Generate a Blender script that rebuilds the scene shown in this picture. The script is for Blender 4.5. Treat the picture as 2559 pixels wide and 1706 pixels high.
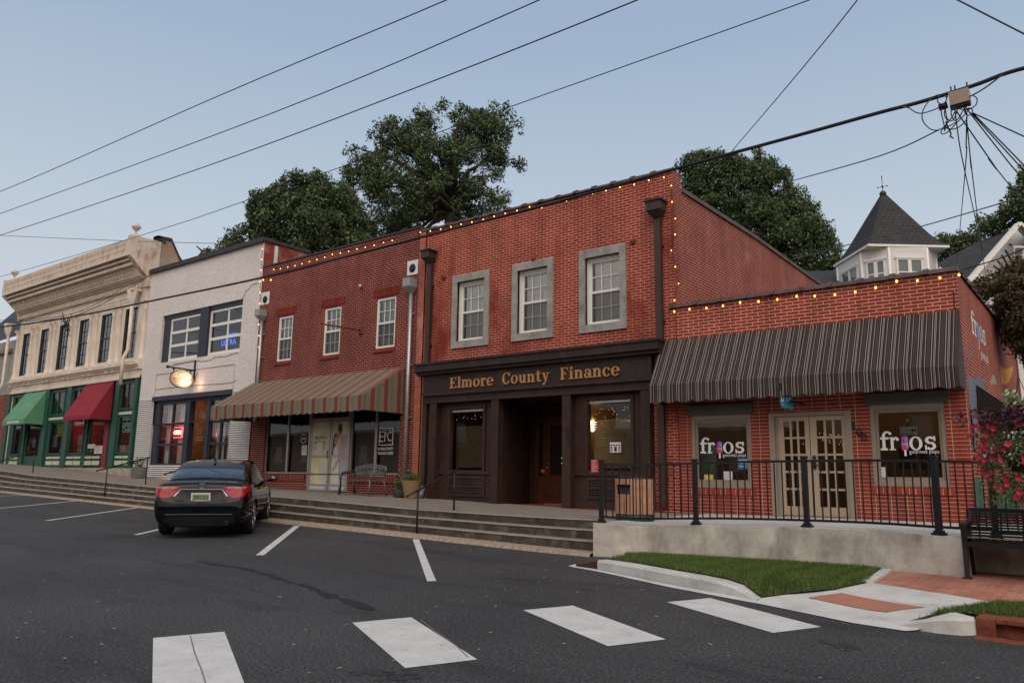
import bpy, bmesh, math, random
from mathutils import Vector, Matrix
from mathutils.bvhtree import BVHTree
from mathutils import noise as mnoise
R=math.radians; PI=math.pi
random.seed(7)
SC=bpy.context.scene
for o in list(bpy.data.objects): bpy.data.objects.remove(o)
COL=SC.collection
# ---------------------------------------------------------------- camera
HC=1.6
YAW,PITCH,ROLL=-0.6622,0.17317,0.01431
FPX=1957.0
Fv=Vector((math.sin(YAW)*math.cos(PITCH),math.cos(YAW)*math.cos(PITCH),math.sin(PITCH)))
R0=Vector((math.cos(YAW),-math.sin(YAW),0)); U0=R0.cross(Fv)
Rv=R0*math.cos(ROLL)+U0*math.sin(ROLL); Uv=-R0*math.sin(ROLL)+U0*math.cos(ROLL)
cam=bpy.data.cameras.new('camera'); co=bpy.data.objects.new('camera',cam); COL.objects.link(co)
cam.sensor_width=36; cam.lens=FPX/2559*36; cam.clip_start=.1; cam.clip_end=3000
m3=Matrix((Rv,Uv,-Fv)).transposed()
co.matrix_world=Matrix.Translation((0,0,HC))@m3.to_4x4()
SC.camera=co
# ---------------------------------------------------------------- sky, sun, exposure
w=bpy.data.worlds.new('World'); SC.world=w; w.use_nodes=True
nt=w.node_tree; nt.nodes.clear()
wo=nt.nodes.new('ShaderNodeOutputWorld'); bg=nt.nodes.new('ShaderNodeBackground'); sky=nt.nodes.new('ShaderNodeTexSky')
sky.sky_type='NISHITA'; sky.sun_disc=False
SUN_EL,SUN_AZ=R(3.0),R(140)     # azimuth clockwise from +Y
sky.sun_elevation=SUN_EL; sky.sun_rotation=SUN_AZ; sky.air_density=1.0; sky.dust_density=0.6; sky.ozone_density=1.5
tcw=nt.nodes.new('ShaderNodeTexCoord'); sxy=nt.nodes.new('ShaderNodeSeparateXYZ'); rmp=nt.nodes.new('ShaderNodeValToRGB')
nt.links.new(tcw.outputs['Generated'],sxy.inputs[0]); nt.links.new(sxy.outputs[2],rmp.inputs[0])   # dusk sky: lavender grey low, blue high
SK=[(0.0,(.66,.68,.74)),(.14,(.67,.71,.785)),(.30,(.58,.665,.765)),(.50,(.40,.52,.685)),(1.0,(.26,.36,.53))]
while len(rmp.color_ramp.elements)<len(SK): rmp.color_ramp.elements.new(.5)
for e_,(p_,c_) in zip(rmp.color_ramp.elements,SK): e_.position=p_; e_.color=(*c_,1)
gd=nt.nodes.new('ShaderNodeVectorMath'); gd.operation='DOT_PRODUCT'; nt.links.new(tcw.outputs['Generated'],gd.inputs[0]); gd.inputs[1].default_value=(math.sin(SUN_AZ)*.94,math.cos(SUN_AZ)*.94,.34)
gm=nt.nodes.new('ShaderNodeMapRange'); gm.interpolation_type='SMOOTHSTEP'; gm.inputs['From Min'].default_value=.0; gm.inputs['From Max'].default_value=1.0; nt.links.new(gd.outputs['Value'],gm.inputs['Value'])
glow=nt.nodes.new('ShaderNodeMix'); glow.data_type='RGBA'; glow.inputs[7].default_value=(1.22,1.06,.94,1)   # after-sunset glow on the side the sun went down, behind the camera
nt.links.new(gm.outputs[0],glow.inputs[0]); nt.links.new(rmp.outputs[0],glow.inputs[6])
sc_=nt.nodes.new('ShaderNodeVectorMath'); sc_.operation='SCALE'; sc_.inputs['Scale'].default_value=1/.12; nt.links.new(glow.outputs[2],sc_.inputs[0])
hs=nt.nodes.new('ShaderNodeMix'); hs.data_type='RGBA'; hs.blend_type='MIX'; hs.inputs[0].default_value=0.85
nt.links.new(sky.outputs[0],hs.inputs[6]); nt.links.new(sc_.outputs[0],hs.inputs[7]); nt.links.new(hs.outputs[2],bg.inputs[0]); bg.inputs[1].default_value=0.12
nt.links.new(bg.outputs[0],wo.inputs[0])
sun=bpy.data.lights.new('sun','SUN'); sun.energy=1.55; sun.angle=R(55); sun.color=(1,.90,.82)
so=bpy.data.objects.new('sun',sun); COL.objects.link(so)
el=R(50); d=Vector((math.sin(SUN_AZ)*math.cos(el),math.cos(SUN_AZ)*math.cos(el),math.sin(el)))
so.rotation_euler=d.to_track_quat('Z','Y').to_euler()
SC.view_settings.view_transform='Standard'; SC.view_settings.look='None'
SC.view_settings.exposure=0.0; SC.view_settings.gamma=1
SC.cycles.max_bounces=8; SC.cycles.transparent_max_bounces=16
# ---------------------------------------------------------------- picture -> world helpers
def ray(p): return Rv*((p[0]-1279.5)/FPX)-Uv*((p[1]-853)/FPX)+Fv
def onY(p,Y=16.0): d=ray(p)*1.0; d=d*(Y/d.y); return Vector((d.x,d.y,d.z+HC))
def onX(p,X): d=ray(p)*1.0; d=d*(X/d.x); return Vector((d.x,d.y,d.z+HC))
def onZ(p,Z): d=ray(p)*1.0; d=d*((Z-HC)/d.z); return Vector((d.x,d.y,Z))
def dep(p,D): d=ray(p)*D; return Vector((d.x,d.y,d.z+HC))
ZR={1:(0,500,.28912),2:(0,900,.28912),3:(560,600,.22959),4:(560,900,.22959),5:(1040,400,.28912),6:(1020,850,.28058),
 7:(1600,650,.28912),8:(1600,980,.28912),9:(2160,640,.22957),10:(2160,950,.25512),11:(1960,400,.25511),12:(2200,150,.17218),
 13:(370,1130,.14031),14:(1380,1340,.50128),15:(2000,1280,.41592),16:(500,230,.36565),17:(1600,400,.20408),18:(2380,660,.19124),
 23:(380,980,.22329),19:(1680,1000,.19133),20:(0,940,.35714),0:(0,0,1.08801),21:(2360,940,.3443),22:(2400,880,.49074)}
def q(n,x,y): a=ZR[n]; return (a[0]+a[2]*x,a[1]+a[2]*y)
def W(n,x,y,Y=16.0): return onY(q(n,x,y),Y)
def rect(n,tl,tr,bl,br,Y=16.0):
    a,b,c,d=[W(n,*p,Y) for p in (tl,tr,bl,br)]
    return (a.x+c.x)/2,(b.x+d.x)/2,(c.z+d.z)/2,(a.z+b.z)/2
def zroad(X,Y): return -.0316*0+.0316*max(min(Y,11.4),-40)-.0208*max(min(X+8,0),-60)-.008*min(max(X+8,0),30)
def onRoad(p,g=zroad):
    d=ray(p); lo=None
    a=2.0
    for i in range(6000):
        t=a*1.0009**i
        if t*d.z+HC-g(t*d.x,t*d.y)<0: break
    lo,hi=t/1.0009,t
    for _ in range(20):
        m=(lo+hi)/2
        if m*d.z+HC-g(m*d.x,m*d.y)<0: hi=m
        else: lo=m
    return Vector((hi*d.x,hi*d.y,hi*d.z+HC))
FLX=[(-60,.75),(-44,.36),(-36,.10),(-31.9,-.12),(-28,-.23),(-22.7,-.40),(-16.4,-.53),(-12,-.66),(-9,-.69),(-2,-.67),(20,-.62)]
def fl(X,Y=0):
    for (a,za),(b,zb) in zip(FLX,FLX[1:]):
        if X<=b: return HC+za+(zb-za)*max(0,(X-a))/(b-a)
    return HC+FLX[-1][1]
# ---------------------------------------------------------------- materials
MATS={}
def nd(nt,t,**k):
    n=nt.nodes.new(t)
    for a,b in k.items(): setattr(n,a,b)
    return n
def newmat(name):
    m=bpy.data.materials.new(name); m.use_nodes=True; nt=m.node_tree
    b=nt.nodes['Principled BSDF']; return m,nt,b
def uvn(nt,scale=(1,1,1)):
    tc=nd(nt,'ShaderNodeTexCoord'); mp=nd(nt,'ShaderNodeMapping'); mp.inputs['Scale'].default_value=scale
    nt.links.new(tc.outputs['UV'],mp.inputs[0]); return mp.outputs[0]
def obn(nt,scale=(1,1,1)):
    tc=nd(nt,'ShaderNodeTexCoord'); mp=nd(nt,'ShaderNodeMapping'); mp.inputs['Scale'].default_value=scale
    nt.links.new(tc.outputs['Object'],mp.inputs[0]); return mp.outputs[0]
def noise(nt,v,scale,detail=6,rough=.6):
    n=nd(nt,'ShaderNodeTexNoise'); n.inputs['Scale'].default_value=scale; n.inputs['Detail'].default_value=detail; n.inputs['Roughness'].default_value=rough
    nt.links.new(v,n.inputs['Vector']); return n.outputs[0]
def ramp(nt,f,stops):
    r=nd(nt,'ShaderNodeValToRGB'); e=r.color_ramp.elements
    while len(e)<len(stops): e.new(.5)
    for i,(p,c) in enumerate(stops): e[i].position=p; e[i].color=(*c,1) if len(c)==3 else c
    nt.links.new(f,r.inputs[0]); return r.outputs[0]
def mixc(nt,f,a,b,mode='MIX'):
    m=nd(nt,'ShaderNodeMix',data_type='RGBA',blend_type=mode)
    for k,v in ((0,f),(6,a),(7,b)):
        if isinstance(v,(int,float)): m.inputs[k].default_value=v
        elif isinstance(v,tuple): m.inputs[k].default_value=(*v,1)
        else: nt.links.new(v,m.inputs[k])
    return m.outputs[2]
def bumpn(nt,b,h,strength=.3,dist=.01):
    bm=nd(nt,'ShaderNodeBump'); bm.inputs['Strength'].default_value=strength; bm.inputs['Distance'].default_value=dist
    nt.links.new(h,bm.inputs['Height']); nt.links.new(bm.outputs[0],b.inputs['Normal'])
def mk(name,c,rough=.7,metal=0,var=.12,vs=1.5,bump=0,bs=60,dirt=None,dirtamt=.3,ds=.7,stretch=1,spec=.4,coat=0):
    """paint / metal / plaster with uneven tone, optional dirt patches and relief"""
    if name in MATS: return MATS[name]
    m,nt,b=newmat(name); v=uvn(nt)
    lo=tuple(x*(1-var) for x in c); hi=tuple(min(1,x*(1+var)) for x in c)
    col=ramp(nt,noise(nt,v,vs,8,.65),[(.3,lo),(.7,hi)])
    if dirt:
        v2=uvn(nt,(1,1/stretch,1)); f=noise(nt,v2,ds,8,.7)
        fr=ramp(nt,f,[(.5,(0,0,0)),(.72,(dirtamt,)*3)])
        col=mixc(nt,fr,col,dirt)
    nt.links.new(col,b.inputs['Base Color']); b.inputs['Roughness'].default_value=rough; b.inputs['Metallic'].default_value=metal
    b.inputs['Specular IOR Level'].default_value=spec
    if coat: b.inputs['Coat Weight'].default_value=coat; b.inputs['Coat Roughness'].default_value=.03
    if bump: bumpn(nt,b,noise(nt,v,bs,5,.6),bump,.01)
    MATS[name]=m; return m
def brick(name,c1,c2,mort,off=.5,*,bw=.2,bh=.0677,ms=.006,stain=None,samt=.6,smooth=.1,wash=None,bump=.4,ss=.5,bias=0):
    m,nt,b=newmat(name); v=uvn(nt)
    t=nd(nt,'ShaderNodeTexBrick'); nt.links.new(v,t.inputs['Vector'])
    t.offset=off; t.inputs['Scale'].default_value=1; t.inputs['Brick Width'].default_value=bw; t.inputs['Row Height'].default_value=bh
    t.inputs['Mortar Size'].default_value=ms; t.inputs['Mortar Smooth'].default_value=smooth; t.inputs['Bias'].default_value=bias
    t.inputs['Color1'].default_value=(*c1,1); t.inputs['Color2'].default_value=(*c2,1); t.inputs['Mortar'].default_value=(*mort,1)
    col=t.outputs[0]
    n1=noise(nt,v,1.3,8,.7); col=mixc(nt,1.0,col,ramp(nt,n1,[(.3,(.72,.72,.72)),(.7,(1.15,1.12,1.1))]),'MULTIPLY')
    n3=noise(nt,v,25,4,.7); col=mixc(nt,1.0,col,ramp(nt,n3,[(.3,(.8,.8,.8)),(.7,(1.12,1.12,1.12))]),'MULTIPLY')
    vst=uvn(nt,(1,.12,1)); col=mixc(nt,1.0,col,ramp(nt,noise(nt,vst,2.2,6,.7),[(.40,(1,1,1)),(.75,(.62,.6,.6))]),'MULTIPLY')
    if stain:
        v2=uvn(nt,(1,.55,1)); f=ramp(nt,noise(nt,v2,ss,7,.62),[(.53,(0,0,0)),(.63,(samt,)*3)])
        col=mixc(nt,f,col,stain)
    if wash:
        v3=uvn(nt,(1,1,1)); f=ramp(nt,noise(nt,v3,.8,7,.7),[(.62,(0,0,0)),(.75,(.5,.5,.5))])
        col=mixc(nt,f,col,wash)
    nt.links.new(col,b.inputs['Base Color']); b.inputs['Roughness'].default_value=.85; b.inputs['Specular IOR Level'].default_value=.25
    if bump:
        inv=nd(nt,'ShaderNodeMath',operation='SUBTRACT'); inv.inputs[0].default_value=1; nt.links.new(t.outputs['Fac'],inv.inputs[1])
        bumpn(nt,b,inv.outputs[0],bump,.008)
    MATS[name]=m; return m
def glassm(name,tint=(.9,.95,.95),ior=1.5,rough=.01,dark=0,boost=1):
    m,nt,b=newmat(name); nt.nodes.remove(b)
    out=nt.nodes['Material Output']
    tr=nd(nt,'ShaderNodeBsdfTransparent'); tr.inputs[0].default_value=(*tint,1)
    gl=nd(nt,'ShaderNodeBsdfGlossy'); gl.inputs['Roughness'].default_value=rough; gl.inputs[0].default_value=(1,1,1,1)
    fr=nd(nt,'ShaderNodeFresnel'); fr.inputs[0].default_value=ior
    mul=nd(nt,'ShaderNodeMath',operation='MULTIPLY'); mul.inputs[1].default_value=boost; nt.links.new(fr.outputs[0],mul.inputs[0])
    v=uvn(nt); bmp=nd(nt,'ShaderNodeBump'); bmp.inputs['Strength'].default_value=.06; bmp.inputs['Distance'].default_value=.02
    nt.links.new(noise(nt,v,1.2,2,.5),bmp.inputs['Height']); nt.links.new(bmp.outputs[0],gl.inputs['Normal'])
    mx=nd(nt,'ShaderNodeMixShader'); nt.links.new(mul.outputs[0],mx.inputs[0]); nt.links.new(tr.outputs[0],mx.inputs[1]); nt.links.new(gl.outputs[0],mx.inputs[2])
    nt.links.new(mx.outputs[0],out.inputs[0]); MATS[name]=m; return m
def emit(name,c,s):
    if name in MATS: return MATS[name]
    m,nt,b=newmat(name); b.inputs['Base Color'].default_value=(*c,1); b.inputs['Emission Color'].default_value=(*c,1); b.inputs['Emission Strength'].default_value=s
    MATS[name]=m; return m
# ---------------------------------------------------------------- mesh builder
class MB:
    def __init__(s): s.v=[]; s.f=[]; s.mi=[]; s.sm=[]; s.uv={}
    def face(s,pts,mi=0,sm=False,uv=None):
        i=len(s.v); s.v+= [Vector(p) for p in pts]; s.f.append(list(range(i,i+len(pts)))); s.mi.append(mi); s.sm.append(sm)
        if uv: s.uv[len(s.f)-1]=uv
        return s
    def box(s,x0,x1,y0,y1,z0,z1,mi=0):
        if x0>x1:x0,x1=x1,x0
        if y0>y1:y0,y1=y1,y0
        if z0>z1:z0,z1=z1,z0
        i=len(s.v); s.v+=[Vector(p) for p in ((x0,y0,z0),(x1,y0,z0),(x1,y1,z0),(x0,y1,z0),(x0,y0,z1),(x1,y0,z1),(x1,y1,z1),(x0,y1,z1))]
        for f in ((0,3,2,1),(4,5,6,7),(0,1,5,4),(1,2,6,5),(2,3,7,6),(3,0,4,7)): s.f.append([i+k for k in f]); s.mi.append(mi); s.sm.append(False)
        return s
    def hexa(s,p,mi=0):      # 8 corner points, same order as box
        i=len(s.v); s.v+=[Vector(a) for a in p]
        for f in ((0,3,2,1),(4,5,6,7),(0,1,5,4),(1,2,6,5),(2,3,7,6),(3,0,4,7)): s.f.append([i+k for k in f]); s.mi.append(mi); s.sm.append(False)
        return s
    def obox(s,a,b,w,h,mi=0,up=(0,0,1)):   # bar from a to b, w wide (horizontal), h tall
        a=Vector(a);b=Vector(b);d=(b-a).normalized();up=Vector(up)
        sd=d.cross(up)
        if sd.length<1e-4: sd=d.cross(Vector((0,1,0)))
        sd=sd.normalized(); u=sd.cross(d).normalized(); sd=sd*w/2;u=u*h/2
        return s.hexa((a-sd-u,a+sd-u,b+sd-u,b-sd-u,a-sd+u,a+sd+u,b+sd+u,b-sd+u),mi)
    def tube(s,pts,r,n=8,mi=0,cap=True,sm=True):
        pts=[Vector(p) for p in pts]; rs=r if isinstance(r,(list,tuple)) else [r]*len(pts)
        i0=len(s.v); prev=None
        for k,p in enumerate(pts):
            d=(pts[min(k+1,len(pts)-1)]-pts[max(k-1,0)]).normalized()
            ref=prev if prev is not None else (Vector((0,0,1)) if abs(d.z)<.9 else Vector((1,0,0)))
            a=(ref-d*ref.dot(d)).normalized(); prev=a; b=d.cross(a)
            for j in range(n):
                t=2*PI*j/n; s.v.append(p+(a*math.cos(t)+b*math.sin(t))*rs[k])
        for k in range(len(pts)-1):
            for j in range(n):
                s.f.append([i0+k*n+j,i0+k*n+(j+1)%n,i0+(k+1)*n+(j+1)%n,i0+(k+1)*n+j]); s.mi.append(mi); s.sm.append(sm)
        if cap:
            s.f.append([i0+j for j in range(n)][::-1]); s.mi.append(mi); s.sm.append(False)
            s.f.append([i0+(len(pts)-1)*n+j for j in range(n)]); s.mi.append(mi); s.sm.append(False)
        return s
    def lathe(s,c,prof,n=16,mi=0,axis='z',sm=True):
        c=Vector(c); i0=len(s.v)
        for r,h in prof:
            for j in range(n):
                t=2*PI*j/n; a,b=r*math.cos(t),r*math.sin(t)
                s.v.append(c+(Vector((a,b,h)) if axis=='z' else Vector((h,a,b)) if axis=='x' else Vector((a,h,b))))
        for k in range(len(prof)-1):
            for j in range(n):
                s.f.append([i0+k*n+j,i0+k*n+(j+1)%n,i0+(k+1)*n+(j+1)%n,i0+(k+1)*n+j]); s.mi.append(mi); s.sm.append(sm)
        return s
    def ball(s,c,r,n=10,mi=0,sc=(1,1,1)):
        pr=[(max(1e-4,math.sin(PI*k/n))*r*sc[0],-math.cos(PI*k/n)*r*sc[2]) for k in range(n+1)]
        return s.lathe(c,pr,n+2,mi)
    def prof(s,poly,x0,x1,mi=0,sm=False):  # polygon in (y,z) extruded along x
        n=len(poly); i=len(s.v)
        s.v+=[Vector((x0,y,z)) for y,z in poly]+[Vector((x1,y,z)) for y,z in poly]
        for k in range(n): s.f.append([i+k,i+(k+1)%n,i+n+(k+1)%n,i+n+k]); s.mi.append(mi); s.sm.append(sm)
        s.f.append([i+k for k in range(n)][::-1]); s.mi.append(mi); s.sm.append(False)
        s.f.append([i+n+k for k in range(n)]); s.mi.append(mi); s.sm.append(False)
        return s
    def pris(s,poly,y0,y1,mi=0):  # polygon in (x,z) extruded along y
        n=len(poly); i=len(s.v)
        s.v+=[Vector((x,y0,z)) for x,z in poly]+[Vector((x,y1,z)) for x,z in poly]
        for k in range(n): s.f.append([i+k,i+(k+1)%n,i+n+(k+1)%n,i+n+k]); s.mi.append(mi); s.sm.append(False)
        s.f.append([i+k for k in range(n)][::-1]); s.mi.append(mi); s.sm.append(False)
        s.f.append([i+n+k for k in range(n)]); s.mi.append(mi); s.sm.append(False)
        return s
    def slab(s,poly,h,mi=0):   # list of 3d points (top), dropped by h
        n=len(poly); i=len(s.v)
        s.v+=[Vector(p) for p in poly]+[Vector(p)-Vector((0,0,h)) for p in poly]
        s.f.append(list(range(i,i+n))); s.mi.append(mi); s.sm.append(False)
        for k in range(n): s.f.append([i+k,i+n+k,i+n+(k+1)%n,i+(k+1)%n]); s.mi.append(mi); s.sm.append(False)
        return s
    def wall(s,x0,x1,z0,z1,Y,holes,dep=.22,mi=0,mr=None):
        xs=sorted({x0,x1,*[min(max(h[0],x0),x1) for h in holes],*[min(max(h[1],x0),x1) for h in holes]})
        zs=sorted({z0,z1,*[min(max(h[2],z0),z1) for h in holes],*[min(max(h[3],z0),z1) for h in holes]})
        for a,b in zip(xs,xs[1:]):
            for c,d in zip(zs,zs[1:]):
                mx,mz=(a+b)/2,(c+d)/2
                if any(h[0]<mx<h[1] and h[2]<mz<h[3] for h in holes): continue
                s.face([(a,Y,c),(b,Y,c),(b,Y,d),(a,Y,d)],mi)
        mr=mi if mr is None else mr
        for a,b,c,d in [h[:4] for h in holes]:
            s.face([(a,Y,c),(a,Y,d),(a,Y+dep,d),(a,Y+dep,c)],mr); s.face([(b,Y,d),(b,Y,c),(b,Y+dep,c),(b,Y+dep,d)],mr)
            s.face([(a,Y,d),(b,Y,d),(b,Y+dep,d),(a,Y+dep,d)],mr); s.face([(a,Y,c),(a,Y+dep,c),(b,Y+dep,c),(b,Y,c)],mr)
        return s
    def frame(s,x0,x1,z0,z1,y0,y1,t,mi=0,tb=None,tt=None):
        tb=t if tb is None else tb; tt=t if tt is None else tt
        s.box(x0,x0+t,y0,y1,z0,z1,mi); s.box(x1-t,x1,y0,y1,z0,z1,mi)
        s.box(x0+t,x1-t,y0+.001,y1,z1-tt,z1,mi); s.box(x0+t,x1-t,y0+.001,y1,z0,z0+tb,mi); return s
    def build(s,name,mats,parent=None,label=None,bevel=0,loc=None):
        me=bpy.data.meshes.new(name); off=Vector((0,0,0))
        if parent is not None:
            p=parent
            while p is not None: off+=Vector(p.location); p=p.parent
        elif loc is not None: off=Vector(loc)
        me.from_pydata([v-off for v in s.v],[],s.f)
        if not isinstance(mats,(list,tuple)): mats=[mats]
        for m in mats: me.materials.append(m)
        uvl=me.uv_layers.new(name='UVMap')
        for pi,pl in enumerate(me.polygons):
            pl.material_index=s.mi[pi]; pl.use_smooth=s.sm[pi]
            n=pl.normal; cu=s.uv.get(pi)
            for k,li in enumerate(pl.loop_indices):
                if cu: uvl.data[li].uv=cu[k]; continue
                v=s.v[s.f[pi][k]]
                if abs(n.z)>.75: uvl.data[li].uv=(v.x,v.y)
                elif abs(n.y)>=abs(n.x): uvl.data[li].uv=(v.x,v.z)
                else: uvl.data[li].uv=(v.y,v.z)
        me.validate(); me.update()
        o=bpy.data.objects.new(name,me); COL.objects.link(o)
        if parent is not None: o.parent=parent
        elif loc is not None: o.location=loc
        if label: o['label']=label
        if bevel:
            bv=o.modifiers.new('bevel','BEVEL'); bv.width=bevel; bv.segments=2; bv.limit_method='ANGLE'; bv.harden_normals=False
        return o
def tag(o,label,cat,group=None,kind=None):
    o['label']=label; o['category']=cat
    if group: o['group']=group
    if kind: o['kind']=kind
    return o
def thing(name,loc,label,cat,group=None,rz=0):
    o=bpy.data.objects.new(name,None); COL.objects.link(o); o.location=loc; o.rotation_euler=(0,0,rz); o.empty_display_size=.1
    return tag(o,label,cat,group)
def struct(o): o['kind']='structure'; return o
def copytree(o,parent=None):
    c=o.copy(); COL.objects.link(c); c.parent=parent
    for ch in list(o.children): copytree(ch,c)
    return c
def dropwork(*obs):
    for o in obs: bpy.data.objects.remove(o)
# text from the built-in font, as mesh triangles facing -Y: returns verts, faces in (x,z)
def textmesh(body,size=1,ext=0.0,spacing=1.0,bold=0):
    cu=bpy.data.curves.new('t','FONT'); cu.body=body; cu.size=size; cu.space_character=spacing; cu.offset=bold; cu.resolution_u=3
    o=bpy.data.objects.new('t',cu); COL.objects.link(o)
    dg=bpy.context.evaluated_depsgraph_get(); me=bpy.data.meshes.new_from_object(o.evaluated_get(dg))
    vs=[v.co.copy() for v in me.vertices]; fs=[list(p.vertices) for p in me.polygons]
    bpy.data.objects.remove(o); bpy.data.meshes.remove(me); return vs,fs
def text_to(mb,body,x0,x1,z0,z1,Y,mi=0,face='-y',fitw=True,spacing=1.0,bold=0,slant=0):
    vs,fs=textmesh(body,1,spacing=spacing,bold=bold)
    ax,bx=min(v.x for v in vs),max(v.x for v in vs); az,bz=min(v.y for v in vs),max(v.y for v in vs)
    i=len(mb.v); sx=(x1-x0)/(bx-ax); sz=(z1-z0)/(bz-az)
    if not fitw: sx=sz
    for v in vs:
        X=x0+(v.x-ax)*sx+slant*(v.y-az)*sz; Z=z0+(v.y-az)*sz
        mb.v.append(Vector((X,Y,Z)) if face=='-y' else Vector((Y,X,Z)))
    for f in fs: mb.f.append([i+k for k in f]); mb.mi.append(mi); mb.sm.append(False)
    return mb
# slab-serif lettering drawn from strokes; x-height 1
def arc(cx,cy,rx,ry,a0,a1,tk,tn,n=20):
    o=[];i_=[]
    for k in range(n+1):
        t=R(a0+(a1-a0)*k/n); w=tn+(tk-tn)*abs(math.cos(t))**1.3
        c,s=math.cos(t),math.sin(t)
        o.append((cx+rx*c,cy+ry*s)); i_.append((cx+(rx-w)*c,cy+(ry-w)*s))
    return [('q',o[k],o[k+1],i_[k+1],i_[k]) for k in range(n)]
def rc(a,b,c,d): return [('q',(a,b),(c,b),(c,d),(a,d))]
GL={
'E':(1.12,rc(.12,0,.38,1.4)+rc(0,1.3,.95,1.4)+rc(.3,.66,.7,.76)+rc(0,0,1.0,.1)+rc(.86,1.08,.95,1.32)+rc(.91,.08,1.0,.36)+rc(.61,.52,.7,.9)),
'F':(1.05,rc(.12,0,.38,1.4)+rc(0,1.3,.95,1.4)+rc(.3,.66,.7,.76)+rc(0,0,.55,.1)+rc(.86,1.05,.95,1.32)+rc(.61,.52,.7,.9)),
'C':(1.2,arc(.6,.7,.6,.74,38,322,.28,.1,26)+rc(1.0,.95,1.09,1.42)),
'l':(.58,rc(.14,0,.38,1.45)+rc(0,0,.52,.09)+rc(0,1.36,.2,1.45)),
'i':(.58,rc(.14,0,.38,1)+rc(0,0,.52,.09)+rc(0,.91,.2,1)+arc(.26,1.28,.15,.15,0,360,.15,.15,12)),
'n':(1.12,rc(.12,0,.36,1)+rc(0,0,.48,.09)+rc(0,.91,.2,1)+arc(.56,.62,.36,.4,0,150,.24,.14)+rc(.68,0,.92,.64)+rc(.56,0,1.04,.09)),
'm':(1.72,rc(.12,0,.36,1)+rc(0,0,.48,.09)+rc(0,.91,.2,1)+arc(.56,.62,.36,.4,0,150,.24,.14)+rc(.68,0,.92,.64)+rc(.56,0,1.04,.09)+arc(1.14,.62,.36,.4,0,150,.24,.14)+rc(1.26,0,1.5,.64)+rc(1.14,0,1.62,.09)),
'u':(1.12,rc(.12,.35,.36,1)+rc(0,.91,.3,1)+arc(.48,.38,.36,.4,180,330,.24,.14)+rc(.68,0,.92,1)+rc(.54,.91,.8,1)+rc(.8,0,1.04,.09)),
'r':(.84,rc(.12,0,.36,1)+rc(0,0,.52,.09)+rc(0,.91,.2,1)+arc(.56,.62,.34,.4,60,150,.2,.14)+arc(.68,.84,.13,.13,0,360,.13,.13,10)),
'o':(1.06,arc(.5,.5,.5,.53,0,360,.25,.09,28)),
'e':(1.0,arc(.48,.5,.48,.53,0,318,.25,.09,26)+rc(.2,.47,.86,.56)),
'c':(.94,arc(.48,.5,.48,.53,48,318,.25,.09,24)+arc(.74,.76,.12,.12,0,360,.12,.12,10)),
'a':(.98,arc(.38,.3,.36,.32,0,360,.22,.09,22)+rc(.6,0,.84,.72)+arc(.46,.7,.38,.33,0,150,.24,.1)+rc(.8,0,.98,.09)+arc(.22,.78,.12,.12,0,360,.12,.12,10)),
't':(.76,rc(.2,.12,.44,1.3)+rc(0,.91,.68,1)+arc(.5,.22,.3,.24,180,330,.2,.1)),
'y':(1.08,[('q',(.1,1),(.36,1),(.66,.05),(.5,-.02)),('q',(.82,1),(.92,1),(.48,-.3),(.36,-.26))]+rc(0,.92,.48,1)+rc(.66,.92,1.08,1)+arc(.28,-.32,.16,.14,0,360,.14,.14,10)),
'f':(.72,rc(.16,0,.42,1.08)+arc(.6,1.06,.44,.42,35,180,.26,.14)+rc(0,.84,.7,1.0)+rc(0,0,.6,.15)+rc(.78,1.2,.96,1.36)),
's':(.86,arc(.4,.73,.38,.29,35,270,.24,.15,16)+arc(.42,.29,.4,.31,-145,90,.24,.15,16)+rc(.66,.66,.8,1.02)+rc(0,0,.13,.36)),
}
GL['r2']=GL['r']
def serif_to(mb,body,x0,x1,zb,xh,Y,dep=.03,mi=0,gap=.08,face='-y',space=.55):
    tot=0
    for ch in body: tot+=(space if ch==' ' else GL[ch][0]+gap)
    sx=(x1-x0)/tot; cx=x0; k=0
    for ch in body:
        if ch==' ': cx+=space*sx; continue
        adv,pr=GL[ch]
        for _,a,b,c,d in pr:
            k+=1; y=Y-dep-.0003*(k%9)
            P=[(cx+p[0]*sx,zb+p[1]*xh) for p in (a,b,c,d)]
            if face=='-y':
                F=[Vector((p[0],y,p[1])) for p in P]; B=[Vector((p[0],Y+.002,p[1])) for p in P]
            else:
                yy=Y+dep+.0003*(k%9)
                F=[Vector((yy,p[0],p[1])) for p in P]; B=[Vector((Y-.002,p[0],p[1])) for p in P]
            mb.face(F,mi)
            if dep>.004:
                for j in range(4): mb.face([F[j],B[j],B[(j+1)%4],F[(j+1)%4]],mi)
        cx+=(adv+gap)*sx
    return mb
# ================================================================ materials
def asphalt():
    m,nt,b=newmat('asphalt'); v=uvn(nt)
    base=ramp(nt,noise(nt,v,.35,8,.65),[(.3,(.026,.0255,.026)),(.7,(.050,.049,.049))])
    sp=ramp(nt,noise(nt,v,34,5,.75),[(.36,(.2,.2,.2)),(.58,(1.5,1.5,1.5)),(.68,(4.2,4.1,4.0))])
    c=mixc(nt,1.0,base,sp,'MULTIPLY')
    v2=uvn(nt,(.35,1.4,1)); dk=ramp(nt,noise(nt,v2,.8,7,.75),[(.52,(1,1,1)),(.66,(.55,.55,.56))])
    c=mixc(nt,1.0,c,dk,'MULTIPLY')
    lt=ramp(nt,noise(nt,v,4.2,3,.5),[(.72,(0,0,0)),(.76,(.12,.12,.11))]); c=mixc(nt,1.0,c,lt,'ADD')
    nt.links.new(c,b.inputs['Base Color'])
    b.inputs['Roughness'].default_value=.78; b.inputs['Specular IOR Level'].default_value=.35
    bumpn(nt,b,noise(nt,v,70,3,.6),.5,.006); return m
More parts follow.
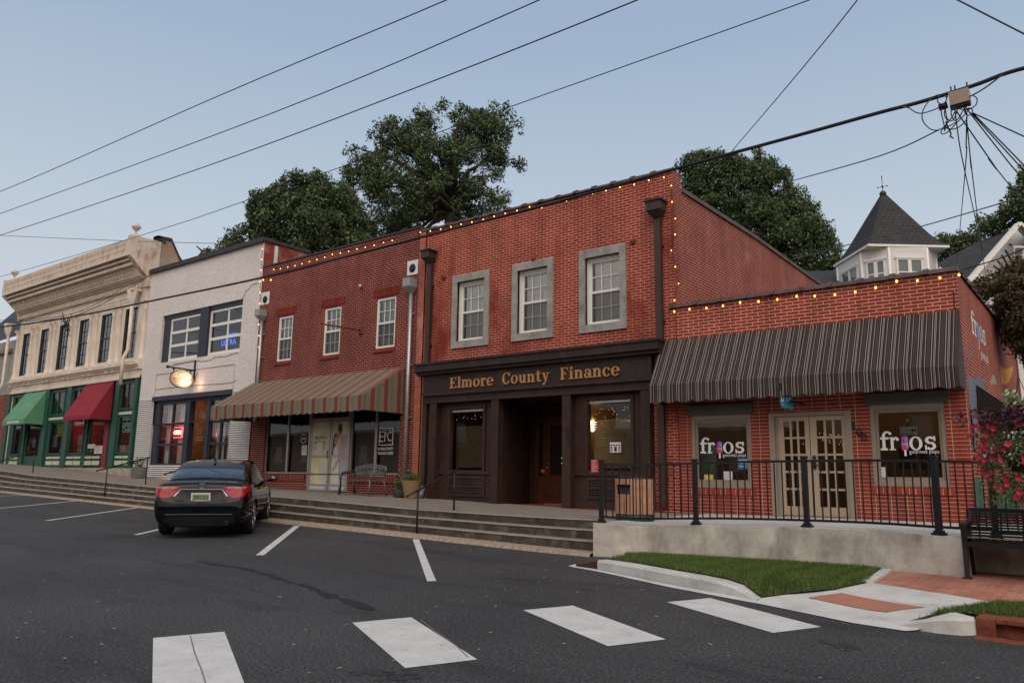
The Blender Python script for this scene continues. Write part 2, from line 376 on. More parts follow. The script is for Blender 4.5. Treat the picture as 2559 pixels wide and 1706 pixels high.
def paintm():
    m,nt,b=newmat('road_paint'); v=uvn(nt)
    c=ramp(nt,noise(nt,v,3,8,.7),[(.3,(.44,.44,.43)),(.7,(.60,.60,.58))])
    wr=ramp(nt,noise(nt,v,16,8,.8),[(.56,(0,0,0)),(.70,(.75,.75,.75))]); c=mixc(nt,wr,c,(.12,.12,.12))
    nt.links.new(c,b.inputs['Base Color']); b.inputs['Roughness'].default_value=.7; bumpn(nt,b,noise(nt,v,60,3,.6),.3,.004); return m
M_asph=asphalt(); M_paint=paintm()
M_conc_old=mk('old_concrete',(.20,.17,.14),.9,var=.3,vs=1.2,bump=.5,bs=30,dirt=(.05,.045,.038),dirtamt=.7,ds=1.2)
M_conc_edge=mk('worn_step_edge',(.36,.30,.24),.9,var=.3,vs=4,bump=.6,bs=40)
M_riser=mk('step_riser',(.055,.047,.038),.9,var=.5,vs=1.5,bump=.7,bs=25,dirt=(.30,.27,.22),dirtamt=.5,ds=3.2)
M_agg=mk('aggregate_kerb',(.30,.235,.17),.95,var=.5,vs=14,bump=.9,bs=60)
M_conc=mk('light_concrete',(.50,.50,.475),.85,var=.16,vs=1.6,bump=.25,bs=60,dirt=(.24,.22,.19),dirtamt=.6,ds=2.4)
M_wallc=mk('stained_concrete',(.45,.42,.37),.9,var=.42,vs=1.6,bump=.3,bs=30,dirt=(.17,.145,.115),dirtamt=.9,ds=1.5,stretch=2.2)
M_deck=mk('deck_concrete',(.42,.42,.40),.85,var=.12,vs=1,bump=.2)
M_pavers=brick('clay_pavers',(.42,.17,.11),(.50,.23,.16),(.20,.11,.08),bw=.22,bh=.11,ms=.004,stain=(.30,.14,.10),samt=.5,bump=.3)
M_entry=brick('entry_brick_floor',(.34,.08,.045),(.42,.12,.06),(.20,.07,.04),bw=.2,bh=.1,ms=.005,bump=.2)
M_tact=mk('tactile_pad',(.36,.15,.10),.8,var=.12,vs=4,bump=.8,bs=38)
M_rust=mk('rusted_iron',(.20,.055,.025),.8,.2,var=.5,vs=9,bump=.5,bs=60,dirt=(.06,.03,.02),dirtamt=.8,ds=6)
M_black=mk('black_metal',(.012,.012,.013),.42,.3,var=.2,vs=4,spec=.5)
M_soil=mk('dark_soil',(.03,.022,.016),.95,var=.4,vs=12,bump=.6)
# ================================================================ ground and road
def smooth(a,b,x): t=min(1,max(0,(x-a)/(b-a))); return t*t*(3-2*t)
def zg(X,Y): return zroad(X,Y)+5.0*smooth(30,42,Y)
mb=MB()
def grow(lo,hi,s): # spacing
    return [lo+(hi-lo)*i/s for i in range(s+1)]
xs=[-1500,-800,-400,-200,-120]+grow(-90,30,60)+[60,120,250,500,900,1500]
ys=[-1500,-800,-400,-200,-100,-60]+grow(-40,11.4,26)+grow(12.4,60,24)+[80,120,200,400,800,1500]
i0=0
for y in ys:
    for x in xs: mb.v.append(Vector((x,y,zg(x,y))))
nx=len(xs)
for j in range(len(ys)-1):
    for i in range(nx-1): mb.f.append([j*nx+i,j*nx+i+1,(j+1)*nx+i+1,(j+1)*nx+i]); mb.mi.append(0); mb.sm.append(True)
road=struct(mb.build('road',M_asph))
mh=MB(); hx=grow(-120,60,36); hy=grow(27,62,14)+[90,140,300,800,1500]; hx=[-1500,-500,-220]+hx+[150,500,1500]
for y in hy:
    for x in hx: mh.v.append(Vector((x,y,zg(x,y)+.03)))
for j in range(len(hy)-1):
    for i in range(len(hx)-1): n_=len(hx); mh.f.append([j*n_+i,j*n_+i+1,(j+1)*n_+i+1,(j+1)*n_+i]); mh.mi.append(0); mh.sm.append(True)
struct(mh.build('hill',mk('hill_grass',(.045,.075,.025),.95,var=.5,vs=1.5,bump=.5,bs=8)))
def on(x,y,dz=0): return Vector((x,y,zroad(x,y)+dz))
def marking(name,pts,label=None,sub=6,seam=None):
    """thin painted quad laid on the sloping road; pts = 4 ground corners in order"""
    m=MB(); a,b,c,d=[Vector((p[0],p[1],0)) for p in pts]
    g=[[None]*(sub+1) for _ in range(sub+1)]
    for i in range(sub+1):
        for j in range(sub+1):
            p=a.lerp(b,i/sub).lerp(d.lerp(c,i/sub),j/sub); g[i][j]=on(p.x,p.y,.005)
    for i in range(sub):
        for j in range(sub): m.face([g[i][j],g[i+1][j],g[i+1][j+1],g[i][j+1]])
    return m.build(name,M_paint,road,label)
# crosswalk bars 0.62 m wide, 2.1 m apart
w_=Vector((.26,.51,0)).normalized()*.615; l_=Vector((1.62,-.86,0)).normalized()
for (x,y,L) in ((-7.18,3.94,2.1),(-6.26,5.5,1.84),(-5.30,7.06,1.76),(-4.29,8.44,1.70)):
    a=Vector((x,y,0)); marking('crosswalk_bar',[a,a+l_*L,a+l_*L+w_,a+w_])
for px in (((1090-40,0),),): pass
def line2(p,q_,wd=.1,name='parking_line'):
    a=onRoad(p); b=onRoad(q_); a.z=b.z=0; d=(b-a).normalized(); n=Vector((-d.y,d.x,0))*wd/2
    return marking(name,[a-n,b-n,b+n,a+n],sub=8)
line2((649,1387),(742,1314),.13); line2((1039,1347),(1079,1452),.12); line2(q(2,400,1386),q(2,1200,1271))
line2(q(2,-330,1310),q(2,690,1212)); line2(q(2,-500,1185),q(2,250,1165))
line2(q(2,1175,1508),q(2,1640,1400),.11)
# worn tar seam across the asphalt, oil spots, dark seams in the first two crosswalk bars
def decal(name,pts2,mat,dz=.004):
    m=MB(); P=[on(x,y,dz) for x,y in pts2]; m.face(P); return m.build(name,mat,road)
M_tar=mk('tar_seal',(.012,.012,.013),.6,var=.3,vs=6); M_oil=mk('oil_stain',(.027,.026,.026),.7,var=.4,vs=5); M_oilp=mk('pale_scuff',(.10,.09,.08),.8); M_chip=mk('pale_chip',(.42,.38,.33),.8)
rt_=random.Random(31)
def blobs(line,n,sp,r0,r1,mat,name,dz):
    m=MB()
    for i in range(n):
        t=rt_.random()*(len(line)-1); a=line[int(t)]; b_=line[int(t)+1]; f=t-int(t); c=Vector((a.x+(b_.x-a.x)*f+rt_.gauss(0,sp),a.y+(b_.y-a.y)*f+rt_.gauss(0,sp)*.7,0)); d=Vector((b_.x-a.x,b_.y-a.y,0)).normalized(); n_=Vector((-d.y,d.x,0)); k=9; rr=rt_.uniform(r0,r1); el_=rt_.uniform(1.2,3)
        m.face([on(*(c+d*math.cos(2*PI*j/k)*rr*el_*rt_.uniform(.6,1.2)+n_*math.sin(2*PI*j/k)*rr*rt_.uniform(.5,1.2)).xy,dz+.00002*i) for j in range(k)])
    return m.build(name,mat,road)
RL=lambda *p:[onRoad(q(0,x,y)) for x,y in p]
LN=RL((455,1290),(560,1305),(700,1345),(790,1378),(850,1398))
blobs(LN,110,.035,.02,.06,M_tar,'tar_seam',.0035)
blobs(RL((830,1545),(960,1560)),22,.10,.015,.05,M_oil,'oil_stain',.0035)
blobs(RL((1900,1470),(1960,1490)),12,.08,.015,.05,M_oil,'oil_stain',.0035)
blobs(RL((1000,1290),(1180,1300),(1300,1340)),12,.25,.008,.02,M_oilp,'scuff_mark',.0035)
blobs(RL((60,1400),(600,1500),(1400,1350),(2100,1540)),70,1.2,.006,.014,M_chip,'stone_chip',.006)
for pts in (((437,1460),(447,1500),(465,1545),(480,1600)),((965,1428-5),(1000,1450),(1050,1485),(1075,1510))):
    m=MB(); P=[onRoad(q(0,x,y)) for x,y in pts]; 
    for a,b_ in zip(P,P[1:]):
        d=(b_-a).normalized(); n_=Vector((-d.y,d.x,0))*.006; m.face([a-n_+Vector((0,0,.0065)),b_-n_+Vector((0,0,.0065)),b_+n_+Vector((0,0,.0065)),a+n_+Vector((0,0,.0065))])
    m.build('paint_seam',M_conc_old,road)
# ================================================================ terrace and steps
def strip(m,fa,fb,x0,x1,n,mi=0):
    P=[(fa(x0+(x1-x0)*i/n),fb(x0+(x1-x0)*i/n)) for i in range(n+1)]
    for (a,b),(c,d) in zip(P,P[1:]): m.face([a,c,d,b],mi)
m=MB(); XL,XR=-75,-7.13
E0=12.35
strip(m,lambda x:(x,E0,fl(x)-.02),lambda x:(x,16.25,fl(x)),XL,XR,60)
struct(m.build('sidewalk',M_conc_old))
m=MB()
def steps(xa,xb,risers,n):
    ys_=[E0-.3*i for i in range(risers)]
    def top(x): return fl(x)-.02
    def bot(x): return on(x,11.45).z+.05
    for i in range(risers):
        za=lambda x,i=i: top(x)+(bot(x)-top(x))*i/risers
        zb=lambda x,i=i: top(x)+(bot(x)-top(x))*(i+1)/risers
        y=ys_[i]; ny=y-.3 if i<risers-1 else 11.33
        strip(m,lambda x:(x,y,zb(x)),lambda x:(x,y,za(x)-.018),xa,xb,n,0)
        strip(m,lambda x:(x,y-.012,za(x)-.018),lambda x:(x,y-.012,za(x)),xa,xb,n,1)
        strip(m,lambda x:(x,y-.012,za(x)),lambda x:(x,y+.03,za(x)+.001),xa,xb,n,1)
        if i<risers-1: strip(m,lambda x:(x,ny,zb(x)),lambda x:(x,y,zb(x)),xa,xb,n,2)
        else:
            strip(m,lambda x:(x,ny,zb(x)),lambda x:(x,y,zb(x)),xa,xb,n,3)
            strip(m,lambda x:(x,ny-.05,on(x,ny).z-.02),lambda x:(x,ny,zb(x)),xa,xb,n,3)
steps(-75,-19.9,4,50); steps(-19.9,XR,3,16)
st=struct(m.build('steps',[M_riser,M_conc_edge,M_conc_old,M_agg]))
# ================================================================ ramp deck, retaining wall
WP=[(1482,11.42),(1560,11.6),(1660,11.78),(1785,11.9),(1910,11.96),(2034,11.98),(2160,11.96),(2280,11.86),(2408,11.66)]
TOPY={1482:1313,1560:1312.5,1660:1312,1785:1312,1910:1314.5,2034:1319,2160:1324.5,2280:1332,2408:1345}
front=[]
for px,Y in WP:
    p=onY((px,TOPY[px]),Y); front.append(Vector((p.x,Y,p.z)))
front[0].z=fl(-7.2)-.02
DECK=[(p.x,p.y) for p in front]
zdk=sum(p.z for p in front)/len(front)
m=MB()
for a,b in zip(front,front[1:]):
    m.face([(a.x,a.y,-.2),(b.x,b.y,-.2),b,a])
    m.face([a,b,(b.x,b.y+.22,b.z+.004),(a.x,a.y+.22,a.z+.004)])
a=front[0]; m.face([(a.x,12.9,-.2),(a.x,a.y,-.2),a,(a.x,12.9,a.z)])
b=front[-1]; m.face([(b.x,b.y,-.2),(b.x,14,-.2),(b.x,14,b.z),b])
rw=m.build('retaining_wall',M_wallc); tag(rw,'low curved stained concrete retaining wall carrying the black railing beside the lawn','retaining wall')
m=MB()
for a,b in zip(front,front[1:]):
    m.face([(a.x,a.y+.2,a.z+.003),(b.x,b.y+.2,b.z+.003),(b.x,16.3,fl(b.x)+.01),(a.x,16.3,fl(a.x)+.01)])
b=front[-1]; m.face([(b.x,b.y+.2,b.z+.003),(6,12.9,b.z-.05),(6,24,b.z-.3),(b.x,16.3,fl(b.x)+.01)])
struct(m.build('ramp_deck',M_deck))
m=MB(); m.box(front[-1].x-.02,8,12.55,12.8,-.3,front[-1].z-.06)
tag(m.build('retaining_wall',M_wallc),'grey ribbed concrete wall running right behind the black metal bench','retaining wall')
# ================================================================ corner apron, lawn, kerbs
ZS=.42   # top of the lawn and apron near the wall (world)
def onS(p,z): return onZ(p,z)
gz=lambda p: on(p.x,p.y).z
A=lambda n,x,y,z: onZ(q(n,x,y),z)
def rl(n,x,y,dz=0): p=onRoad(q(n,x,y)); p.z+=dz; return p
# gutter pan and curb: follow the picture's line on the road, raise by the kerb height
gut=[rl(14,78,149),rl(14,250,180),rl(14,600,257),rl(14,1010,333),rl(14,1180,366),rl(14,1500,431),rl(14,1760,471),rl(14,2055,496),rl(14,2120,499)]
kf=[rl(14,225,163),rl(14,560,232),rl(14,900,297),rl(14,1000,315)]
m=MB()
inner=[rl(14,112,140),rl(14,250,172),rl(14,560,236),rl(14,1000,316),rl(14,1180,352)]
# flat concrete pan in front of the kerb
pan=[p+Vector((0,0,.006)) for p in gut[:5]]+[p+Vector((0,0,.006)) for p in inner[::-1]]
for a,b,c,d in zip(gut,gut[1:5],inner,inner[1:]): m.face([a+Vector((0,0,.006)),b+Vector((0,0,.006)),d+Vector((0,0,.008)),c+Vector((0,0,.008))])
struct(m.build('gutter_pan',M_conc))
def kerb(fr,hs,wd,name='kerb'):
    m=MB(); n=len(fr); P=[]
    for i,p in enumerate(fr):
        d=(fr[min(i+1,n-1)]-fr[max(i-1,0)]); d.z=0; d.normalize(); nn=Vector((-d.y,d.x,0))
        if nn.y<0: nn=-nn
        h=hs[i]; P.append([p+Vector((0,0,-.05)),p+Vector((0,0,h*.8)),p+nn*.025+Vector((0,0,h)),p+nn*wd+Vector((0,0,h)),p+nn*wd+Vector((0,0,-.05))])
    for a,b in zip(P,P[1:]):
        for k in range(4): m.face([a[k],b[k],b[k+1],a[k+1]],0,k in (1,))
    m.face(P[0][::-1]); m.face(P[-1]); return struct(m.build(name,M_conc)),P
kb,KP=kerb([rl(14,225,166),rl(14,330,186),rl(14,450,210),rl(14,560,233),rl(14,700,259),rl(14,820,283),rl(14,900,298),rl(14,1010,318)],[.14,.15,.155,.155,.155,.15,.12,.012],.2)
kb2,KP2=kerb([rl(15,600,690),rl(15,700,706),rl(15,800,722),rl(15,900,733),rl(15,980,739),rl(15,1062,737)],[.03,.08,.13,.155,.16,.16],.28)
# apron of light concrete
zc=lambda t: None
ap=[(14,1010,318,.02),(14,1180,352,.012),(14,1500,431,.01),(14,1700,462,.012),(15,600,690,.012)]
lawn_z=KP[3][3].z
def S(n,x,y,z): p=onZ(q(n,x,y),z); return p
zl=lambda p: on(p.x,p.y).z
def apz(n,x,y,dz):      # point on a plane parallel to the road, dz above it
    p=onRoad(q(n,x,y),lambda X,Y: zroad(X,Y)+dz); return p
AP=[apz(14,1045,306,.03),apz(14,1010,330,.008),apz(14,1180,364,.008),apz(14,1500,430,.008),apz(14,1760,470,.008),apz(15,700,706,.012),apz(15,790,672,.05),apz(15,820,600,.10),apz(15,1190,541,.13),apz(15,820,481,.145),apz(15,450,424,.155),apz(15,400,421,.155),apz(15,200,462,.12),apz(15,0,482,.08)]
CT=[]
for a_,b_ in zip(AP,AP[1:]+AP[:1]):
    n_=max(1,int((b_-a_).length/.15)); CT+=[a_.lerp(b_,i_/n_) for i_ in range(n_)]
def apdz(x,y):
    sw=sd=0
    for p in CT:
        w=1/((p.x-x)**2+(p.y-y)**2+.004)**1.5; sw+=w; sd+=w*(p.z-zroad(p.x,p.y))
    return sd/sw
def draped(poly,name,mat,off=0,cell=.2):
    bm_=bmesh.new(); vs=[bm_.verts.new((p.x,p.y,0)) for p in poly]; bm_.faces.new(vs)
    for ax in (0,1):
        lo,hi=min(p[ax] for p in poly),max(p[ax] for p in poly); k=1
        while lo+cell*k<hi:
            no=[0,0,0]; no[ax]=1; co_=[0,0,0]; co_[ax]=lo+cell*k
            bmesh.ops.bisect_plane(bm_,geom=bm_.verts[:]+bm_.edges[:]+bm_.faces[:],plane_co=co_,plane_no=no); k+=1
    bmesh.ops.triangulate(bm_,faces=[f for f in bm_.faces if len(f.verts)>4]); m=MB()
    for f in bm_.faces:
        P=[Vector((v.co.x,v.co.y,zroad(v.co.x,v.co.y)+apdz(v.co.x,v.co.y)+off)) for v in f.verts]
        if f.normal.z<0: P=P[::-1]
        m.face(P)
    bm_.free(); return m.build(name,mat)
struct(draped(AP,'concrete_path',M_conc))
m=MB()

TP_=[onRoad(q(15,x,y),lambda X,Y: zroad(X,Y)+apdz(X,Y)) for x,y in ((45,512),(248,485),(752,571),(515,601))]
tp=draped(TP_,'tactile_pad',M_tact,.006); struct(tp)
# paver plaza
def tri(pts,name,mat,up=True):
    bm_=bmesh.new(); vs=[bm_.verts.new(p) for p in pts]; f=bm_.faces.new(vs); bmesh.ops.triangulate(bm_,faces=[f]); m=MB()
    for fc in bm_.faces:
        L=[v.co.copy() for v in fc.verts]; m.face(L if fc.normal.z>0 else L[::-1])
    bm_.free(); return m.build(name,mat)
def fz(p,z): return onZ(p,z)
PL=[apz(15,450,424,.15),apz(15,820,481,.14),apz(15,1190,541,.125),apz(15,1344,556,.13),Vector((3,8.6,.39)),Vector((8,8.6,.39)),Vector((8,12.6,.45)),Vector((front[-1].x-.1,12.6,.45))]
wl=onY(q(15,585,348),front[-2].y-.02); PL+= [Vector((front[-1].x+.0,11.7,.45)),Vector((wl.x,front[-2].y,.44)),Vector((wl.x-.1,front[-2].y-.02,.44))]
struct(tri(PL,'brick_paving',M_pavers))
m=MB(); a=apz(15,405,421,.16); b=Vector((wl.x-.12,front[-2].y-.05,.445)); m.obox(a,b,.13,.05); struct(m.build('kerb',M_conc))
# lawn: soil sheet + blades
def in_poly(x,y,poly):
    c=False; n=len(poly)
    for i in range(n):
        a,b=poly[i],poly[(i+1)%n]
        if (a.y>y)!=(b.y>y) and x<(b.x-a.x)*(y-a.y)/(b.y-a.y)+a.x: c=not c
    return c
M_grass=mk('grass_blades',(.075,.125,.026),.7,var=.5,vs=6,spec=.2)
M_grass2=mk('dry_grass_blades',(.17,.16,.055),.8,var=.4,vs=6,spec=.2)
M_sod=mk('lawn_ground',(.035,.06,.016),.95,var=.5,vs=9,bump=.6)
def lawn(poly,n,label,seed):
    rnd=random.Random(seed); zp=[p.z for p in poly]
    g=tri(poly,'lawn_ground',M_sod); struct(g)
    dg=[]; m=MB(); x0,x1=min(p.x for p in poly),max(p.x for p in poly); y0,y1=min(p.y for p in poly),max(p.y for p in poly)
    bv=BVHTree.FromPolygons([v.co for v in g.data.vertices],[list(p.vertices) for p in g.data.polygons])
    k=0
    while k<n:
        x,y=rnd.uniform(x0,x1),rnd.uniform(y0,y1)
        if not in_poly(x,y,poly): k+=1 if rnd.random()<.2 else 0; continue
        h=bv.ray_cast(Vector((x,y,5)),Vector((0,0,-1)))
        if h[0] is None: k+=1; continue
        z=h[0].z; a=rnd.uniform(0,2*PI); hh=rnd.uniform(.025,.07); lx,ly=rnd.gauss(0,.02),rnd.gauss(0,.02); wd=rnd.uniform(.003,.006)
        dx,dy=math.cos(a)*wd,math.sin(a)*wd
        m.face([(x-dx,y-dy,z),(x+dx,y+dy,z),(x+lx,y+ly,z+hh)],1 if rnd.random()<.06+.5*max(0,mnoise.noise(Vector((x*1.7,y*1.7,seed)))) else 0); k+=1
    o=m.build('grass',[M_grass,M_grass2]); tag(o,label,'grass',kind='stuff'); return o
lt=lambda x,y:apz(14,x,y,.15)
LW=[KP[i][3]+Vector((0,0,.012)) for i in range(len(KP))]
LW=LW[:-1]+[apz(14,1045,300,.03),apz(15,0,476,.10),apz(15,200,458,.135),apz(15,400,418,.165),Vector((wl.x-.2,front[-2].y-.03,.455)),
  Vector((front[5].x,front[5].y,.44)),Vector((front[3].x,front[3].y,.42)),Vector((front[1].x,front[1].y-.02,.40)),KP[0][3]+Vector((.25,.75,.02))]
lawn(LW,52000,'short green lawn between the curved kerb and the concrete retaining wall',3)
LW2=[apz(15,650,650,.06),KP2[1][3],KP2[2][3],KP2[3][3],KP2[4][3],KP2[5][3]+Vector((0,0,.0)),KP2[5][3]+Vector((2.5,.1,.02)),Vector((3,8.9,.40)),apz(15,1344,552,.15),apz(15,1190,545,.14),apz(15,820,602,.12)]
lawn(LW2,22000,'small strip of grass above the rusted kerb inlet at lower right',4)
# storm drain inlet: rust red casting in the kerb
d0=KP2[5][0].copy(); e=Vector((1.0,-.03,0)).normalized(); n_=Vector((.03,1,0))
t=thing('storm_drain',d0,'rust red iron storm drain inlet set in the kerb at lower right','storm drain')
m=MB(); zt=KP2[5][2].z+.01; zb=d0.z-.0
def bb(a0,a1,b0,b1,z0,z1): 
    P=[d0+e*a+n_*b for a,b in ((a0,b0),(a1,b0),(a1,b1),(a0,b1))]
    return [Vector((p.x,p.y,z0)) for p in P]+[Vector((p.x,p.y,z1)) for p in P]
m.hexa(bb(.0,.16,-.02,.3,zb,zt)); m.hexa(bb(1.9,2.06,-.02,.3,zb,zt)); m.hexa(bb(.16,1.9,-.02,.3,zt-.05,zt)); m.hexa(bb(.0,2.06,-.2,-.02,zb-.02,zb+.055))
m.build('casting',M_rust,t,bevel=.01)
m=MB(); m.hexa(bb(.16,1.9,.06,.28,zb+.03,zt-.052)); m.build('throat',M_rust,t)
g0=apz(14,120,147,.010); g1=apz(14,222,160,.010); g2=apz(14,228,128,.02); g3=apz(14,350,106,.02)
t=thing('drain_grate',g1,'rusty iron drain grate in the gutter at the left tip of the lawn','drain grate')
m=MB(); A0,A1=g0,g1; B1=g3.lerp(g2,.35); B0=g3.lerp(g0,.45)
M_rustd=mk('dark_rusted_grate',(.055,.022,.014),.85,.1,var=.5,vs=9,bump=.5)
m.slab([A0,A1,g2,B1,B0],.012); m.build('plate',M_rustd,t)
m=MB()
for i in range(9):
    a=A0.lerp(B0,i/8); b=A1.lerp(B1,i/8); m.obox(a+Vector((0,0,.012)),b+Vector((0,0,.012)),.02,.02)
m.build('bar',M_rustd,t)
# ================================================================ building materials
B_red=brick('orange_red_brick',(.35,.052,.028),(.25,.036,.022),(.74,.40,.31),bw=.225,ms=.0068,stain=(.17,.022,.013),samt=.9,ss=.55)
B_dark=brick('maroon_brick',(.165,.021,.014),(.105,.014,.010),(.62,.30,.25),ms=.0066,stain=(.12,.02,.015),samt=.35,ss=.8)
B_side=brick('side_brick',(.29,.052,.032),(.215,.038,.026),(.68,.38,.30),ms=.0066,stain=(.30,.065,.04),samt=.85,ss=.25,wash=(.5,.36,.3))
B_shop=brick('shop_brick',(.31,.050,.028),(.265,.042,.024),(.70,.43,.35),0,bw=.27,bh=.072,ms=.0050,stain=(.22,.04,.022),samt=.35,ss=.9)
B_shopside=brick('shop_side_brick',(.33,.058,.034),(.29,.05,.03),(.75,.47,.38),bw=.6,bh=.0677,ms=.0055,bump=.3)
B_pil=brick('rough_pilaster_brick',(.42,.13,.085),(.34,.09,.06),(.50,.26,.2),bw=.2,bh=.072,ms=.006,stain=(.5,.25,.18),samt=.6,ss=2)
B_cream=brick('cream_painted_brick',(.56,.49,.38),(.50,.43,.33),(.22,.17,.12),ms=.005,stain=(.3,.12,.06),samt=.4)
B_grey=brick('grey_painted_brick',(.42,.42,.40),(.34,.34,.33),(.16,.15,.14),ms=.006)
def whitebrick():
    m,nt,b=newmat('white_painted_brick'); v=uvn(nt)
    t=nd(nt,'ShaderNodeTexWave'); t.wave_type='BANDS'; t.bands_direction='Y'; nt.links.new(v,t.inputs['Vector'])
    t.inputs['Scale'].default_value=.314/.08; t.inputs['Distortion'].default_value=.8; t.inputs['Detail'].default_value=3; t.inputs['Detail Scale'].default_value=6
    c=ramp(nt,t.outputs[0],[(.0,(.26,.25,.25)),(.35,(.58,.56,.54)),(1,(.66,.64,.62))])
    nt.links.new(c,b.inputs['Base Color']); b.inputs['Roughness'].default_value=.7
    bumpn(nt,b,t.outputs[0],1.0,.03); return m
M_wbrick=whitebrick()
def stucco():
    m,nt,b=newmat('white_stucco'); v=uvn(nt)
    base=ramp(nt,noise(nt,v,.6,8,.6),[(.3,(.62,.58,.56)),(.7,(.72,.68,.66))])
    p=ramp(nt,noise(nt,v,13,6,.75),[(.34,(.45,.43,.42)),(.46,(1,1,1))]); c=mixc(nt,1.0,base,p,'MULTIPLY')
    nt.links.new(c,b.inputs['Base Color']); b.inputs['Roughness'].default_value=.9
    bumpn(nt,b,noise(nt,v,11,6,.7),.8,.03); return m
M_stucco=stucco()
M_cream=mk('cream_painted_iron',(.67,.59,.50),.75,var=.10,vs=1.2,bump=.12,bs=30,dirt=(.30,.17,.09),dirtamt=.5,ds=1.3,stretch=3)
M_creamrust=mk('rust_streaked_cream',(.60,.51,.42),.8,var=.16,vs=4,bump=.5,bs=18,dirt=(.26,.09,.035),dirtamt=.95,ds=3.2,stretch=2.2)
M_darkline=mk('dark_crack_line',(.10,.06,.04),.9)  # dark line colour of the stucco cracks
M_green=mk('dark_green_paint',(.018,.075,.055),.5,var=.2,vs=3)
M_green2=mk('window_green_paint',(.03,.10,.05),.6,var=.2,vs=3)
M_pale=mk('pale_green_panel',(.45,.50,.36),.7,var=.1,vs=3)
M_coping=mk('dark_metal_coping',(.045,.04,.045),.5,.4,var=.2,vs=2)
M_tile=mk('clay_coping_tile',(.075,.04,.04),.55,var=.5,vs=5,bump=.4,bs=20,spec=.5)
M_roof=mk('flat_roof',(.08,.08,.08),.9)
M_int=mk('interior_wall',(.16,.14,.12),.9,var=.2)
M_floor=mk('interior_floor',(.10,.07,.05),.7)
M_wframe=mk('white_window_frame',(.74,.72,.68),.5,var=.05,vs=4)
M_blind=mk('window_blind',(.92,.93,.88),.7,var=.05)
M_blindd=mk('brown_blind',(.20,.155,.125),.7,var=.2)
M_stone=mk('weathered_stone_surround',(.30,.29,.265),.9,var=.25,vs=3,bump=.4,bs=25,dirt=(.09,.085,.075),dirtamt=.8,ds=2.0,stretch=2.5)
M_wood=mk('dark_stained_wood',(.034,.014,.009),.6,var=.5,vs=2.2,bump=.25,bs=20,dirt=(.022,.012,.010),dirtamt=.8,ds=2.4,stretch=6)
M_wood2=mk('dark_fascia_wood',(.022,.013,.011),.6,var=.35,vs=2,bump=.2,dirt=(.10,.055,.035),dirtamt=.35,ds=2.4,stretch=5)
M_door=mk('varnished_door',(.075,.025,.013),.35,var=.4,vs=4,spec=.5)
M_brown=mk('brown_gutter_metal',(.050,.036,.027),.45,.3,var=.15,vs=3)
M_galv=mk('galvanised_metal',(.40,.42,.43),.42,.65,var=.15,vs=6,dirt=(.2,.2,.2),dirtamt=.4,ds=5)
M_gbox=mk('grey_box_paint',(.30,.32,.33),.55,.2,var=.08)
M_alum=mk('aluminium_frame',(.42,.38,.34),.4,.6,var=.1)
M_navy=mk('dark_blue_paint',(.022,.026,.042),.5,var=.2)
M_beige=mk('beige_door_paint',(.36,.28,.195),.55,var=.06,vs=3)
M_taupe=mk('taupe_trim',(.25,.205,.16),.6,var=.08)
M_dgrey=mk('dark_grey_trim',(.075,.07,.062),.6,var=.1)
G_win=glassm('window_glass',(.82,.88,.87),1.55,boost=1.35)
G_up=glassm('upper_window_glass',(.96,.98,.97),1.6,boost=1.5)
G_shop=glassm('shop_glass',(.72,.74,.72),1.5,boost=1.0)
G_scr=mk('insect_screen',(.05,.05,.05),.9)
def screenm():
    m,nt,b=newmat('insect_screen_mesh'); nt.nodes.remove(b); out=nt.nodes['Material Output']
    tr=nd(nt,'ShaderNodeBsdfTransparent'); df=nd(nt,'ShaderNodeBsdfDiffuse'); df.inputs[0].default_value=(.06,.06,.06,1); mx=nd(nt,'ShaderNodeMixShader'); mx.inputs[0].default_value=.38
    nt.links.new(tr.outputs[0],mx.inputs[1]); nt.links.new(df.outputs[0],mx.inputs[2]); nt.links.new(mx.outputs[0],out.inputs[0]); return m
M_screen=screenm()
YF=16.0
GND=-.6
def shell(parent,x0,x1,zt,depth,mats,zroof=None,left=True,right=True,interior=True):
    """side walls, back wall and flat roof behind a facade"""
    zr=zroof if zroof else zt-.5; y1=YF+depth
    m=MB()
    if left: m.face([(x0,y1,GND),(x0,YF,GND),(x0,YF,zt),(x0,y1,zt)])
    if right: m.face([(x1,YF,GND),(x1,y1,GND),(x1,y1,zt),(x1,YF,zt)])
    m.face([(x1,y1,GND),(x0,y1,GND),(x0,y1,zt),(x1,y1,zt)])
    w=m.build('side_wall',mats,parent)
    m=MB(); m.face([(x0,YF+.3,zr),(x1,YF+.3,zr),(x1,y1,zr),(x0,y1,zr)]); m.face([(x1,YF+.31,zr-.02),(x0,YF+.31,zr-.02),(x0,YF+.31,zt),(x1,YF+.31,zt)])
    m.build('roof',M_roof,parent); return w
def room(parent,x0,x1,z0,z1,dep=3.5,mat=None,y0=None,floor=True):
    m=MB(); y=(y0 or YF+.24)
    m.face([(x0,y+dep,z0),(x1,y+dep,z0),(x1,y+dep,z1),(x0,y+dep,z1)]); m.face([(x0,y,z0),(x0,y+dep,z0),(x0,y+dep,z1),(x0,y,z1)])
    m.face([(x1,y+dep,z0),(x1,y,z0),(x1,y,z1),(x1,y+dep,z1)]); m.face([(x0,y,z1),(x1,y,z1),(x1,y+dep,z1),(x0,y+dep,z1)])
    m.face([(x0,y,z0),(x1,y,z0),(x1,y+dep,z0),(x0,y+dep,z0)],1)
    return m.build('interior',[mat or M_int,M_floor],parent)
def glass(parent,x0,x1,z0,z1,y,mat=None,name='glass'):
    m=MB(); m.face([(x0,y,z0),(x1,y,z0),(x1,y,z1),(x0,y,z1)]); return m.build(name,mat or G_win,parent)
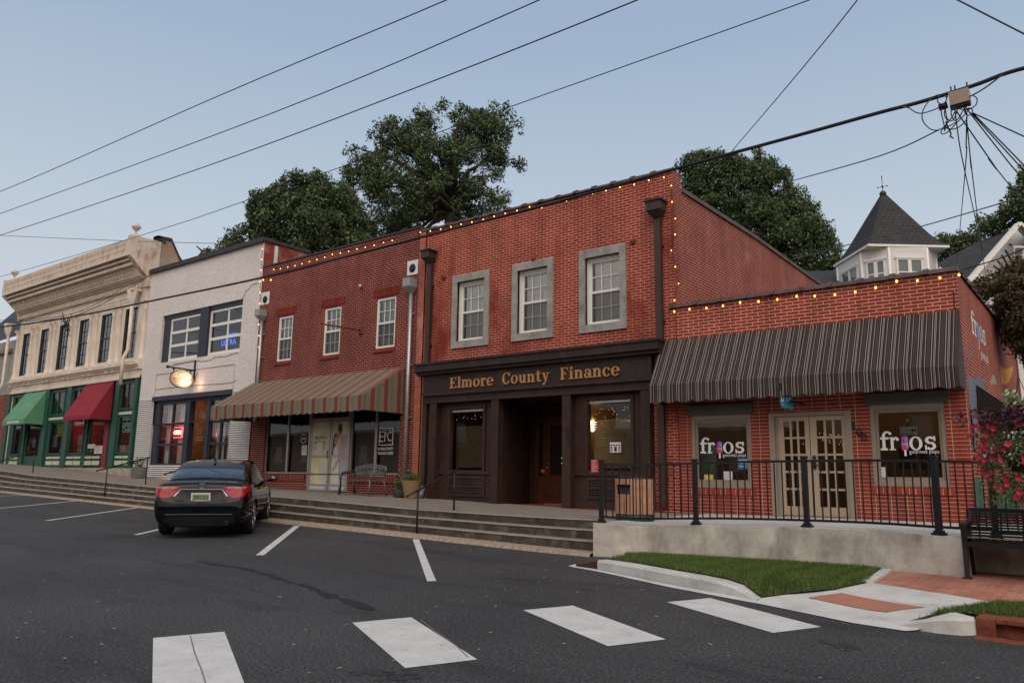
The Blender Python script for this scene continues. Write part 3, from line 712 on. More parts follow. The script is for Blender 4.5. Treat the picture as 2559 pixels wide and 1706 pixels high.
def blinds(parent,x0,x1,z0,z1,y,mat,pitch=.05,tilt=.5,name='blind'):
    m=MB(); n=max(2,int((z1-z0)/pitch))
    for i in range(n):
        z=z0+(i+.5)*(z1-z0)/n; h=pitch*.49
        m.face([(x0,y-.012*tilt,z-h),(x1,y-.012*tilt,z-h),(x1,y+.02*tilt,z+h),(x0,y+.02*tilt,z+h)])
    return m.build(name,mat,parent)
def sash(parent,x0,x1,z0,z1,y,label=None,t=.06,cols=3,rows=2,blind=True,screen=True,fm=None,gm=None,lamp=False,mid=.5,low=True,bl=None,deep=.5):
    """double-hung window set at depth y"""
    fm=fm or M_wframe; m=MB(); m.frame(x0,x1,z0,z1,y-.03,y+.06,t); zm=z0+(z1-z0)*mid
    m.box(x0+t,x1-t,y-.022,y+.04,zm-.03,zm+.03)
    for a,b in ((zm+.03,z1-t),(z0+t,zm-.03)):
        if b==zm-.03 and not low: continue
        for i in range(1,cols): xx=x0+t+(x1-x0-2*t)*i/cols; m.box(xx-.011,xx+.011,y-.004,y+.012,a,b)
        for i in range(1,rows): zz=a+(b-a)*i/rows; m.box(x0+t,x1-t,y-.006,y+.01,zz-.011,zz+.011)
    w=m.build('window',fm,parent,label)
    glass(w,x0+t,x1-t,z0+t,z1-t,y+.014,gm or G_up)
    if blind: blinds(w,x0+t+.05,x1-t,z0+t,z1-t,y+.055,bl or M_blind)
    if screen:
        g=MB(); g.face([(x0+t,y-.026,z0+t),(x1-t,y-.026,z0+t),(x1-t,y-.026,zm-.03),(x0+t,y-.026,zm-.03)]); g.build('insect_screen',M_screen,w)
    bx=MB(); yy=y+deep; bx.face([(x0-.2,yy,z0-.2),(x1+.2,yy,z0-.2),(x1+.2,yy,z1+.2),(x0-.2,yy,z1+.2)]); bx.build('room_wall',M_int,w)
    return w
def coping_tiles(parent,x0,x1,z,y0,y1,n,name='coping'):
    """half-round clay tiles with a raised collar at each joint"""
    m=MB(); yc=(y0+y1)/2; ry=(y1-y0)/2
    def ring(x,k): return [(x,yc-ry*k*math.cos(t),z+.11*k*math.sin(t)) for t in [PI*i/8 for i in range(9)]]
    for i in range(n):
        a=x0+(x1-x0)*i/n; b=x0+(x1-x0)*(i+1)/n
        for (p,q_,kp,kq) in ((a,a+.09,1.22,1.22),(a+.09,b,1.0,.97)):
            A,B=ring(p,kp),ring(q_,kq)
            for k in range(8): m.face([A[k],A[k+1],B[k+1],B[k]],0,True)
            m.face(A); m.face(B[::-1])
    return m.build(name,M_tile,parent)
# ================================================================ 1 far left building
XcL=W(2,35,860).x; XcR=W(2,1140,1000).x
b=thing('grey_brick_building',(XcL-5,YF,fl(-48)),'grey painted brick building with dark blue-grey roof at the far left edge','building')
zt=W(1,0,1240,YF+.6).z
m=MB(); m.wall(XcL-9,XcL-.06,GND,zt,YF+.55,[]); m.build('wall',B_grey,b)
m=MB(); m.box(XcL-9,XcL-.3,YF+.50,YF+.546,GND,W(2,20,280).z); m.build('lower_brick',B_dark,b)
zr0=W(1,0,1240,YF+.5).z; zr1=W(1,0,860,YF+3).z
m=MB(); m.face([(XcL-9,YF+.45,zr0),(XcL-.05,YF+.45,zr0+.25),(XcL-.05,YF+3.5,zr1+.1),(XcL-9,YF+3.5,zr1-.3)]); m.box(XcL-9,XcL-.05,YF+3.4,YF+3.6,GND,zr1-.35)
m.box(XcL-9,XcL-.05,YF+3.3,YF+3.75,zr1-.1,zr1+.12); m.build('roof',mk('blue_grey_roof',(.035,.045,.055),.8,var=.3,vs=1.5,bump=.5,bs=4),b)
m=MB(); m.box(XcL-9,XcL-2.2,YF+.40,YF+.55,W(1,0,1275).z-.2,W(1,0,1275).z); m.build('ledge',M_conc_old,b)
# ================================================================ 2 cream cast iron front
zTop=W(1,1200,300,15.12).z
XcLt=W(1,95,700,15.1).x; XcRt=W(1,1240,290,15.1).x
cb=thing('cream_building',((XcL+XcR)/2,YF,fl(-38)),'cream two-storey cast iron front with ornate rusty cornice and green shopfronts','building')
zs=lambda y,Y=YF: W(1,1200,y,Y).z
ZW0,ZW1=W(1,1070,1362).z,W(1,1080,930).z     # window openings
wins=[]
for a,b_,tp,bt in ((185,265,1160,1512),(340,425,1120,1490),(500,585,1080,1462),(675,770,1032,1425),(865,970,985,1395),(1070,1175,932,1360)):
    A=W(1,a,(tp+bt)/2); B=W(1,b_,(tp+bt)/2); z0=W(1,(a+b_)/2,bt).z; z1=W(1,(a+b_)/2,tp).z; wins.append((A.x,B.x,z0,z1))
z0m=sum(w_[2] for w_ in wins)/6; z1m=sum(w_[3] for w_ in wins)/6
wins=[(a,b_,z0m,z1m) for a,b_,_,_ in wins]
SFT=W(2,1100,165).z           # shopfront head
SFB=W(2,1100,935).z           # shopfront base
DEN=zs(745)
# shopfront bays in pixel x at R2 (y 600)
def sx(x,y=600): return W(2,x,y).x
zg_=lambda y,x=1080: W(2,x,y).z
bays=[('door',110,200,360),('win',430,556),('win2',590,730),('rec',735,945),('win',1012,1168)]
m=MB()
m.wall(XcL,XcR,SFT,zs(690),YF,[(a,b_,c,d) for a,b_,c,d in wins],dep=.34,mr=1)
m.box(XcL,XcL+.12,YF,YF+.3,GND,SFT); m.build('wall',[M_cream,M_green2],cb)
# stone base under the shopfronts
m=MB(); m.box(sx(380,935),XcR,YF-.10,YF+.2,GND,SFB+.02); m.build('stone_plinth',mk('cream_stone_plinth',(.34,.29,.22),.9,var=.35,vs=3,bump=.5,bs=20),cb)
shell(cb,XcL,XcR,zs(690)+.5,22,B_cream,zroof=zs(690)+.2)
# sloping cornice
pr=[(15.10,zs(300,15.1)),(15.10,zs(440,15.1)),(15.02,zs(440,15.1)),(15.02,zs(450,15.1)),(15.22,zs(452,15.2)),(15.22,zs(480,15.2)),(15.16,zs(480,15.2)),(15.16,zs(492,15.2)),(15.32,zs(495,15.3)),(15.32,zs(522,15.3)),(15.26,zs(522,15.3)),(15.26,zs(540,15.3)),(15.44,zs(545,15.4)),(15.62,zs(655,15.65)),(15.74,zs(662,15.7)),(15.70,zs(662,15.7)),(15.72,zs(676,15.75)),(15.82,zs(680,15.8)),(15.85,zs(700,15.85)),(15.92,zs(702,15.9)),(15.94,zs(760,15.9)),(16.0,zs(765)),(16.2,zs(765)),(16.2,zs(300,15.1))]
m=MB(); m.prof(pr,XcL+.02,XcR-.25); c=m.build('cornice',M_cream,cb,'rust-streaked sloping cornice')
# top frieze plate: rusty stamped metal, ribs
m=MB(); m.box(XcL-.05,XcR-.3,15.085,15.098,zs(432,15.1),zs(304,15.1))
n=90
for i in range(n):
    x=XcL+(XcR-XcL-.5)*i/n; m.box(x,x+.05,15.06,15.084,zs(345,15.1),zs(318,15.1)); m.ball((x+.03,15.075,zs(385,15.1)),.03,4)
m.build('top_frieze',M_creamrust,c)
# ornament band on the sloping frieze
m=MB(); n=46; za,zb=zs(552,15.44),zs(650,15.64)
for i in range(n):
    x=XcL+.15+(XcR-XcL-.7)*(i+.5)/n; 
    for k,(dx,f,r) in enumerate(((-.07,.35,.05),(.07,.35,.05),(0,.6,.06),(-.08,.8,.035),(.08,.8,.035),(0,.2,.035))):
        z=za+(zb-za)*f; y=15.44+.18*f; m.ball((x+dx,y-.01,z),r,5)
m.build('ornament',M_cream,c)
m=MB(); n=58
for i in range(n):
    x=XcL+.1+(XcR-XcL-.5)*i/n; m.box(x,x+.09,15.82,15.935,zs(757,15.9),zs(728,15.9)); m.ball((x+.16,15.9,zs(742,15.9)),.035,4)
m.build('dentil',M_cream,c)
m=MB()
for i in range(12):
    x=XcL+.3+(XcR-XcL-.8)*i/12; w=(XcR-XcL)/12*.8; z=zs(840)
    m.frame(x,x+w,z-.09,z+.09,15.975,16.01,.035)
m.build('panel',M_cream,cb)
# end consoles
for (xa,xb) in ((XcL-.16,XcL+.02),(XcR-.27,XcR+.03)):
    m=MB(); P=[(15.0,zTop+.06),(15.0,zs(455,15.1)),(15.15,zs(480,15.1)),(15.55,zs(600,15.5)),(15.80,zs(670,15.8)),(15.86,zs(760,15.8)),(16.0,zs(770)),(16.3,zs(770)),(16.3,zTop+.06)]
    m.prof(P,xa,xb); m.build('console',M_creamrust,c,bevel=.01)
# rusty patch brick parapet side behind console and sloping party wall
m=MB(); X=XcR-.02; P=[(16.3,W(1,1355,330,16.3).z)]
zz=[onX(q(1,x,y),X) for x,y in ((1360,325),(1480,350),(1545,500),(1575,548))]
P=[(zz[0].y,zz[0].z),(zz[1].y,zz[1].z),(zz[2].y,zz[2].z),(zz[3].y,zz[3].z)]
poly=[(16.3,GND+6),(16.3,zTop+.04),(16.5,zTop+.04)]+[(y,z) for y,z in P]+[(P[-1][0],GND+6)]
m.prof(poly,X-.3,X-.0); m.build('party_wall',B_cream,cb)
m=MB()
pp=[(16.5,zTop+.04)]+P
for (a,za_),(b2,zb_) in zip(pp,pp[1:]): m.hexa([(X-.34,a,za_-.02),(X+.05,a,za_-.02),(X+.05,b2,zb_-.02),(X-.34,b2,zb_-.02),(X-.34,a,za_+.1),(X+.05,a,za_+.1),(X+.05,b2,zb_+.1),(X-.34,b2,zb_+.1)])
m.build('side_coping',M_coping,cb)
# finials
for x,zz_ in ((XcL+.35,zTop),(XcR-.25,zTop+.06)):
    m=MB(); k=1.0
    m.lathe((x,15.3,zz_),[(.24*.8,0),(.24*.8,.05),(.10,.12),(.05,.18),(.04,.26),(.10,.31),(.17,.40),(.19,.46),(.14,.53),(.06,.58),(.03,.63),(.001,.66)],14)
    m.build('finial',M_creamrust,cb)
# columns
capz=z1m+.10; basez=z0m-.12
cols=[165,282,325,440,478,612,655,790,842,985,1040,1250]
m0=None
for cx_ in cols:
    x=W(1,cx_,1200 if cx_<700 else 1100).x; m=MB(); r=.10
    m.lathe((x,15.985,0),[(r*1.5,basez-.02),(r*1.5,basez+.08),(r*1.2,basez+.14),(r,basez+.2),(r,(basez+capz)/2-.1),(r*1.15,(basez+capz)/2),(r,(basez+capz)/2+.1),(r*.92,capz-.32),(r*1.15,capz-.28),(r*.95,capz-.24),(r*1.35,capz-.1),(r*1.6,capz),(r*1.6,capz+.05)],14)
    m.box(x-r*1.6,x+r*1.6,15.82,16.02,capz+.04,capz+.12); m.box(x-r*1.5,x+r*1.5,15.84,16.02,z0m-.55,basez)
    m.build('column',M_cream,cb)
m=MB(); zq=z0m-.16
m.prof([(15.86,zq),(15.86,zq-.06),(15.93,zq-.1),(16.0,zq-.1),(16.02,zq)],XcL,XcR-.02)
zq=W(1,1180,1412).z; m.prof([(15.72,zq),(15.72,zq-.07),(15.80,zq-.09),(15.80,zq-.15),(15.88,zq-.18),(15.88,zq-.25),(16.02,zq-.28),(16.02,zq+.03)],XcL-.05,XcR)
m.box(XcL,XcR-.02,15.95,16.02,SFT,zq-.27)
for i in range(34): m.ball((XcL+.25+(XcR-XcL-.4)*i/34,15.945,(SFT+zq)/2+(.05 if i%2 else -.05)),.035,4)
m.prof([(15.88,SFT+.10),(15.88,SFT),(16.02,SFT),(16.02,SFT+.12)],XcL,XcR-.02)
m.build('sill_cornice',M_cream,cb)
for i,(a,b_,c_,d_) in enumerate(wins):
    w_=sash(cb,a+.0,b_-.0,c_,d_,YF+.07,t=.05,cols=3,rows=2,blind=False,screen=False,fm=mk('dark_sash',(.05,.04,.035),.6),gm=G_up,deep=1.2)
    # pale curtain in the upper sash of the right-hand windows
    if i>=3:
        m=MB(); m.face([(a+.1,YF+.5,(c_+d_)/2),(b_,YF+.5,(c_+d_)/2),(b_,YF+.5,d_),(a+.1,YF+.5,d_)]); m.build('curtain',mk('pale_curtain',(.6,.55,.55),.9),w_)
room(cb,XcL+.2,XcR-.2,z0m-.4,z1m+.4,5,y0=YF+1.6)
# downspouts of the cream front
for (X_,zt_,zb_,lab) in ((W(1,132,1160).x,W(1,130,1160).z,fl(-44)+.1,None),(W(1,1205,900).x,W(1,1205,880).z,W(2,1175,215).z,None)):
    m=MB(); zj=W(1,1185,1345).z if zb_>3 else z0m-.6
    m.tube([(X_,15.7,zt_),(X_,15.7,zj+.25),(X_+.0,15.55,zj-.1),(X_-.02,15.55,zb_)],.075,8)
    m.lathe((X_,15.7,zt_-.1),[(.09,-.1),(.2,.15),(.26,.4),(.26,.55)],4,sm=False); m.box(X_-.22,X_+.22,15.5,15.92,zt_+.40,zt_+.52)
    m.build('downspout',M_cream,cb)
# ---- shopfront carpentry
sfm=MB()
PIL=[]
def vbar(x,w): k_=MB(); k_.box(x-w/2,x+w/2,15.9,16.1,SFB,SFT); PIL.append(k_)
zTb=zg_(430); zPn0,zPn1=zg_(468),zg_(445); zWt=zg_(480); zWb=zg_(803)
for px_,w in ((60,.34),(395,.36),(585,.40),(1000,.36)): vbar(sx(px_,600),w)
vbar(XcR-.2,.2)
holes=[]
def win(px0,px1,zb,zt): holes.append((sx(px0),sx(px1),zb,zt))
# transoms
TR=[]
for a,b_ in ((445,562),(622,742),(1040,1160)): TR.append((W(2,a,350).x,W(2,b_,350).x)); holes.append((W(2,a,350).x,W(2,b_,350).x,zTb+.02,SFT-.12))
holes.append((sx(120,400),sx(220,400),zTb+.02,SFT-.12)); TR.append((sx(120,400),sx(220,400)))
LOW=[(sx(112),sx(186)),(sx(428),sx(548)),(sx(598),sx(728)),(sx(1018),sx(1158))]
for a,b_ in LOW: holes.append((a,b_,zWb,zWt))
DR=[(sx(212),sx(345)),(sx(748),sx(905))]
for a,b_ in DR: holes.append((a,b_,SFB+.02,zWt))
m=MB(); m.wall(XcL+.14,XcR-.1,SFB,SFT,YF+.02,holes,dep=.14)
m.v+=[];
base=len(m.v)
sf=m.build('shopfront',M_green,cb); [k_.build('pilaster',M_green,sf) for k_ in PIL]
for a,b_ in TR:
    w_=MB(); w_.frame(a,b_,zTb+.02,SFT-.12,YF-.02,YF+.06,.07); xm=(a+b_)/2; w_.box(xm-.02,xm+.02,YF+.0,YF+.05,zTb+.09,SFT-.19); w_=w_.build('transom_window',M_green,cb); glass(w_,a+.05,b_-.05,zTb+.06,SFT-.16,YF+.04,G_shop)
for i,(a,b_) in enumerate(LOW):
    w_=MB(); w_.frame(a,b_,zWb,zWt,YF-.02,YF+.06,.06); w_=w_.build('shop_window',M_green,cb); glass(w_,a+.05,b_-.05,zWb+.04,zWt-.04,YF+.04,G_shop)
m=MB()
for a,b_ in ((430,548),(1016,1168)): m.box(sx(a,480),sx(b_,480),YF-.03,YF+.0,zPn0,zPn1); m.build('cream_panel',M_pale,cb); m=MB()
for a,b_ in LOW+[(DR[1][0]+.12,DR[1][1]-.15)]:
    w=(b_-a); xm=(a+b_)/2
    for (u,v_) in ((a+.04,xm-.04),(xm+.04,b_-.04)):
        m.box(u,v_,YF-.03+(.0),YF+.0,zg_(845),zg_(825)); m.box(u,v_,YF-.03,YF+.0,zg_(905),zg_(866))
    m.build('cream_panel',M_pale,cb); m=MB()
m.box(DR[0][0]+.15,DR[0][1]-.1,YF+.13,YF+.155,zg_(905),zg_(866))
m.build('cream_panel',M_pale,cb)
for i,(a,b_) in enumerate(DR):
    d_=MB(); d_.frame(a,b_,SFB+.02,zWt,YF+.10,YF+.18,.12,tb=.55); d_=d_.build('door',M_green,cb); glass(d_,a+.12,b_-.12,SFB+.57,zWt-.12,YF+.14,G_shop)
m=MB(); m.box(sx(905),sx(940),YF-.02,YF+.0,SFB,zWt); m.build('red_panel',mk('crimson_paint',(.22,.01,.02),.5),cb)
room(cb,XcL+.2,sx(580),SFB,SFT,2.6,mk('shop_interior_grey',(.26,.25,.24),.9,var=.3))
room(cb,sx(590),XcR-.15,SFB,SFT,2.4,mk('shop_interior_pink',(.20,.085,.09),.9,var=.4))
def plamp(loc,e,col,parent,name='lamp',r=.08):
    L=bpy.data.lights.new(name,'POINT'); L.energy=e; L.color=col; L.shadow_soft_size=r; o=bpy.data.objects.new(name,L); COL.objects.link(o); off=Vector((0,0,0)); p=parent
    while p is not None: off+=p.location; p=p.parent
    o.location=Vector(loc)-off; o.parent=parent; return o
# goods on display
random.seed(5)
def clutter(parent,x0,x1,z0,y,n,cols,hmax=.5,z1=None,name='display_goods'):
    m=MB(); x=x0
    for i in range(n):
        w=random.uniform(.08,.26); h=random.uniform(.12,hmax); xx=random.uniform(x0,x1-w); yy=y+random.uniform(0,.3)
        k=random.randrange(3); c_=random.randrange(len(cols))
        if k==0: m.box(xx,xx+w,yy,yy+.15,z0,z0+h,c_)
        elif k==1: m.lathe((xx+w/2,yy+.1,z0),[(w*.3,0),(w*.4,h*.3),(w*.25,h*.7),(w*.1,h*.8),(w*.1,h)],10,c_)
        else: zz=z0+random.uniform(.5,1.4); m.box(xx,xx+w*1.2,yy,yy+.02,zz,zz+h*.8,c_)
    return m.build(name,cols,parent)
cc=[mk('goods_%s'%n,c,.7) for n,c in (('white',(.55,.52,.48)),('blue',(.06,.16,.35)),('ochre',(.45,.30,.08)),('brown',(.16,.08,.05)),('pink',(.5,.12,.15)))]
clutter(cb,LOW[0][0],LOW[0][1],zWb+.02,YF+.3,7,cc); clutter(cb,LOW[1][0],LOW[1][1],zWb+.02,YF+.3,12,cc); clutter(cb,DR[0][0],DR[0][1],SFB+.5,YF+.5,8,cc)
clutter(cb,LOW[2][0],LOW[2][1],zWb+.02,YF+.3,12,cc); clutter(cb,DR[1][0],DR[1][1],SFB+.5,YF+.5,9,cc); clutter(cb,LOW[3][0],LOW[3][1],zWb+.02,YF+.3,10,cc)
def poster(parent_cat,x0,x1,z0,z1,y,cols,body,label,cat,tm=None,rot=0,name='notice',group=None,lines=None):
    m=MB(); m.box(x0,x1,y,y+.006,z0,z1,0)
    if lines:
        for (t_,f0,f1,g0_,g1_,mi) in lines: text_to(m,t_,x0+(x1-x0)*f0,x0+(x1-x0)*f1,z0+(z1-z0)*g0_,z0+(z1-z0)*g1_,y-.002,mi)
    if body:
        nb=body
        for i in range(nb):
            zz=z1-(z1-z0)*(i+.8)/(nb+.6); m.box(x0+(x1-x0)*.12,x0+(x1-x0)*random.uniform(.6,.9),y-.002,y,zz,zz+(z1-z0)*.25/(nb+1),1)
    o=m.build(name,cols,None,loc=(x0,y,z0)); tag(o,label,cat,group); return o
M_paper=mk('white_paper',(.62,.6,.58),.8,var=.03); M_ink=mk('black_ink',(.02,.02,.02),.6); M_wht=mk('white_lettering',(.75,.74,.73),.6,var=.03)
M_inkg=mk('grey_ink',(.3,.3,.3),.7)
def signbox(n,tl,br,y=YF+.10): a=W(n,*tl,y); b_=W(n,*br,y); return a.x,b_.x,b_.z,a.z
x0,x1,z0,z1=signbox(2,(762,725),(822,760)); poster(0,x0,x1,z0,z1,YF+.09,[M_paper,M_inkg],2,'white shop card lying low in the doorway glass under the red awning','notice')
x0,x1,z0,z1=signbox(2,(820,738),(885,805)); poster(0,x0,x1,z0,z1,YF+.09,[M_paper,M_ink],4,'black lettered square board at the foot of the glass door under the red awning','notice')
x0,x1,z0,z1=signbox(2,(1012,735),(1080,788)); poster(0,x0,x1,z0,z1,YF+.12,[M_paper,M_inkg],2,'white card beside the pink card in the soap and candle shop window','notice')
x0,x1,z0,z1=signbox(2,(1092,735),(1150,790)); poster(0,x0,x1,z0,z1,YF+.12,[mk('pink_card',(.55,.36,.36),.8),M_inkg],2,'pink card in the soap and candle window nearest the white brick wall','notice')
a=W(2,470,560); 
x0,x1,z0,z1=signbox(2,(440,550),(492,635),YF+.25); o=poster(0,x0,x1,z0,z1,YF+.25,[mk('blue_art',(.05,.22,.42),.7,var=.5,vs=9),M_paper],0,'blue painting hanging in the window right of the green awning','painting',name='painting')
x0,x1,z0,z1=signbox(2,(500,548),(545,655),YF+.25); o=poster(0,x0,x1,z0,z1,YF+.25,[mk('yellow_art',(.5,.45,.08),.7,var=.6,vs=12),M_ink],0,'yellow painting hanging in the window right of the green awning','painting',name='painting')
M_gtext=mk('green_lettering',(.06,.30,.22),.6)
m=MB()
for i,(t_,w) in enumerate((('Soaps,',75),('Lotions',78),('Candles',82))):
    a=W(2,1058,530+47*i,YF-.0); b_=W(2,1058+w,500+44*i,YF-.0); text_to(m,t_,a.x,b_.x,a.z,a.z+.24,YF-.004,bold=.01)
m.build('window_lettering',M_gtext,cb)
# awnings: sloped sheet, valance, returns
def awning(parent,name,label,xa,xb,zr,zf,yf,vh,mats,stripe=None,ends=True,scal=.18,ry=15.93,sides=None):
    """xa..xb ridge on the wall; front fold at yf,zf; valance vh tall, stripes along x by material slot"""
    m=MB(); 
    def cells(a,b):
        if not stripe: return [(a,b,0)]
        out=[];x=a;k=0
        while x<b-1e-6:
            w,mi=stripe[k%len(stripe)]; out.append((x,min(b,x+w),mi)); x+=w; k+=1
        return out
    for a,b_,mi in cells(xa,xb): m.face([(a,yf,zf),(b_,yf,zf),(b_,ry,zr),(a,ry,zr)],mi)
    top=m.build('awning',mats,parent,label)
    def valance(pts):  # along polyline points (x,y) with scalloped hem, stripes by length
        m=MB(); L=0
        for (x1,y1),(x2,y2) in pts:
            d=math.hypot(x2-x1,y2-y1); n=max(1,int(round(d/scal)))
            st=[(s0,s1,mi) for s0,s1,mi in cells(0,d)]
            cuts=sorted({0,d,*[s for s,_,_ in st],*[d*i/(n*4) for i in range(n*4+1)]})
            for s0,s1 in zip(cuts,cuts[1:]):
                if s1-s0<1e-5: continue
                mid=(s0+s1)/2; mi=next((k for a,b_,k in st if a<=mid<b_),0)
                hem=lambda s: zf-vh-.035*abs(math.sin(PI*s/(d/n)))
                P=lambda s,z:(x1+(x2-x1)*s/d,y1+(y2-y1)*s/d,z)
                m.face([P(s0,hem(s0)),P(s1,hem(s1)),P(s1,zf),P(s0,zf)],mi)
        return m
    v=valance([((xa,yf),(xb,yf))]); v.build('valance',mats,top)
    if ends:
        for k,x in enumerate((xa,xb)):
            m=MB(); d=ry-yf
            for a,b_,mi in cells(0,d):
                za_=zf+(zr-zf)*a/d; zb2=zf+(zr-zf)*b_/d
                P=[(x,yf+a,zf-vh),(x,yf+b_,zf-vh),(x,yf+b_,zb2),(x,yf+a,za_)]
                m.face(P,mi)
            m.build('side_panel',mats if not sides else sides,top)
    m=MB()
    for x in (xa+.03,xb-.03): m.tube([(x,yf+.03,zf-.02),(x,ry,zf-.02)],.015,6); m.tube([(x,yf+.03,zf-.02),(x,ry,zr-.04)],.015,6)
    m.tube([(xa+.03,yf+.03,zf-.02),(xb-.03,yf+.03,zf-.02)],.015,6); m.build('awning_frame',M_black,top)
    return top
M_awg=mk('green_canvas',(.10,.26,.15),.85,var=.12,vs=2,bump=.1); M_awr=mk('red_canvas',(.23,.015,.030),.85,var=.15,vs=2,bump=.1)
def aw_fit(n,ridgeR,foldR,ridgeL,foldL):
    """ridge on the wall; solve the fold depth so the right end lies in the plane of the ridge's right end"""
    rr=W(n,*ridgeR,15.93); f=onX(q(n,*foldR),rr.x); l=W(n,*ridgeL,15.93)
    return l.x,rr.x,(rr.z+l.z)/2,f.z,f.y
xa,xb,zr_,zf_,yf_=aw_fit(2,(408,260),(208,505),(222,285),None)
awning(cb,'awning','plain green canvas awning',xa,xb,zr_,zf_,yf_,.22,[M_awg])
xg=xa
m=MB(); L_=xb-xa
for k in range(16):
    if k==7: continue
    x=xa+L_*(.22+.036*k); m.box(x,x+L_*.022,yf_-.012,yf_-.008,zf_-.17+(k%3)*.01,zf_-.06-(k%2)*.02)
m.build('faded_lettering',M_wht,[c for c in cb.children if c.name.startswith('awning')][-1])
xa,xb,zr_,zf_,yf_=aw_fit(2,(988,180),(782,470),(752,205),None)
awning(cb,'awning','plain dark red canvas awning',xa,xb,zr_,zf_,yf_,.16,[M_awr])
bpy.context.view_layer.update()
# red lamp glow in the middle shop
rl_=thing('shop_lamp',W(2,788,512,YF+.6),'small glowing red lamp just inside the doorway under the red awning','lamp')
m=MB(); p=W(2,788,512,YF+.6); m.ball(p,.07,8); m.build('bulb',emit('red_bulb',(1,.02,.03),14),rl_); plamp(p+Vector((0,.0,-.2)),12,(1,.08,.10),rl_,'lamp_or_fill_light')
# ================================================================ 3 white stucco building
XwL=XcR+.02; XwR=W(2,2200,220).x
ztL=W(1,1320,632).z; ztR=W(1,2270,352).z; ztW=(ztL+ztR)/2
wb=thing('white_building',((XwL+XwR)/2,YF,fl(-27)),'white stucco shop with garage style upper windows and rough painted brick piers','building')
gx0,gx1,gz0,gz1=rect(1,(1400,1005),(2093,852),(1380,1410),(2078,1300))
sfL=q(23,30,120); sx0=onY(q(23,28,110)).x; sx1=onY(q(23,885,300)).x; szt=onY(q(23,60,95)).z; szb=onY(q(23,40,812)).z
szt=(szt+onY(q(23,890,18)).z)/2
flw=fl(-29)-.02
dx0=onY(q(23,375,400)).x; dx1=onY(q(23,600,400)).x
holes=[(gx0,gx1,gz0,gz1),(sx0,sx1,szb,szt)]
zbr=W(2,1250,345).z   # top of the rough brick
m=MB(); m.wall(XwL,XwR,zbr,ztW,YF,[(gx0,gx1,gz0,gz1),(sx0,sx1,zbr-1,szt)],dep=.28); m.build('wall',M_stucco,wb)
m=MB(); m.wall(XwL+.04,XwR-.02,GND,zbr,YF-.03,[(sx0,sx1,szb,zbr+1)],dep=.3)
m.face([(XwL+.04,YF-.03,zbr),(XwR-.02,YF-.03,zbr),(XwR-.02,YF,zbr),(XwL+.04,YF,zbr)])
xq=W(2,2145,700).x
m.build('brick_pier',M_wbrick,wb)
shell(wb,XwL,XwR,ztW,20,[mk('red_painted_side',(.22,.035,.02),.85,var=.3,vs=3,dirt=(.5,.48,.45),dirtamt=.5,ds=2)],zroof=ztW-.5)
m=MB(); m.box(XwL-.05,XwR+.06,15.90,16.35,ztW-.02,ztW+.13); m.box(XwL-.05,XwR+.06,15.88,15.90,ztW-.06,ztW+.10); m.box(XwR-.25,XwR+.06,16.35,18,ztW-.02,ztW+.1); m.build('coping',M_coping,wb)
m=MB(); m.box(XwR+.005,XwR+.05,16.42,16.55,ztW-1.75,ztW-.1); m.tube([(XwR+.06,16.5,ztW-1.7),(XwR+1.2,16.6,ztW-1.9)],.05,6); m.build('flashing',mk('white_flashing',(.6,.6,.6),.6),wb)
# hairline cracks in the stucco
m=MB()
def crack(n,pts):
    P=[W(n,x,y,YF-.003) for x,y in pts]
    for a,b in zip(P,P[1:]): m.tube([a,b],.012,4,cap=False)
crack(1,[(2230,715),(2175,735),(2150,770),(2125,790),(2110,830),(2095,850)]); crack(1,[(1690,1385),(1750,1395),(1830,1380),(1850,1360),(1960,1350),(2000,1330),(2060,1318)]); crack(1,[(1500,1420),(1600,1400),(1690,1385)])
crack(2,[(1340,255),(1500,235),(1700,215),(1900,205),(2020,190),(2040,172)])
m.build('crack',M_darkline,wb)
# upper garage-door windows
m=MB(); gap=(gx1-gx0)
def xg_(px,y=1200): return W(1,px,y).x
cxa=xg_(1715,1150); cxb=xg_(1785,1150); lx0=xg_(1445,1200); lx1=cxa; rx0=cxb; rx1=gx1

m=MB(); m.box(gx0,lx0,YF+.10,YF+.26,gz0,gz1); m.box(cxa,cxb,YF+.02,YF+.26,gz0,gz1); m.box(gx0,gx1,YF+.08,YF+.26,gz1-.16,gz1+.0); m.build('window_post',M_navy,wb)
for (a,b_) in ((lx0,lx1),(rx0,rx1)):
    m=MB(); z0_,z1_=gz0+.02,gz1-.17; m.frame(a,b_,z0_,z1_,YF+.12,YF+.2,.09,tb=.12)
    for i in (1,2): zz=z0_+.1+(z1_-z0_-.15)*i/3; m.box(a+.09,b_-.09,YF+.125,YF+.18,zz-.055,zz+.055)
    xm=a+(b_-a)*.53; m.box(xm-.04,xm+.04,YF+.13,YF+.185,z0_+.1,z1_-.08)
    w_=m.build('window',M_wframe,wb); glass(w_,a+.05,b_-.05,z0_+.05,z1_-.05,YF+.16,G_win)
room(wb,gx0-.5,gx1+.5,gz0-.6,gz1+.4,5,mk('upper_room_wall',(.22,.21,.19),.9,var=.2),y0=YF+.3)
# blue neon in the upper window
nm=emit('blue_neon',(.05,.16,1.0),2); a=W(1,1912,1250,YF+.3); b_=W(1,2042,1212,YF+.3)
m=MB(); text_to(m,'ULTRA',a.x,b_.x,(a.z+b_.z)/2-.10,(a.z+b_.z)/2+.12,YF+.30); 
P=[(a.x+(b_.x-a.x)*(.35+.6*i/12),YF+.3,(a.z+b_.z)/2+.30+.05*math.sin(i*1.7)) for i in range(13)]; m.tube(P,.014,5)
o=m.build('neon_sign',nm,None,loc=(a.x,YF+.3,a.z)); tag(o,'blue glowing ULTRA beer neon sign in the upper garage style window','neon sign')
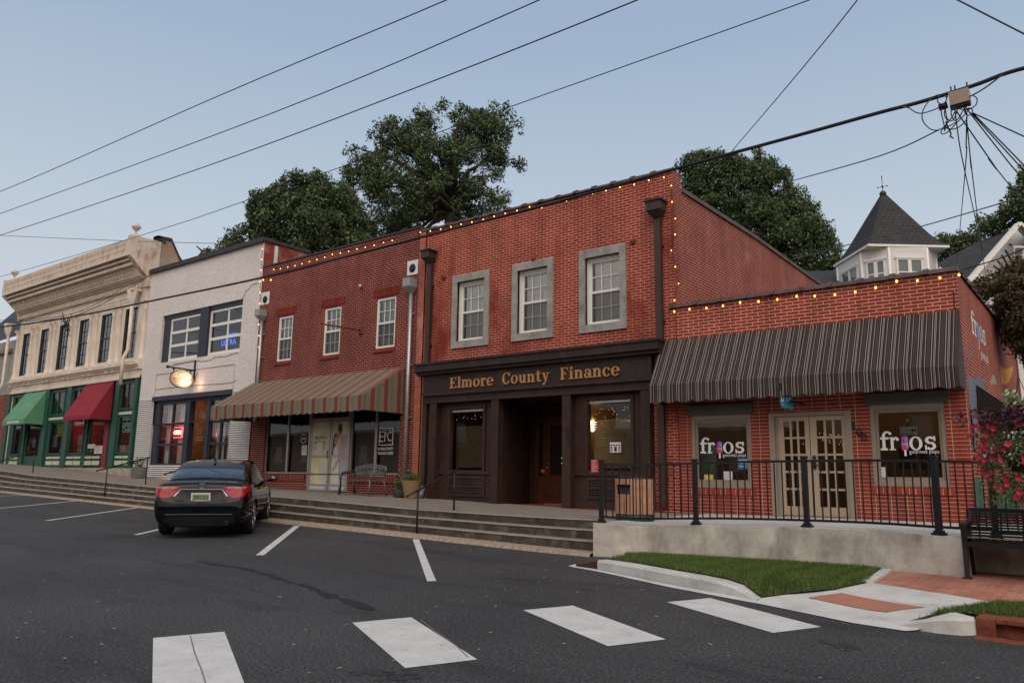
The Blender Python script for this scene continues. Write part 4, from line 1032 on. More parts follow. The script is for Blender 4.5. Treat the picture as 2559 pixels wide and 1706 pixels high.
# lower shopfront
zbar1=(szt+(szb-szt)*.375); zbar2=szt+(szb-szt)*.69
def xs_(px,y=400): return onY(q(23,px,y)).x
La,Lb=xs_(58),xs_(350); Ra,Rb=xs_(622),sx1
m=MB(); m.box(sx0,sx1,YF+.06,YF+.2,szt-.12,szt-.0); m.box(sx0,La+.0,YF+.05,YF+.2,szb,szt-.12) ; m.box(Lb,xs_(400),YF+.02,YF+.24,flw,szt-.12); m.box(xs_(590),Ra,YF+.02,YF+.24,flw,szt-.12); m.box(sx0-.05,sx1,YF-.09,YF-.03,szt-.02,szt+.16)
m.build('shopfront_post',M_navy,wb)
for (a,b_,zb0) in ((La,Lb,szb),(Ra,Rb,szb-.3)):
    m=MB(); m.frame(a,b_,zb0,szt-.12,YF+.07,YF+.16,.06); xm=(a+b_)/2
    m.box(xm-.04,xm+.04,YF+.06,YF+.15,zb0+.06,szt-.18)
    for zz in (zbar1,zbar2): m.box(a+.06,b_-.06,YF+.065,YF+.145,zz-.04,zz+.04)
    w_=m.build('window',M_navy,wb); glass(w_,a+.03,b_-.03,zb0+.03,szt-.15,YF+.11,G_up)
    m=MB()
    for u in ((a+.08),(xm+.05)): m.face([(u,YF+.35,zb0),(u+.42,YF+.42,zb0),(u+.42,YF+.42,szt-.2),(u,YF+.35,szt-.2)])
    m.build('curtain',mk('sheer_curtain',(.74,.76,.72),.9,var=.15,vs=2),w_)
da,db=xs_(405),xs_(590); m=MB(); yd=YF+.9
m.frame(da-.1,db+.1,flw,zbar1+.05,yd,yd+.06,.09,tb=.25); dz=m.build('door',M_navy,wb); glass(dz,da,db,flw+.25,zbar1,yd+.03,G_shop)
m=MB(); m.frame(da-.1,db+.1,zbar1+.05,szt-.1,yd,yd+.06,.08); m.box((da+db)/2-.03,(da+db)/2+.03,yd+.0,yd+.05,zbar1+.1,szt-.2); tw=m.build('transom_window',M_navy,wb); glass(tw,da,db,zbar1+.1,szt-.15,yd+.03,G_shop)
a=onY(q(23,530,295),yd-.01); b_=onY(q(23,592,250),yd-.01); m=MB(); text_to(m,'106',a.x,a.x+.42,a.z,a.z+.30,yd-.004,bold=.01); m.build('house_number',M_wht,tw)
a=onY(q(23,485,520),yd); m=MB(); text_to(m,'COOSA CLEAVER',a.x,a.x+.52,a.z+.02,a.z+.09,yd-.004); m.box(a.x,a.x+.5,yd-.005,yd-.003,a.z-.06,a.z-.04)
for k,fl_ in ((0,1),(1,-1)):
    cx0=a.x+.22+.09*k; zc_=a.z+.27
    for _,p1_,p2_,p3_,p4_ in arc(0,0,.075,.1,(50 if k==0 else -130),(310 if k==0 else 130),.02,.02,10): m.face([(cx0+p[0],yd-.004,zc_+p[1]) for p in (p1_,p2_,p3_,p4_)])
m.build('door_lettering',M_wht,dz)
wood_int=mk('warm_wood_interior',(.20,.11,.065),.7,var=.5,vs=3)
rm=room(wb,XwL+.3,XwR-.4,flw,szt+.3,5,wood_int,y0=YF+1.05)
lampm=emit('warm_bulb',(1,.55,.2),18)
for i,(px,py) in enumerate(((165,225),(235,212),(480,250),(700,200),(760,230))):
    p=onY(q(23,px,py),YF+2.4); t=thing('pendant_lamp',p,['warm pendant lamp near the left edge of the OPEN sign shop','warm pendant lamp above the OPEN neon sign','warm pendant lamp behind the 106 transom','warm pendant lamp in the right window pane of the 106 shop','warm pendant lamp nearest the striped awning in the 106 shop'][i],'lamp','pendant lamps in the white shop')
    m=MB(); m.ball(p,.05,8); m.build('bulb',lampm,t); m=MB(); m.tube([p+Vector((0,0,.05)),(p.x,p.y,szt+.3)],.008,5); m.build('cord',M_black,t)
    if i in (0,2,4): plamp(p+Vector((0,-.05,-.1)),50,(1,.58,.28),t,'lamp_or_fill_light',.1)
# OPEN neon
a=onY(q(23,236,468),YF+.22); b_=onY(q(23,332,428),YF+.22); t=thing('open_sign',a,'red glowing OPEN neon sign in the left shop window of the white building','neon sign')
m=MB(); text_to(m,'OPEN',a.x+.05,b_.x-.03,(a.z+b_.z)/2-.085,(a.z+b_.z)/2+.085,YF+.215,bold=.02); m.build('lettering',emit('open_neon',(1,.28,.18),12),t)
m=MB(); zc_=(a.z+b_.z)/2; m.frame(a.x-.06,b_.x+.06,zc_-.2,zc_+.2,YF+.215,YF+.235,.02); m.build('tube_frame',emit('red_neon',(1,.03,.05),10),t)
m=MB(); m.box(a.x-.08,b_.x+.08,YF+.24,YF+.26,zc_-.22,zc_+.22); m.build('backing',M_black,t); plamp((a.x,YF+.18,zc_),3,(1,.05,.08),t,'neon_light')
# oval projecting sign with gooseneck light
pw=W(2,1688,80); arm=onX(q(2,1450,55),pw.x); cen=onX(q(2,1568,160),pw.x+.03); L=onX(q(2,1470,150),pw.x); Rr=onX(q(2,1668,170),pw.x)
ry_=abs(Rr.y-L.y)/2; top=onX(q(2,1560,90),pw.x).z; bot=onX(q(2,1575,235),pw.x).z; rz_=(top-bot)/2
sg=thing('hanging_sign',(pw.x,YF,cen.z),'lit oval cream sign lettered COOSA CLEAVER on a black scroll bracket','sign')
def ell(m,cx,cy,cz,ry,rz,x0,x1,mi=0,n=36):
    A=[(x0,cy+ry*math.cos(2*PI*i/n),cz+rz*math.sin(2*PI*i/n)) for i in range(n)]; B=[(x1,p[1],p[2]) for p in A]
    m.face(A[::-1],mi); m.face(B,mi)
    for i in range(n): m.face([A[i],A[(i+1)%n],B[(i+1)%n],B[i]],mi)
cy_=(L.y+Rr.y)/2; cz_=(top+bot)/2
m=MB(); ell(m,0,cy_,cz_,ry_,rz_,pw.x-.03,pw.x+.03); m.build('panel',mk('sign_cream',(.58,.44,.33),.6,var=.05),sg)
m=MB(); n=36
for i in range(n):
    a0,a1=2*PI*i/n,2*PI*(i+1)/n; m.tube([(pw.x,cy_+ry_*math.cos(a0),cz_+rz_*math.sin(a0)),(pw.x,cy_+ry_*math.cos(a1),cz_+rz_*math.sin(a1))],.028,5,cap=False)
m.build('rim',mk('sign_rim',(.09,.05,.03),.6),sg)
m=MB(); fx=pw.x+.034; text_to(m,'COOSA CLEAVER',cy_-ry_*.82,cy_+ry_*.82,cz_-rz_*.14,cz_+rz_*.08,fx,face='x',bold=.012)
for k in range(14): m.box(fx-.001,fx+.001,cy_-ry_*.6+k*ry_*.085,cy_-ry_*.6+k*ry_*.085+ry_*.05,cz_-rz_*.34,cz_-rz_*.27)
for k in (-1,1):
    for _,a_,b2,c_,d_ in arc(0,0,.10,.12,(40 if k<0 else -140),(320 if k<0 else 140),.022,.022,12): m.face([(fx,cy_+k*.06+p[0],cz_+rz_*.5+p[1]) for p in (a_,b2,c_,d_)])
m.build('lettering',mk('sign_brown',(.10,.05,.03),.6),sg)
m=MB(); zc_=arm.z; m.tube([(pw.x,YF-.02,zc_-.02),(pw.x,arm.y,zc_)],.028,8); m.ball((pw.x,arm.y,zc_),.06,8); m.box(pw.x-.03,pw.x+.03,YF-.05,YF,zc_-.35,zc_+.35)
for s in (-1,1): m.tube([(pw.x,cy_+s*ry_*.75,zc_-.02),(pw.x,cy_+s*ry_*.75,cz_+rz_*.7)],.015,6); m.ball((pw.x,cy_+s*ry_*.75,zc_-.04),.05,8)
m.tube([(pw.x,YF-.04,zc_+.33),(pw.x,arm.y+.1,zc_+.03)],.01,5); m.build('bracket',M_black,sg)
lp=onX(q(2,1690,182),pw.x+.15); m=MB(); m.ball((pw.x+.2,YF-.12,lp.z),.055,8); m.tube([(pw.x+.2,YF-.1,lp.z),(pw.x+.2,YF-.02,lp.z+.35)],.015,6); m.build('spot_lamp',M_dgrey,sg)
L_=bpy.data.lights.new('sign_spot','SPOT'); L_.energy=70; L_.color=(1,.62,.38); L_.spot_size=R(75); L_.spot_blend=.8; L_.shadow_soft_size=.05
o=bpy.data.objects.new('sign_spot',L_); COL.objects.link(o); o.location=Vector((pw.x+.45,YF-.22,lp.z-.12))-sg.location; dd=(Vector((pw.x,cy_+.1,cz_))-Vector((pw.x+.45,YF-.22,lp.z-.12))); o.rotation_euler=dd.to_track_quat('-Z','Y').to_euler(); o.parent=sg
plamp((pw.x+.45,YF-.2,lp.z-.15),3.2,(1,.62,.38),sg,'lamp_or_fill_light')
# ================================================================ 4 maroon brick building
XdL=XwR+.02; XdR=W(3,2132,300).x; XpR=W(3,2190,500).x
zdT=(W(3,415,335).z+W(3,1040,105).z+W(3,2050,-95).z)/3
ebd=thing('maroon_brick_building',((XdL+XdR)/2,YF,fl(-19)),'maroon brick two-storey building with three white sash windows and a striped awning','building')
wr=[rect(3,(595,840),(752,812),(570,1325),(725,1305)),rect(3,(1095,745),(1275,715),(1070,1260),(1255,1235)),rect(3,(1662,635),(1872,602),(1645,1190),(1856,1165))]
z0m=sum(r[2] for r in wr)/3; z1m=sum(r[3] for r in wr)/3
so_=rect(4,(440,600),(1910,560),(428,1228),(1900,1245)); ox0,ox1=so_[0],so_[1]; ozb=so_[2]; ozt=W(4,1400,520).z
dxa,dxb=W(4,905,1000).x,W(4,1352,1000).x; fld=fl(-19)
H=[(r[0],r[1],z0m,z1m) for r in wr]
zaw=W(4,1000,120).z
m=MB(); m.wall(XdL,XdR,zaw,zdT,YF,H,dep=.15); m.build('wall',B_dark,ebd)
m=MB(); m.wall(XdL,XdR,GND,zaw,YF,[(ox0,ox1,ozb,ozt),(dxa,dxb,fld,ozb+.01)],dep=.25)
m.build('lower_wall',brick('maroon_brick_low',(.15,.020,.013),(.105,.016,.012),(.60,.28,.23),ms=.007),ebd)
shell(ebd,XdL,XdR,zdT,20,B_dark,zroof=zdT-.4)
m=MB(); m.box(XdL,XdR,15.97,16.3,zdT,zdT+.06); m.build('coping',M_coping,ebd)
M_sold=brick('soldier_course',(.26,.035,.022),(.21,.028,.018),(.13,.03,.02),bw=.075,bh=.4,ms=.006)
for r in H:
    m=MB(); m.box(r[0]-.15,r[1]+.16,YF-.012,YF+.02,r[3]+.05,r[3]+.32); m.build('lintel',M_sold,ebd)
    m=MB(); m.box(r[0]-.08,r[1]+.02,YF-.05,YF+.05,r[2]-.11,r[2]-.0); m.build('sill',mk('brick_sill',(.20,.035,.022),.85,var=.25,vs=9),ebd)
    sash(ebd,r[0],r[1],r[2],r[3],YF+.06,t=.075,cols=3,rows=2,blind=True,bl=mk('pale_roller_blind',(.42,.50,.46),.8,var=.03))
m=MB(); m.box(ox0,dxa-.05,YF-.03,YF+.02,ozb-.23,ozb-.03); M_sl=brick('soldier_low',(.19,.026,.017),(.13,.02,.014),(.55,.27,.22),bw=.075,bh=.35,ms=.007); m.build('sill_course',M_sl,ebd); m=MB(); m.box(dxb+.05,ox1,YF-.03,YF+.02,ozb-.23,ozb-.03); m.build('sill_course',M_sl,ebd)
# shopfront frames
zM=ozt
def xx(px,y): return W(4,px,y).x
def swin(a,b_,parent=ebd):
    m=MB(); m.frame(a,b_,ozb,ozt,YF+.08,YF+.14,.045); w_=m.build('shop_window',M_alum,parent); glass(w_,a+.02,b_-.02,ozb+.03,ozt-.03,YF+.11,G_shop); blinds(w_,a+.06,b_-.06,ozb+.05,ozt-.4,YF+.22,M_blindd,.07); return w_
x1_=xx(668,900); w1_=swin(ox0,x1_); w2_=swin(x1_,dxa-.0); x2_=xx(1627,900); w3_=swin(dxb,x2_); w4_=swin(x2_,ox1)
room(ebd,ox0-.2,ox1+.2,fld,ozt+.3,4,y0=YF+.3)
zdt=W(4,1100,640).z
m=MB(); m.frame(dxa,dxb,fld+.02,ozt,YF+.02,YF+.15,.07,tb=.03); m.box(dxa+.07,dxb-.07,YF+.03,YF+.14,zdt-.02,zdt+.04); dfm=m.build('door_frame',M_alum,ebd)
xm=xx(1136,1000)
dd_=mk('door_photo_film',(.42,.40,.22),.5,var=.25,vs=1.5)
M_film=mk('green_meadow_film',(.60,.56,.34),.5,var=.25,vs=2.5); M_filmb=mk('green_blue_film',(.42,.42,.34),.5,var=.2,vs=2)
for k,(a,b_) in enumerate(((dxa+.07,xm-.01),(xm+.01,dxb-.07))):
    m=MB(); m.frame(a,b_,fld+.03,zdt-.02,YF+.04,YF+.10,.075,tb=.2); zb_=fld+.03+(zdt-fld)*.47; m.box(a+.07,b_-.07,YF+.035,YF+.10,zb_-.03,zb_+.03); d1=m.build('door',M_alum,ebd)
    m=MB(); m.box(a+.07,b_-.07,YF+.06,YF+.07,fld+.22,zdt-.09); f_=m.build('door_film',M_film,d1)
    if k==0:
        m=MB(); w=b_-a
        for i,t_ in enumerate(('HELPING','FAMILIES','THRIVE')): zz=zdt-.62-.16*i; text_to(m,t_,a+w*(.2 if i<2 else .27),a+w*(.8 if i<2 else .73),zz,zz+.10,YF+.056,bold=.008)
        m.build('lettering',M_ink,d1)
        m=MB(); m.box(a+w*.34,a+w*.66,YF+.048,YF+.055,zb_+.12,zb_+.45); m.build('paper',M_paper,d1)
        m=MB(); m.pris([(a+w*.55,fld+.35),(b_-.07,fld+.25),(b_-.07,fld+.85),(a+w*.75,fld+.9),(a+w*.55,fld+.75)],YF+.052,YF+.058); m.build('picture_shape',mk('film_white',(.55,.52,.48),.6),d1)
    else:
        w=b_-a; hh=zdt-fld
        def blob(pts,mat,dy): 
            m=MB(); m.pris([(a+w*u,fld+hh*v_) for u,v_ in pts],YF+.058-dy-.004,YF+.058-dy); m.build('picture_shape',mat,d1)
        sk=mk('film_skin',(.42,.27,.20),.6); hr=mk('film_hair',(.07,.035,.02),.6); dr=mk('film_dress',(.60,.57,.55),.6); sh=mk('film_shirt',(.45,.34,.36),.6); jn=mk('film_trousers',(.38,.36,.45),.6)
        blob([(.55,.08),(.92,.08),(.92,.45),(.55,.45)],jn,.001); blob([(.5,.42),(.93,.42),(.93,.72),(.82,.78),(.6,.78),(.5,.68)],sh,.003)
        blob([(.36,.8),(.42,.92),(.55,.93),(.62,.86),(.58,.8),(.45,.78)],hr,.005); blob([(.34,.76),(.38,.83),(.5,.82),(.55,.76),(.46,.72)],sk,.007)
        blob([(.12,.5),(.15,.7),(.22,.79),(.33,.8),(.36,.72),(.3,.62),(.22,.5)],hr,.009); blob([(.22,.66),(.26,.75),(.36,.76),(.4,.7),(.33,.63)],sk,.011)
        blob([(.15,.1),(.2,.38),(.2,.58),(.35,.64),(.48,.6),(.52,.42),(.6,.1)],dr,.013); blob([(.18,.3),(.5,.46),(.56,.43),(.26,.27)],sk,.015)
    m=MB(); m.box(a+.1,b_-.1,YF+.028,YF+.036,fld+.06,fld+.16); m.build('kick_plate',mk('bright_plate',(.6,.6,.62),.4,.3),d1)
m=MB(); xh=xm-.05; m.tube([(xh,YF+.0,fld+1.0),(xh,YF+.0,fld+1.25)],.012,6); m.build('door_handle',M_black,dfm)
# EPC window graphic
a=W(4,1694,737,YF+.075); b_=W(4,1836,922,YF+.075); m=MB(); m.frame(a.x,b_.x,b_.z,a.z,YF+.068,YF+.075,.018)
xc=(a.x+b_.x)/2; zc_=(a.z+b_.z)/2; w=(b_.x-a.x)*.26; h=.14
for z_ in (-h,0,h): m.box(xc-w*1.75,xc-w*.75,YF+.068,YF+.075,zc_+z_-.012,zc_+z_+.012)
m.box(xc-w*1.75,xc-w*1.75+.022,YF+.066,YF+.0745,zc_-h,zc_+h)
m.box(xc-w*.42,xc-w*.42+.022,YF+.066,YF+.0745,zc_-h,zc_+h)
for _,p1_,p2_,p3_,p4_ in arc(0,0,.09,.075,-90,90,.02,.02,10): m.face([(xc-w*.40+p[0],YF+.0655,zc_+.065+p[1]) for p in (p1_,p2_,p3_,p4_)])
for _,p1_,p2_,p3_,p4_ in arc(0,0,.11,.14,50,310,.022,.022,14): m.face([(xc+w*1.15+p[0],YF+.0648,zc_+p[1]) for p in (p1_,p2_,p3_,p4_)])
m.build('window_logo',M_wht,w4_); m=MB(); text_to(m,'ELMORE COUNTY',a.x-.03,b_.x+.03,b_.z-.14,b_.z-.06,YF+.07,bold=.008); text_to(m,'PREGNANCY CENTER',a.x-.03,b_.x+.03,b_.z-.27,b_.z-.19,YF+.07,bold=.008)
m.build('window_lettering',M_wht,w4_)
a=W(4,848,925,YF+.075); b_=W(4,898,1032,YF+.075); poster(0,a.x,b_.x,b_.z,a.z,YF+.07,[M_paper,M_inkg],4,'white opening hours notice on the glass left of the film covered doors','notice')
m=MB(); p=W(4,865,852,YF+.07)
for _,p1_,p2_,p3_,p4_ in arc(0,0,.14,.15,0,360,.015,.015,20): m.face([(p.x+u[0],p.y,p.z+u[1]) for u in (p1_,p2_,p3_,p4_)])
text_to(m,'104',p.x-.08,p.x+.08,p.z-.04,p.z+.04,YF+.07,bold=.01); m.build('house_number',M_wht,w2_)
# striped awning
M_s1=mk('sage_canvas',(.125,.135,.098),.85,var=.1,vs=3,bump=.05); M_s2=mk('brick_red_canvas',(.19,.03,.028),.85,var=.1,vs=3,bump=.05); M_s3=mk('gold_stripe_canvas',(.26,.17,.09),.85)
rrx=W(4,1958,75,15.95); fo=onX(q(4,1508,385),rrx.x); yf_=fo.y; zf_=(fo.z+W(2,1925,400,yf_).z*0+W(4,200,472,yf_).z+W(4,800,430,yf_).z)/3; xa_=W(2,1925,400,yf_).x
xa_=min(xa_,XdL-.05); xl=W(4,400,235,15.95).x
zrg=(rrx.z+W(4,400,235,15.95).z)/2; vh_=zf_-W(4,800,590,yf_).z
awning(ebd,'awning','red and sage striped canvas awning with scalloped hem',xa_,rrx.x,zrg,zf_,yf_,vh_-.03,[M_s1,M_s2,M_s3],stripe=[(.17,0),(.02,2),(.05,0),(.02,2),(.04,0),(.14,1),(.04,0),(.02,2)],scal=.30,ry=15.97)
# rough brick pilaster between the two brick fronts
m=MB(); zpt=W(3,2150,-110).z; m.wall(XdR,XpR,GND,zpt-.1,YF-.04,[]); m.face([(XdR,YF,GND),(XdR,YF-.04,GND),(XdR,YF-.04,zpt-.1),(XdR,YF,zpt-.1)]); m.build('pilaster',B_pil,ebd)
def downspout(parent,n,x0,y0,x1,y1,zbot,mat,boxm,rw=.055,rnd=True,plate=False,hw=.19,hh=.34,matc=None):
    top=W(n,x0,y0,15.85); X_=(top.x); m=MB()
    if rnd: m.tube([(X_,15.88,top.z),(X_,15.88,zbot)],rw,10)
    else: m.box(X_-rw,X_+rw,15.86,15.96,zbot,top.z)
    d_=m.build('downspout',mat,parent); m=MB(); z=top.z
    m.box(X_-hw,X_+hw,15.66,15.97,z+hh*.3,z+hh*1.25); 
    m.hexa([(X_-rw,15.83,z-hh*.35),(X_+rw,15.83,z-hh*.35),(X_+rw,15.95,z-hh*.35),(X_-rw,15.95,z-hh*.35),(X_-hw,15.66,z+hh*.3),(X_+hw,15.66,z+hh*.3),(X_+hw,15.97,z+hh*.3),(X_-hw,15.97,z+hh*.3)])
    if not rnd: m.box(X_-hw-.04,X_+hw+.04,15.62,15.99,z+hh*1.18,z+hh*1.35)
    m.build('collector_box',boxm,d_)
    m=MB()
    for k in range(4): zz=zbot+.6+(top.z-zbot-1)*k/3.2; m=MB(); m.box(X_-rw-.03,X_+rw+.03,15.93,15.99,zz-.02,zz+.02); m.build('bracket',mat,d_)
    return d_,X_,z
d_,X_,z_=downspout(ebd,3,405,850,0,0,fl(-22)+2.2,M_galv,M_gbox,hw=.14,hh=.24)
m=MB(); a=W(3,412,575); b_=W(3,490,690); m.box(a.x,b_.x,15.985,15.998,b_.z,a.z); m.build('scupper_plate',mk('white_plate',(.66,.67,.68),.6),ebd); m=MB(); m.lathe((((a.x+b_.x)/2),15.98,(a.z+b_.z)/2-.05),[(.001,-.02),(.12,-.015),(.14,0)],10,axis='y'); m.build('scupper',M_black,ebd)
d_,X_,z_=downspout(ebd,3,2030,540,0,0,fl(-16.5)+.1,M_galv,M_gbox,hw=.15,hh=.26)
m=MB(); a=W(3,2000,235); b_=W(3,2110,365); m.box(a.x,b_.x,15.985,15.998,b_.z,a.z); m.build('scupper_plate',MATS['white_plate'],ebd); m=MB(); m.lathe((((a.x+b_.x)/2),15.98,(a.z+b_.z)/2-.02),[(.001,-.02),(.12,-.015),(.14,0)],10,axis='y'); m.build('scupper',M_black,ebd)
p=W(3,1492,980,15.99); e_=onX(q(3,1052,908),p.x); t=thing('flagpole_bracket',p,'rusty bare pole sticking out from the maroon brick wall beside the middle window','pole')
m=MB(); m.tube([p,e_],.028,8); m.build('pole',M_rust,t); m=MB(); m.box(p.x-.1,p.x+.1,15.94,16,p.z-.12,p.z+.12); m.build('base_plate',M_rust,t)
p=W(3,1495,505,15.95); t=thing('wall_lamp',p,'tiny floodlight fixed high on the maroon brick wall','lamp'); m=MB(); m.ball((p.x,15.9,p.z),.07,8); m.tube([(p.x,15.9,p.z),(p.x,16,p.z-.02)],.03,6); m.build('lamp_head',M_alum,t)
# ================================================================ 5 orange-red brick building
XrL=XpR; XrR=(W(5,2215,110).x+W(5,2240,1200).x)/2; 
zrT=(W(5,2215,110).z+W(5,1500,262).z+W(5,800,435).z)/3
eb=thing('red_brick_building',((XrL+XrR)/2,YF,fl(-11)),'orange-red brick two-storey building with stone window surrounds and dark wooden shopfront','building')
zc0=W(6,1150,140).z; zcT=(W(6,135,242).z+W(6,2205,32).z)/2       # cornice top
fr=[rect(5,(320,1000),(635,948),(312,1600),(632,1560)),rect(5,(832,905),(1185,845),(835,1556),(1190,1528)),rect(5,(1410,795),(1812,728),(1418,1502),(1828,1465))]
fz0=W(6,560,62).z; z0m=(fr[1][2]+fr[2][2]+fz0)/3; z1m=sum(r[3] for r in fr)/3
H=[]
for r in fr: H.append((r[0]+.17,r[1]-.17,z0m+.19,z1m-.20))
m=MB(); m.wall(XrL,XrR,zcT-.5,zrT,YF,H,dep=.30,mr=1); m.wall(XrL,W(6,200,500).x,GND,zcT-.5,YF,[]); m.wall(W(6,2178,500).x,XrR,GND,zcT-.5,YF,[]); m.build('wall',[B_red,M_stone],eb)
for r,h in zip(fr,H):
    m=MB(); y0_,y1_=YF-.05,YF+.06
    m.box(r[0],h[0],y0_,y1_,z0m,z1m); m.box(h[1],r[1],y0_,y1_,z0m,z1m); m.box(h[0],h[1],y0_+.002,y1_,h[3],z1m); m.box(h[0],h[1],y0_+.002,y1_,z0m,h[2]); m.build('window_surround',M_stone,eb)
    fm_=MB(); fm_.frame(h[0],h[1],h[2],h[3],YF+.09,YF+.20,.07); of=fm_.build('outer_frame',M_wframe,eb)
    sash(eb,h[0]+.06,h[1]-.03,h[2]+.04,h[3]-.07,YF+.15,t=.05,cols=3,rows=2,blind=True,screen=True)
for (n,x,y) in ((5,1875,700),(5,237,1010),(5,1018,858)):
    p=W(n,x,y,15.97); m=MB(); m.lathe((p.x,15.97,p.z),[(.001,-.03),(.06,-.03),(.08,0),(.06,.03),(.001,.03)],8,axis='y'); m.tube([(p.x-.07,15.95,p.z),(p.x+.07,15.95,p.z+.03)],.02,5); m.build('anchor_plate',M_rust,eb)
coping_tiles(eb,XrL-.3,XrR+.0,zrT,15.93,16.28,15)
# right hand side wall, parapet return then sloping coping
X=XrR; pr0=onX(q(17,500,390),X); pr1=onX(q(17,1400,960),X); pr2=onX(q(17,2200,1530),X); yret=pr0.y
zside=(pr0.z+pr1.z)/2
zend=pr2.z
m=MB(); yb=pr2.y
m.face([(X,16,GND),(X,yret,GND),(X,yret,zrT),(X,16,zrT)])
segs=[(yret,pr0.z),(pr1.y,pr1.z),(pr2.y,pr2.z),(pr2.y+2,pr2.z-.02)]
for (a,za_),(b2,zb2) in zip(segs,segs[1:]): m.face([(X,a,GND),(X,b2,GND),(X,b2,zb2-.0),(X,a,za_)])
m.build('side_wall',B_side,eb)
m=MB()
for (a,za_),(b2,zb2) in zip(segs,segs[1:]): m.hexa([(X-.28,a,za_-.01),(X+.05,a,za_-.01),(X+.05,b2,zb2-.01),(X-.28,b2,zb2-.01),(X-.28,a,za_+.09),(X+.05,a,za_+.09),(X+.05,b2,zb2+.09),(X-.28,b2,zb2+.09)])
m.box(X-.3,X+.02,16.3,yret,zrT-.01,zrT+.05); m.build('side_coping',mk('faded_brown_coping',(.11,.075,.06),.6,var=.2,vs=3),eb)
m=MB(); m.face([(XrL,16.3,zrT-.6),(X,16.3,zrT-.6),(X,segs[-1][0],segs[-1][1]-.6),(XrL,segs[-1][0],segs[-1][1]-.6)]); m.face([(X,16.29,zrT-.7),(XrL,16.29,zrT-.7),(XrL,16.29,zrT),(X,16.29,zrT)]); yb=segs[-1][0]; m.face([(X,yb,GND),(XrL,yb,GND),(XrL,yb,zend),(X,yb,zend)]); m.face([(XrL,yb,GND),(XrL,16,GND),(XrL,16,zrT-.1),(XrL,yb,zend)]); m.build('roof',M_roof,eb)
d_,X_,z_=downspout(eb,3,2232,225,0,0,fl(-15)+.25,M_brown,M_brown,rw=.075,rnd=False,hw=.16,hh=.22)
m=MB(); m.tube([(X_,15.91,fl(-15)+.3),(X_+.05,15.8,fl(-15)+.12),(X_+.15,15.6,fl(-15)+.08)],.08,8); m.build('outlet',M_galv,d_)
d_,X2_,z_=downspout(eb,5,2078,470,0,0,fl(-8)+.12,M_brown,M_brown,rw=.075,rnd=False,hw=.18,hh=.24)
# ---- wooden shopfront
zA=zcT; zB=W(6,1150,218).z-.0; zC=(W(6,180,490).z+W(6,2110,337).z)/2; zD=(W(6,210,552).z+W(6,2080,432).z)/2
xA=W(6,183,400).x; xB=XrR-.62; xB=W(6,2200,500).x
zB=(W(6,150,318).z+W(6,2165,125).z)/2; fl5=fl(-11)-.02
m=MB(); m.prof([(15.62,zA),(15.62,zB+.06),(15.70,zB+.03),(15.70,zB-.02),(15.86,zB-.05),(16.0,zB-.05),(16.0,zA+.05),(15.66,zA+.03)],xA-.22,xB+.28); m.box(xA-.25,xB+.31,15.58,15.999,zA+.0,zA+.05); m.build('cornice',M_wood2,eb)
m=MB(); m.box(xA,xB,15.84,16.02,zC,zB-.05); m.build('fascia',M_wood2,eb)
m=MB(); m.box(xA-.03,xB+.03,15.74,16.02,zC-.07,zC); m.box(xA+.04,xB-.04,15.82,16.02,zD,zC-.07); m.box(xA,xB,15.78,16.02,zD-.05,zD); m.build('frieze',M_wood,eb)
# piers
def x6(px,y=900): return W(6,px,y,15.9).x
m=MB()
for (a,b_) in ((205,265),(755,820),(1390,1466),(2095,2175)):
    xa6,xb6=x6(a),x6(b_); m=MB(); m.box(xa6,xb6,15.80,16.0,fl5-.05,zD-.05); m.build('post',M_wood,eb)
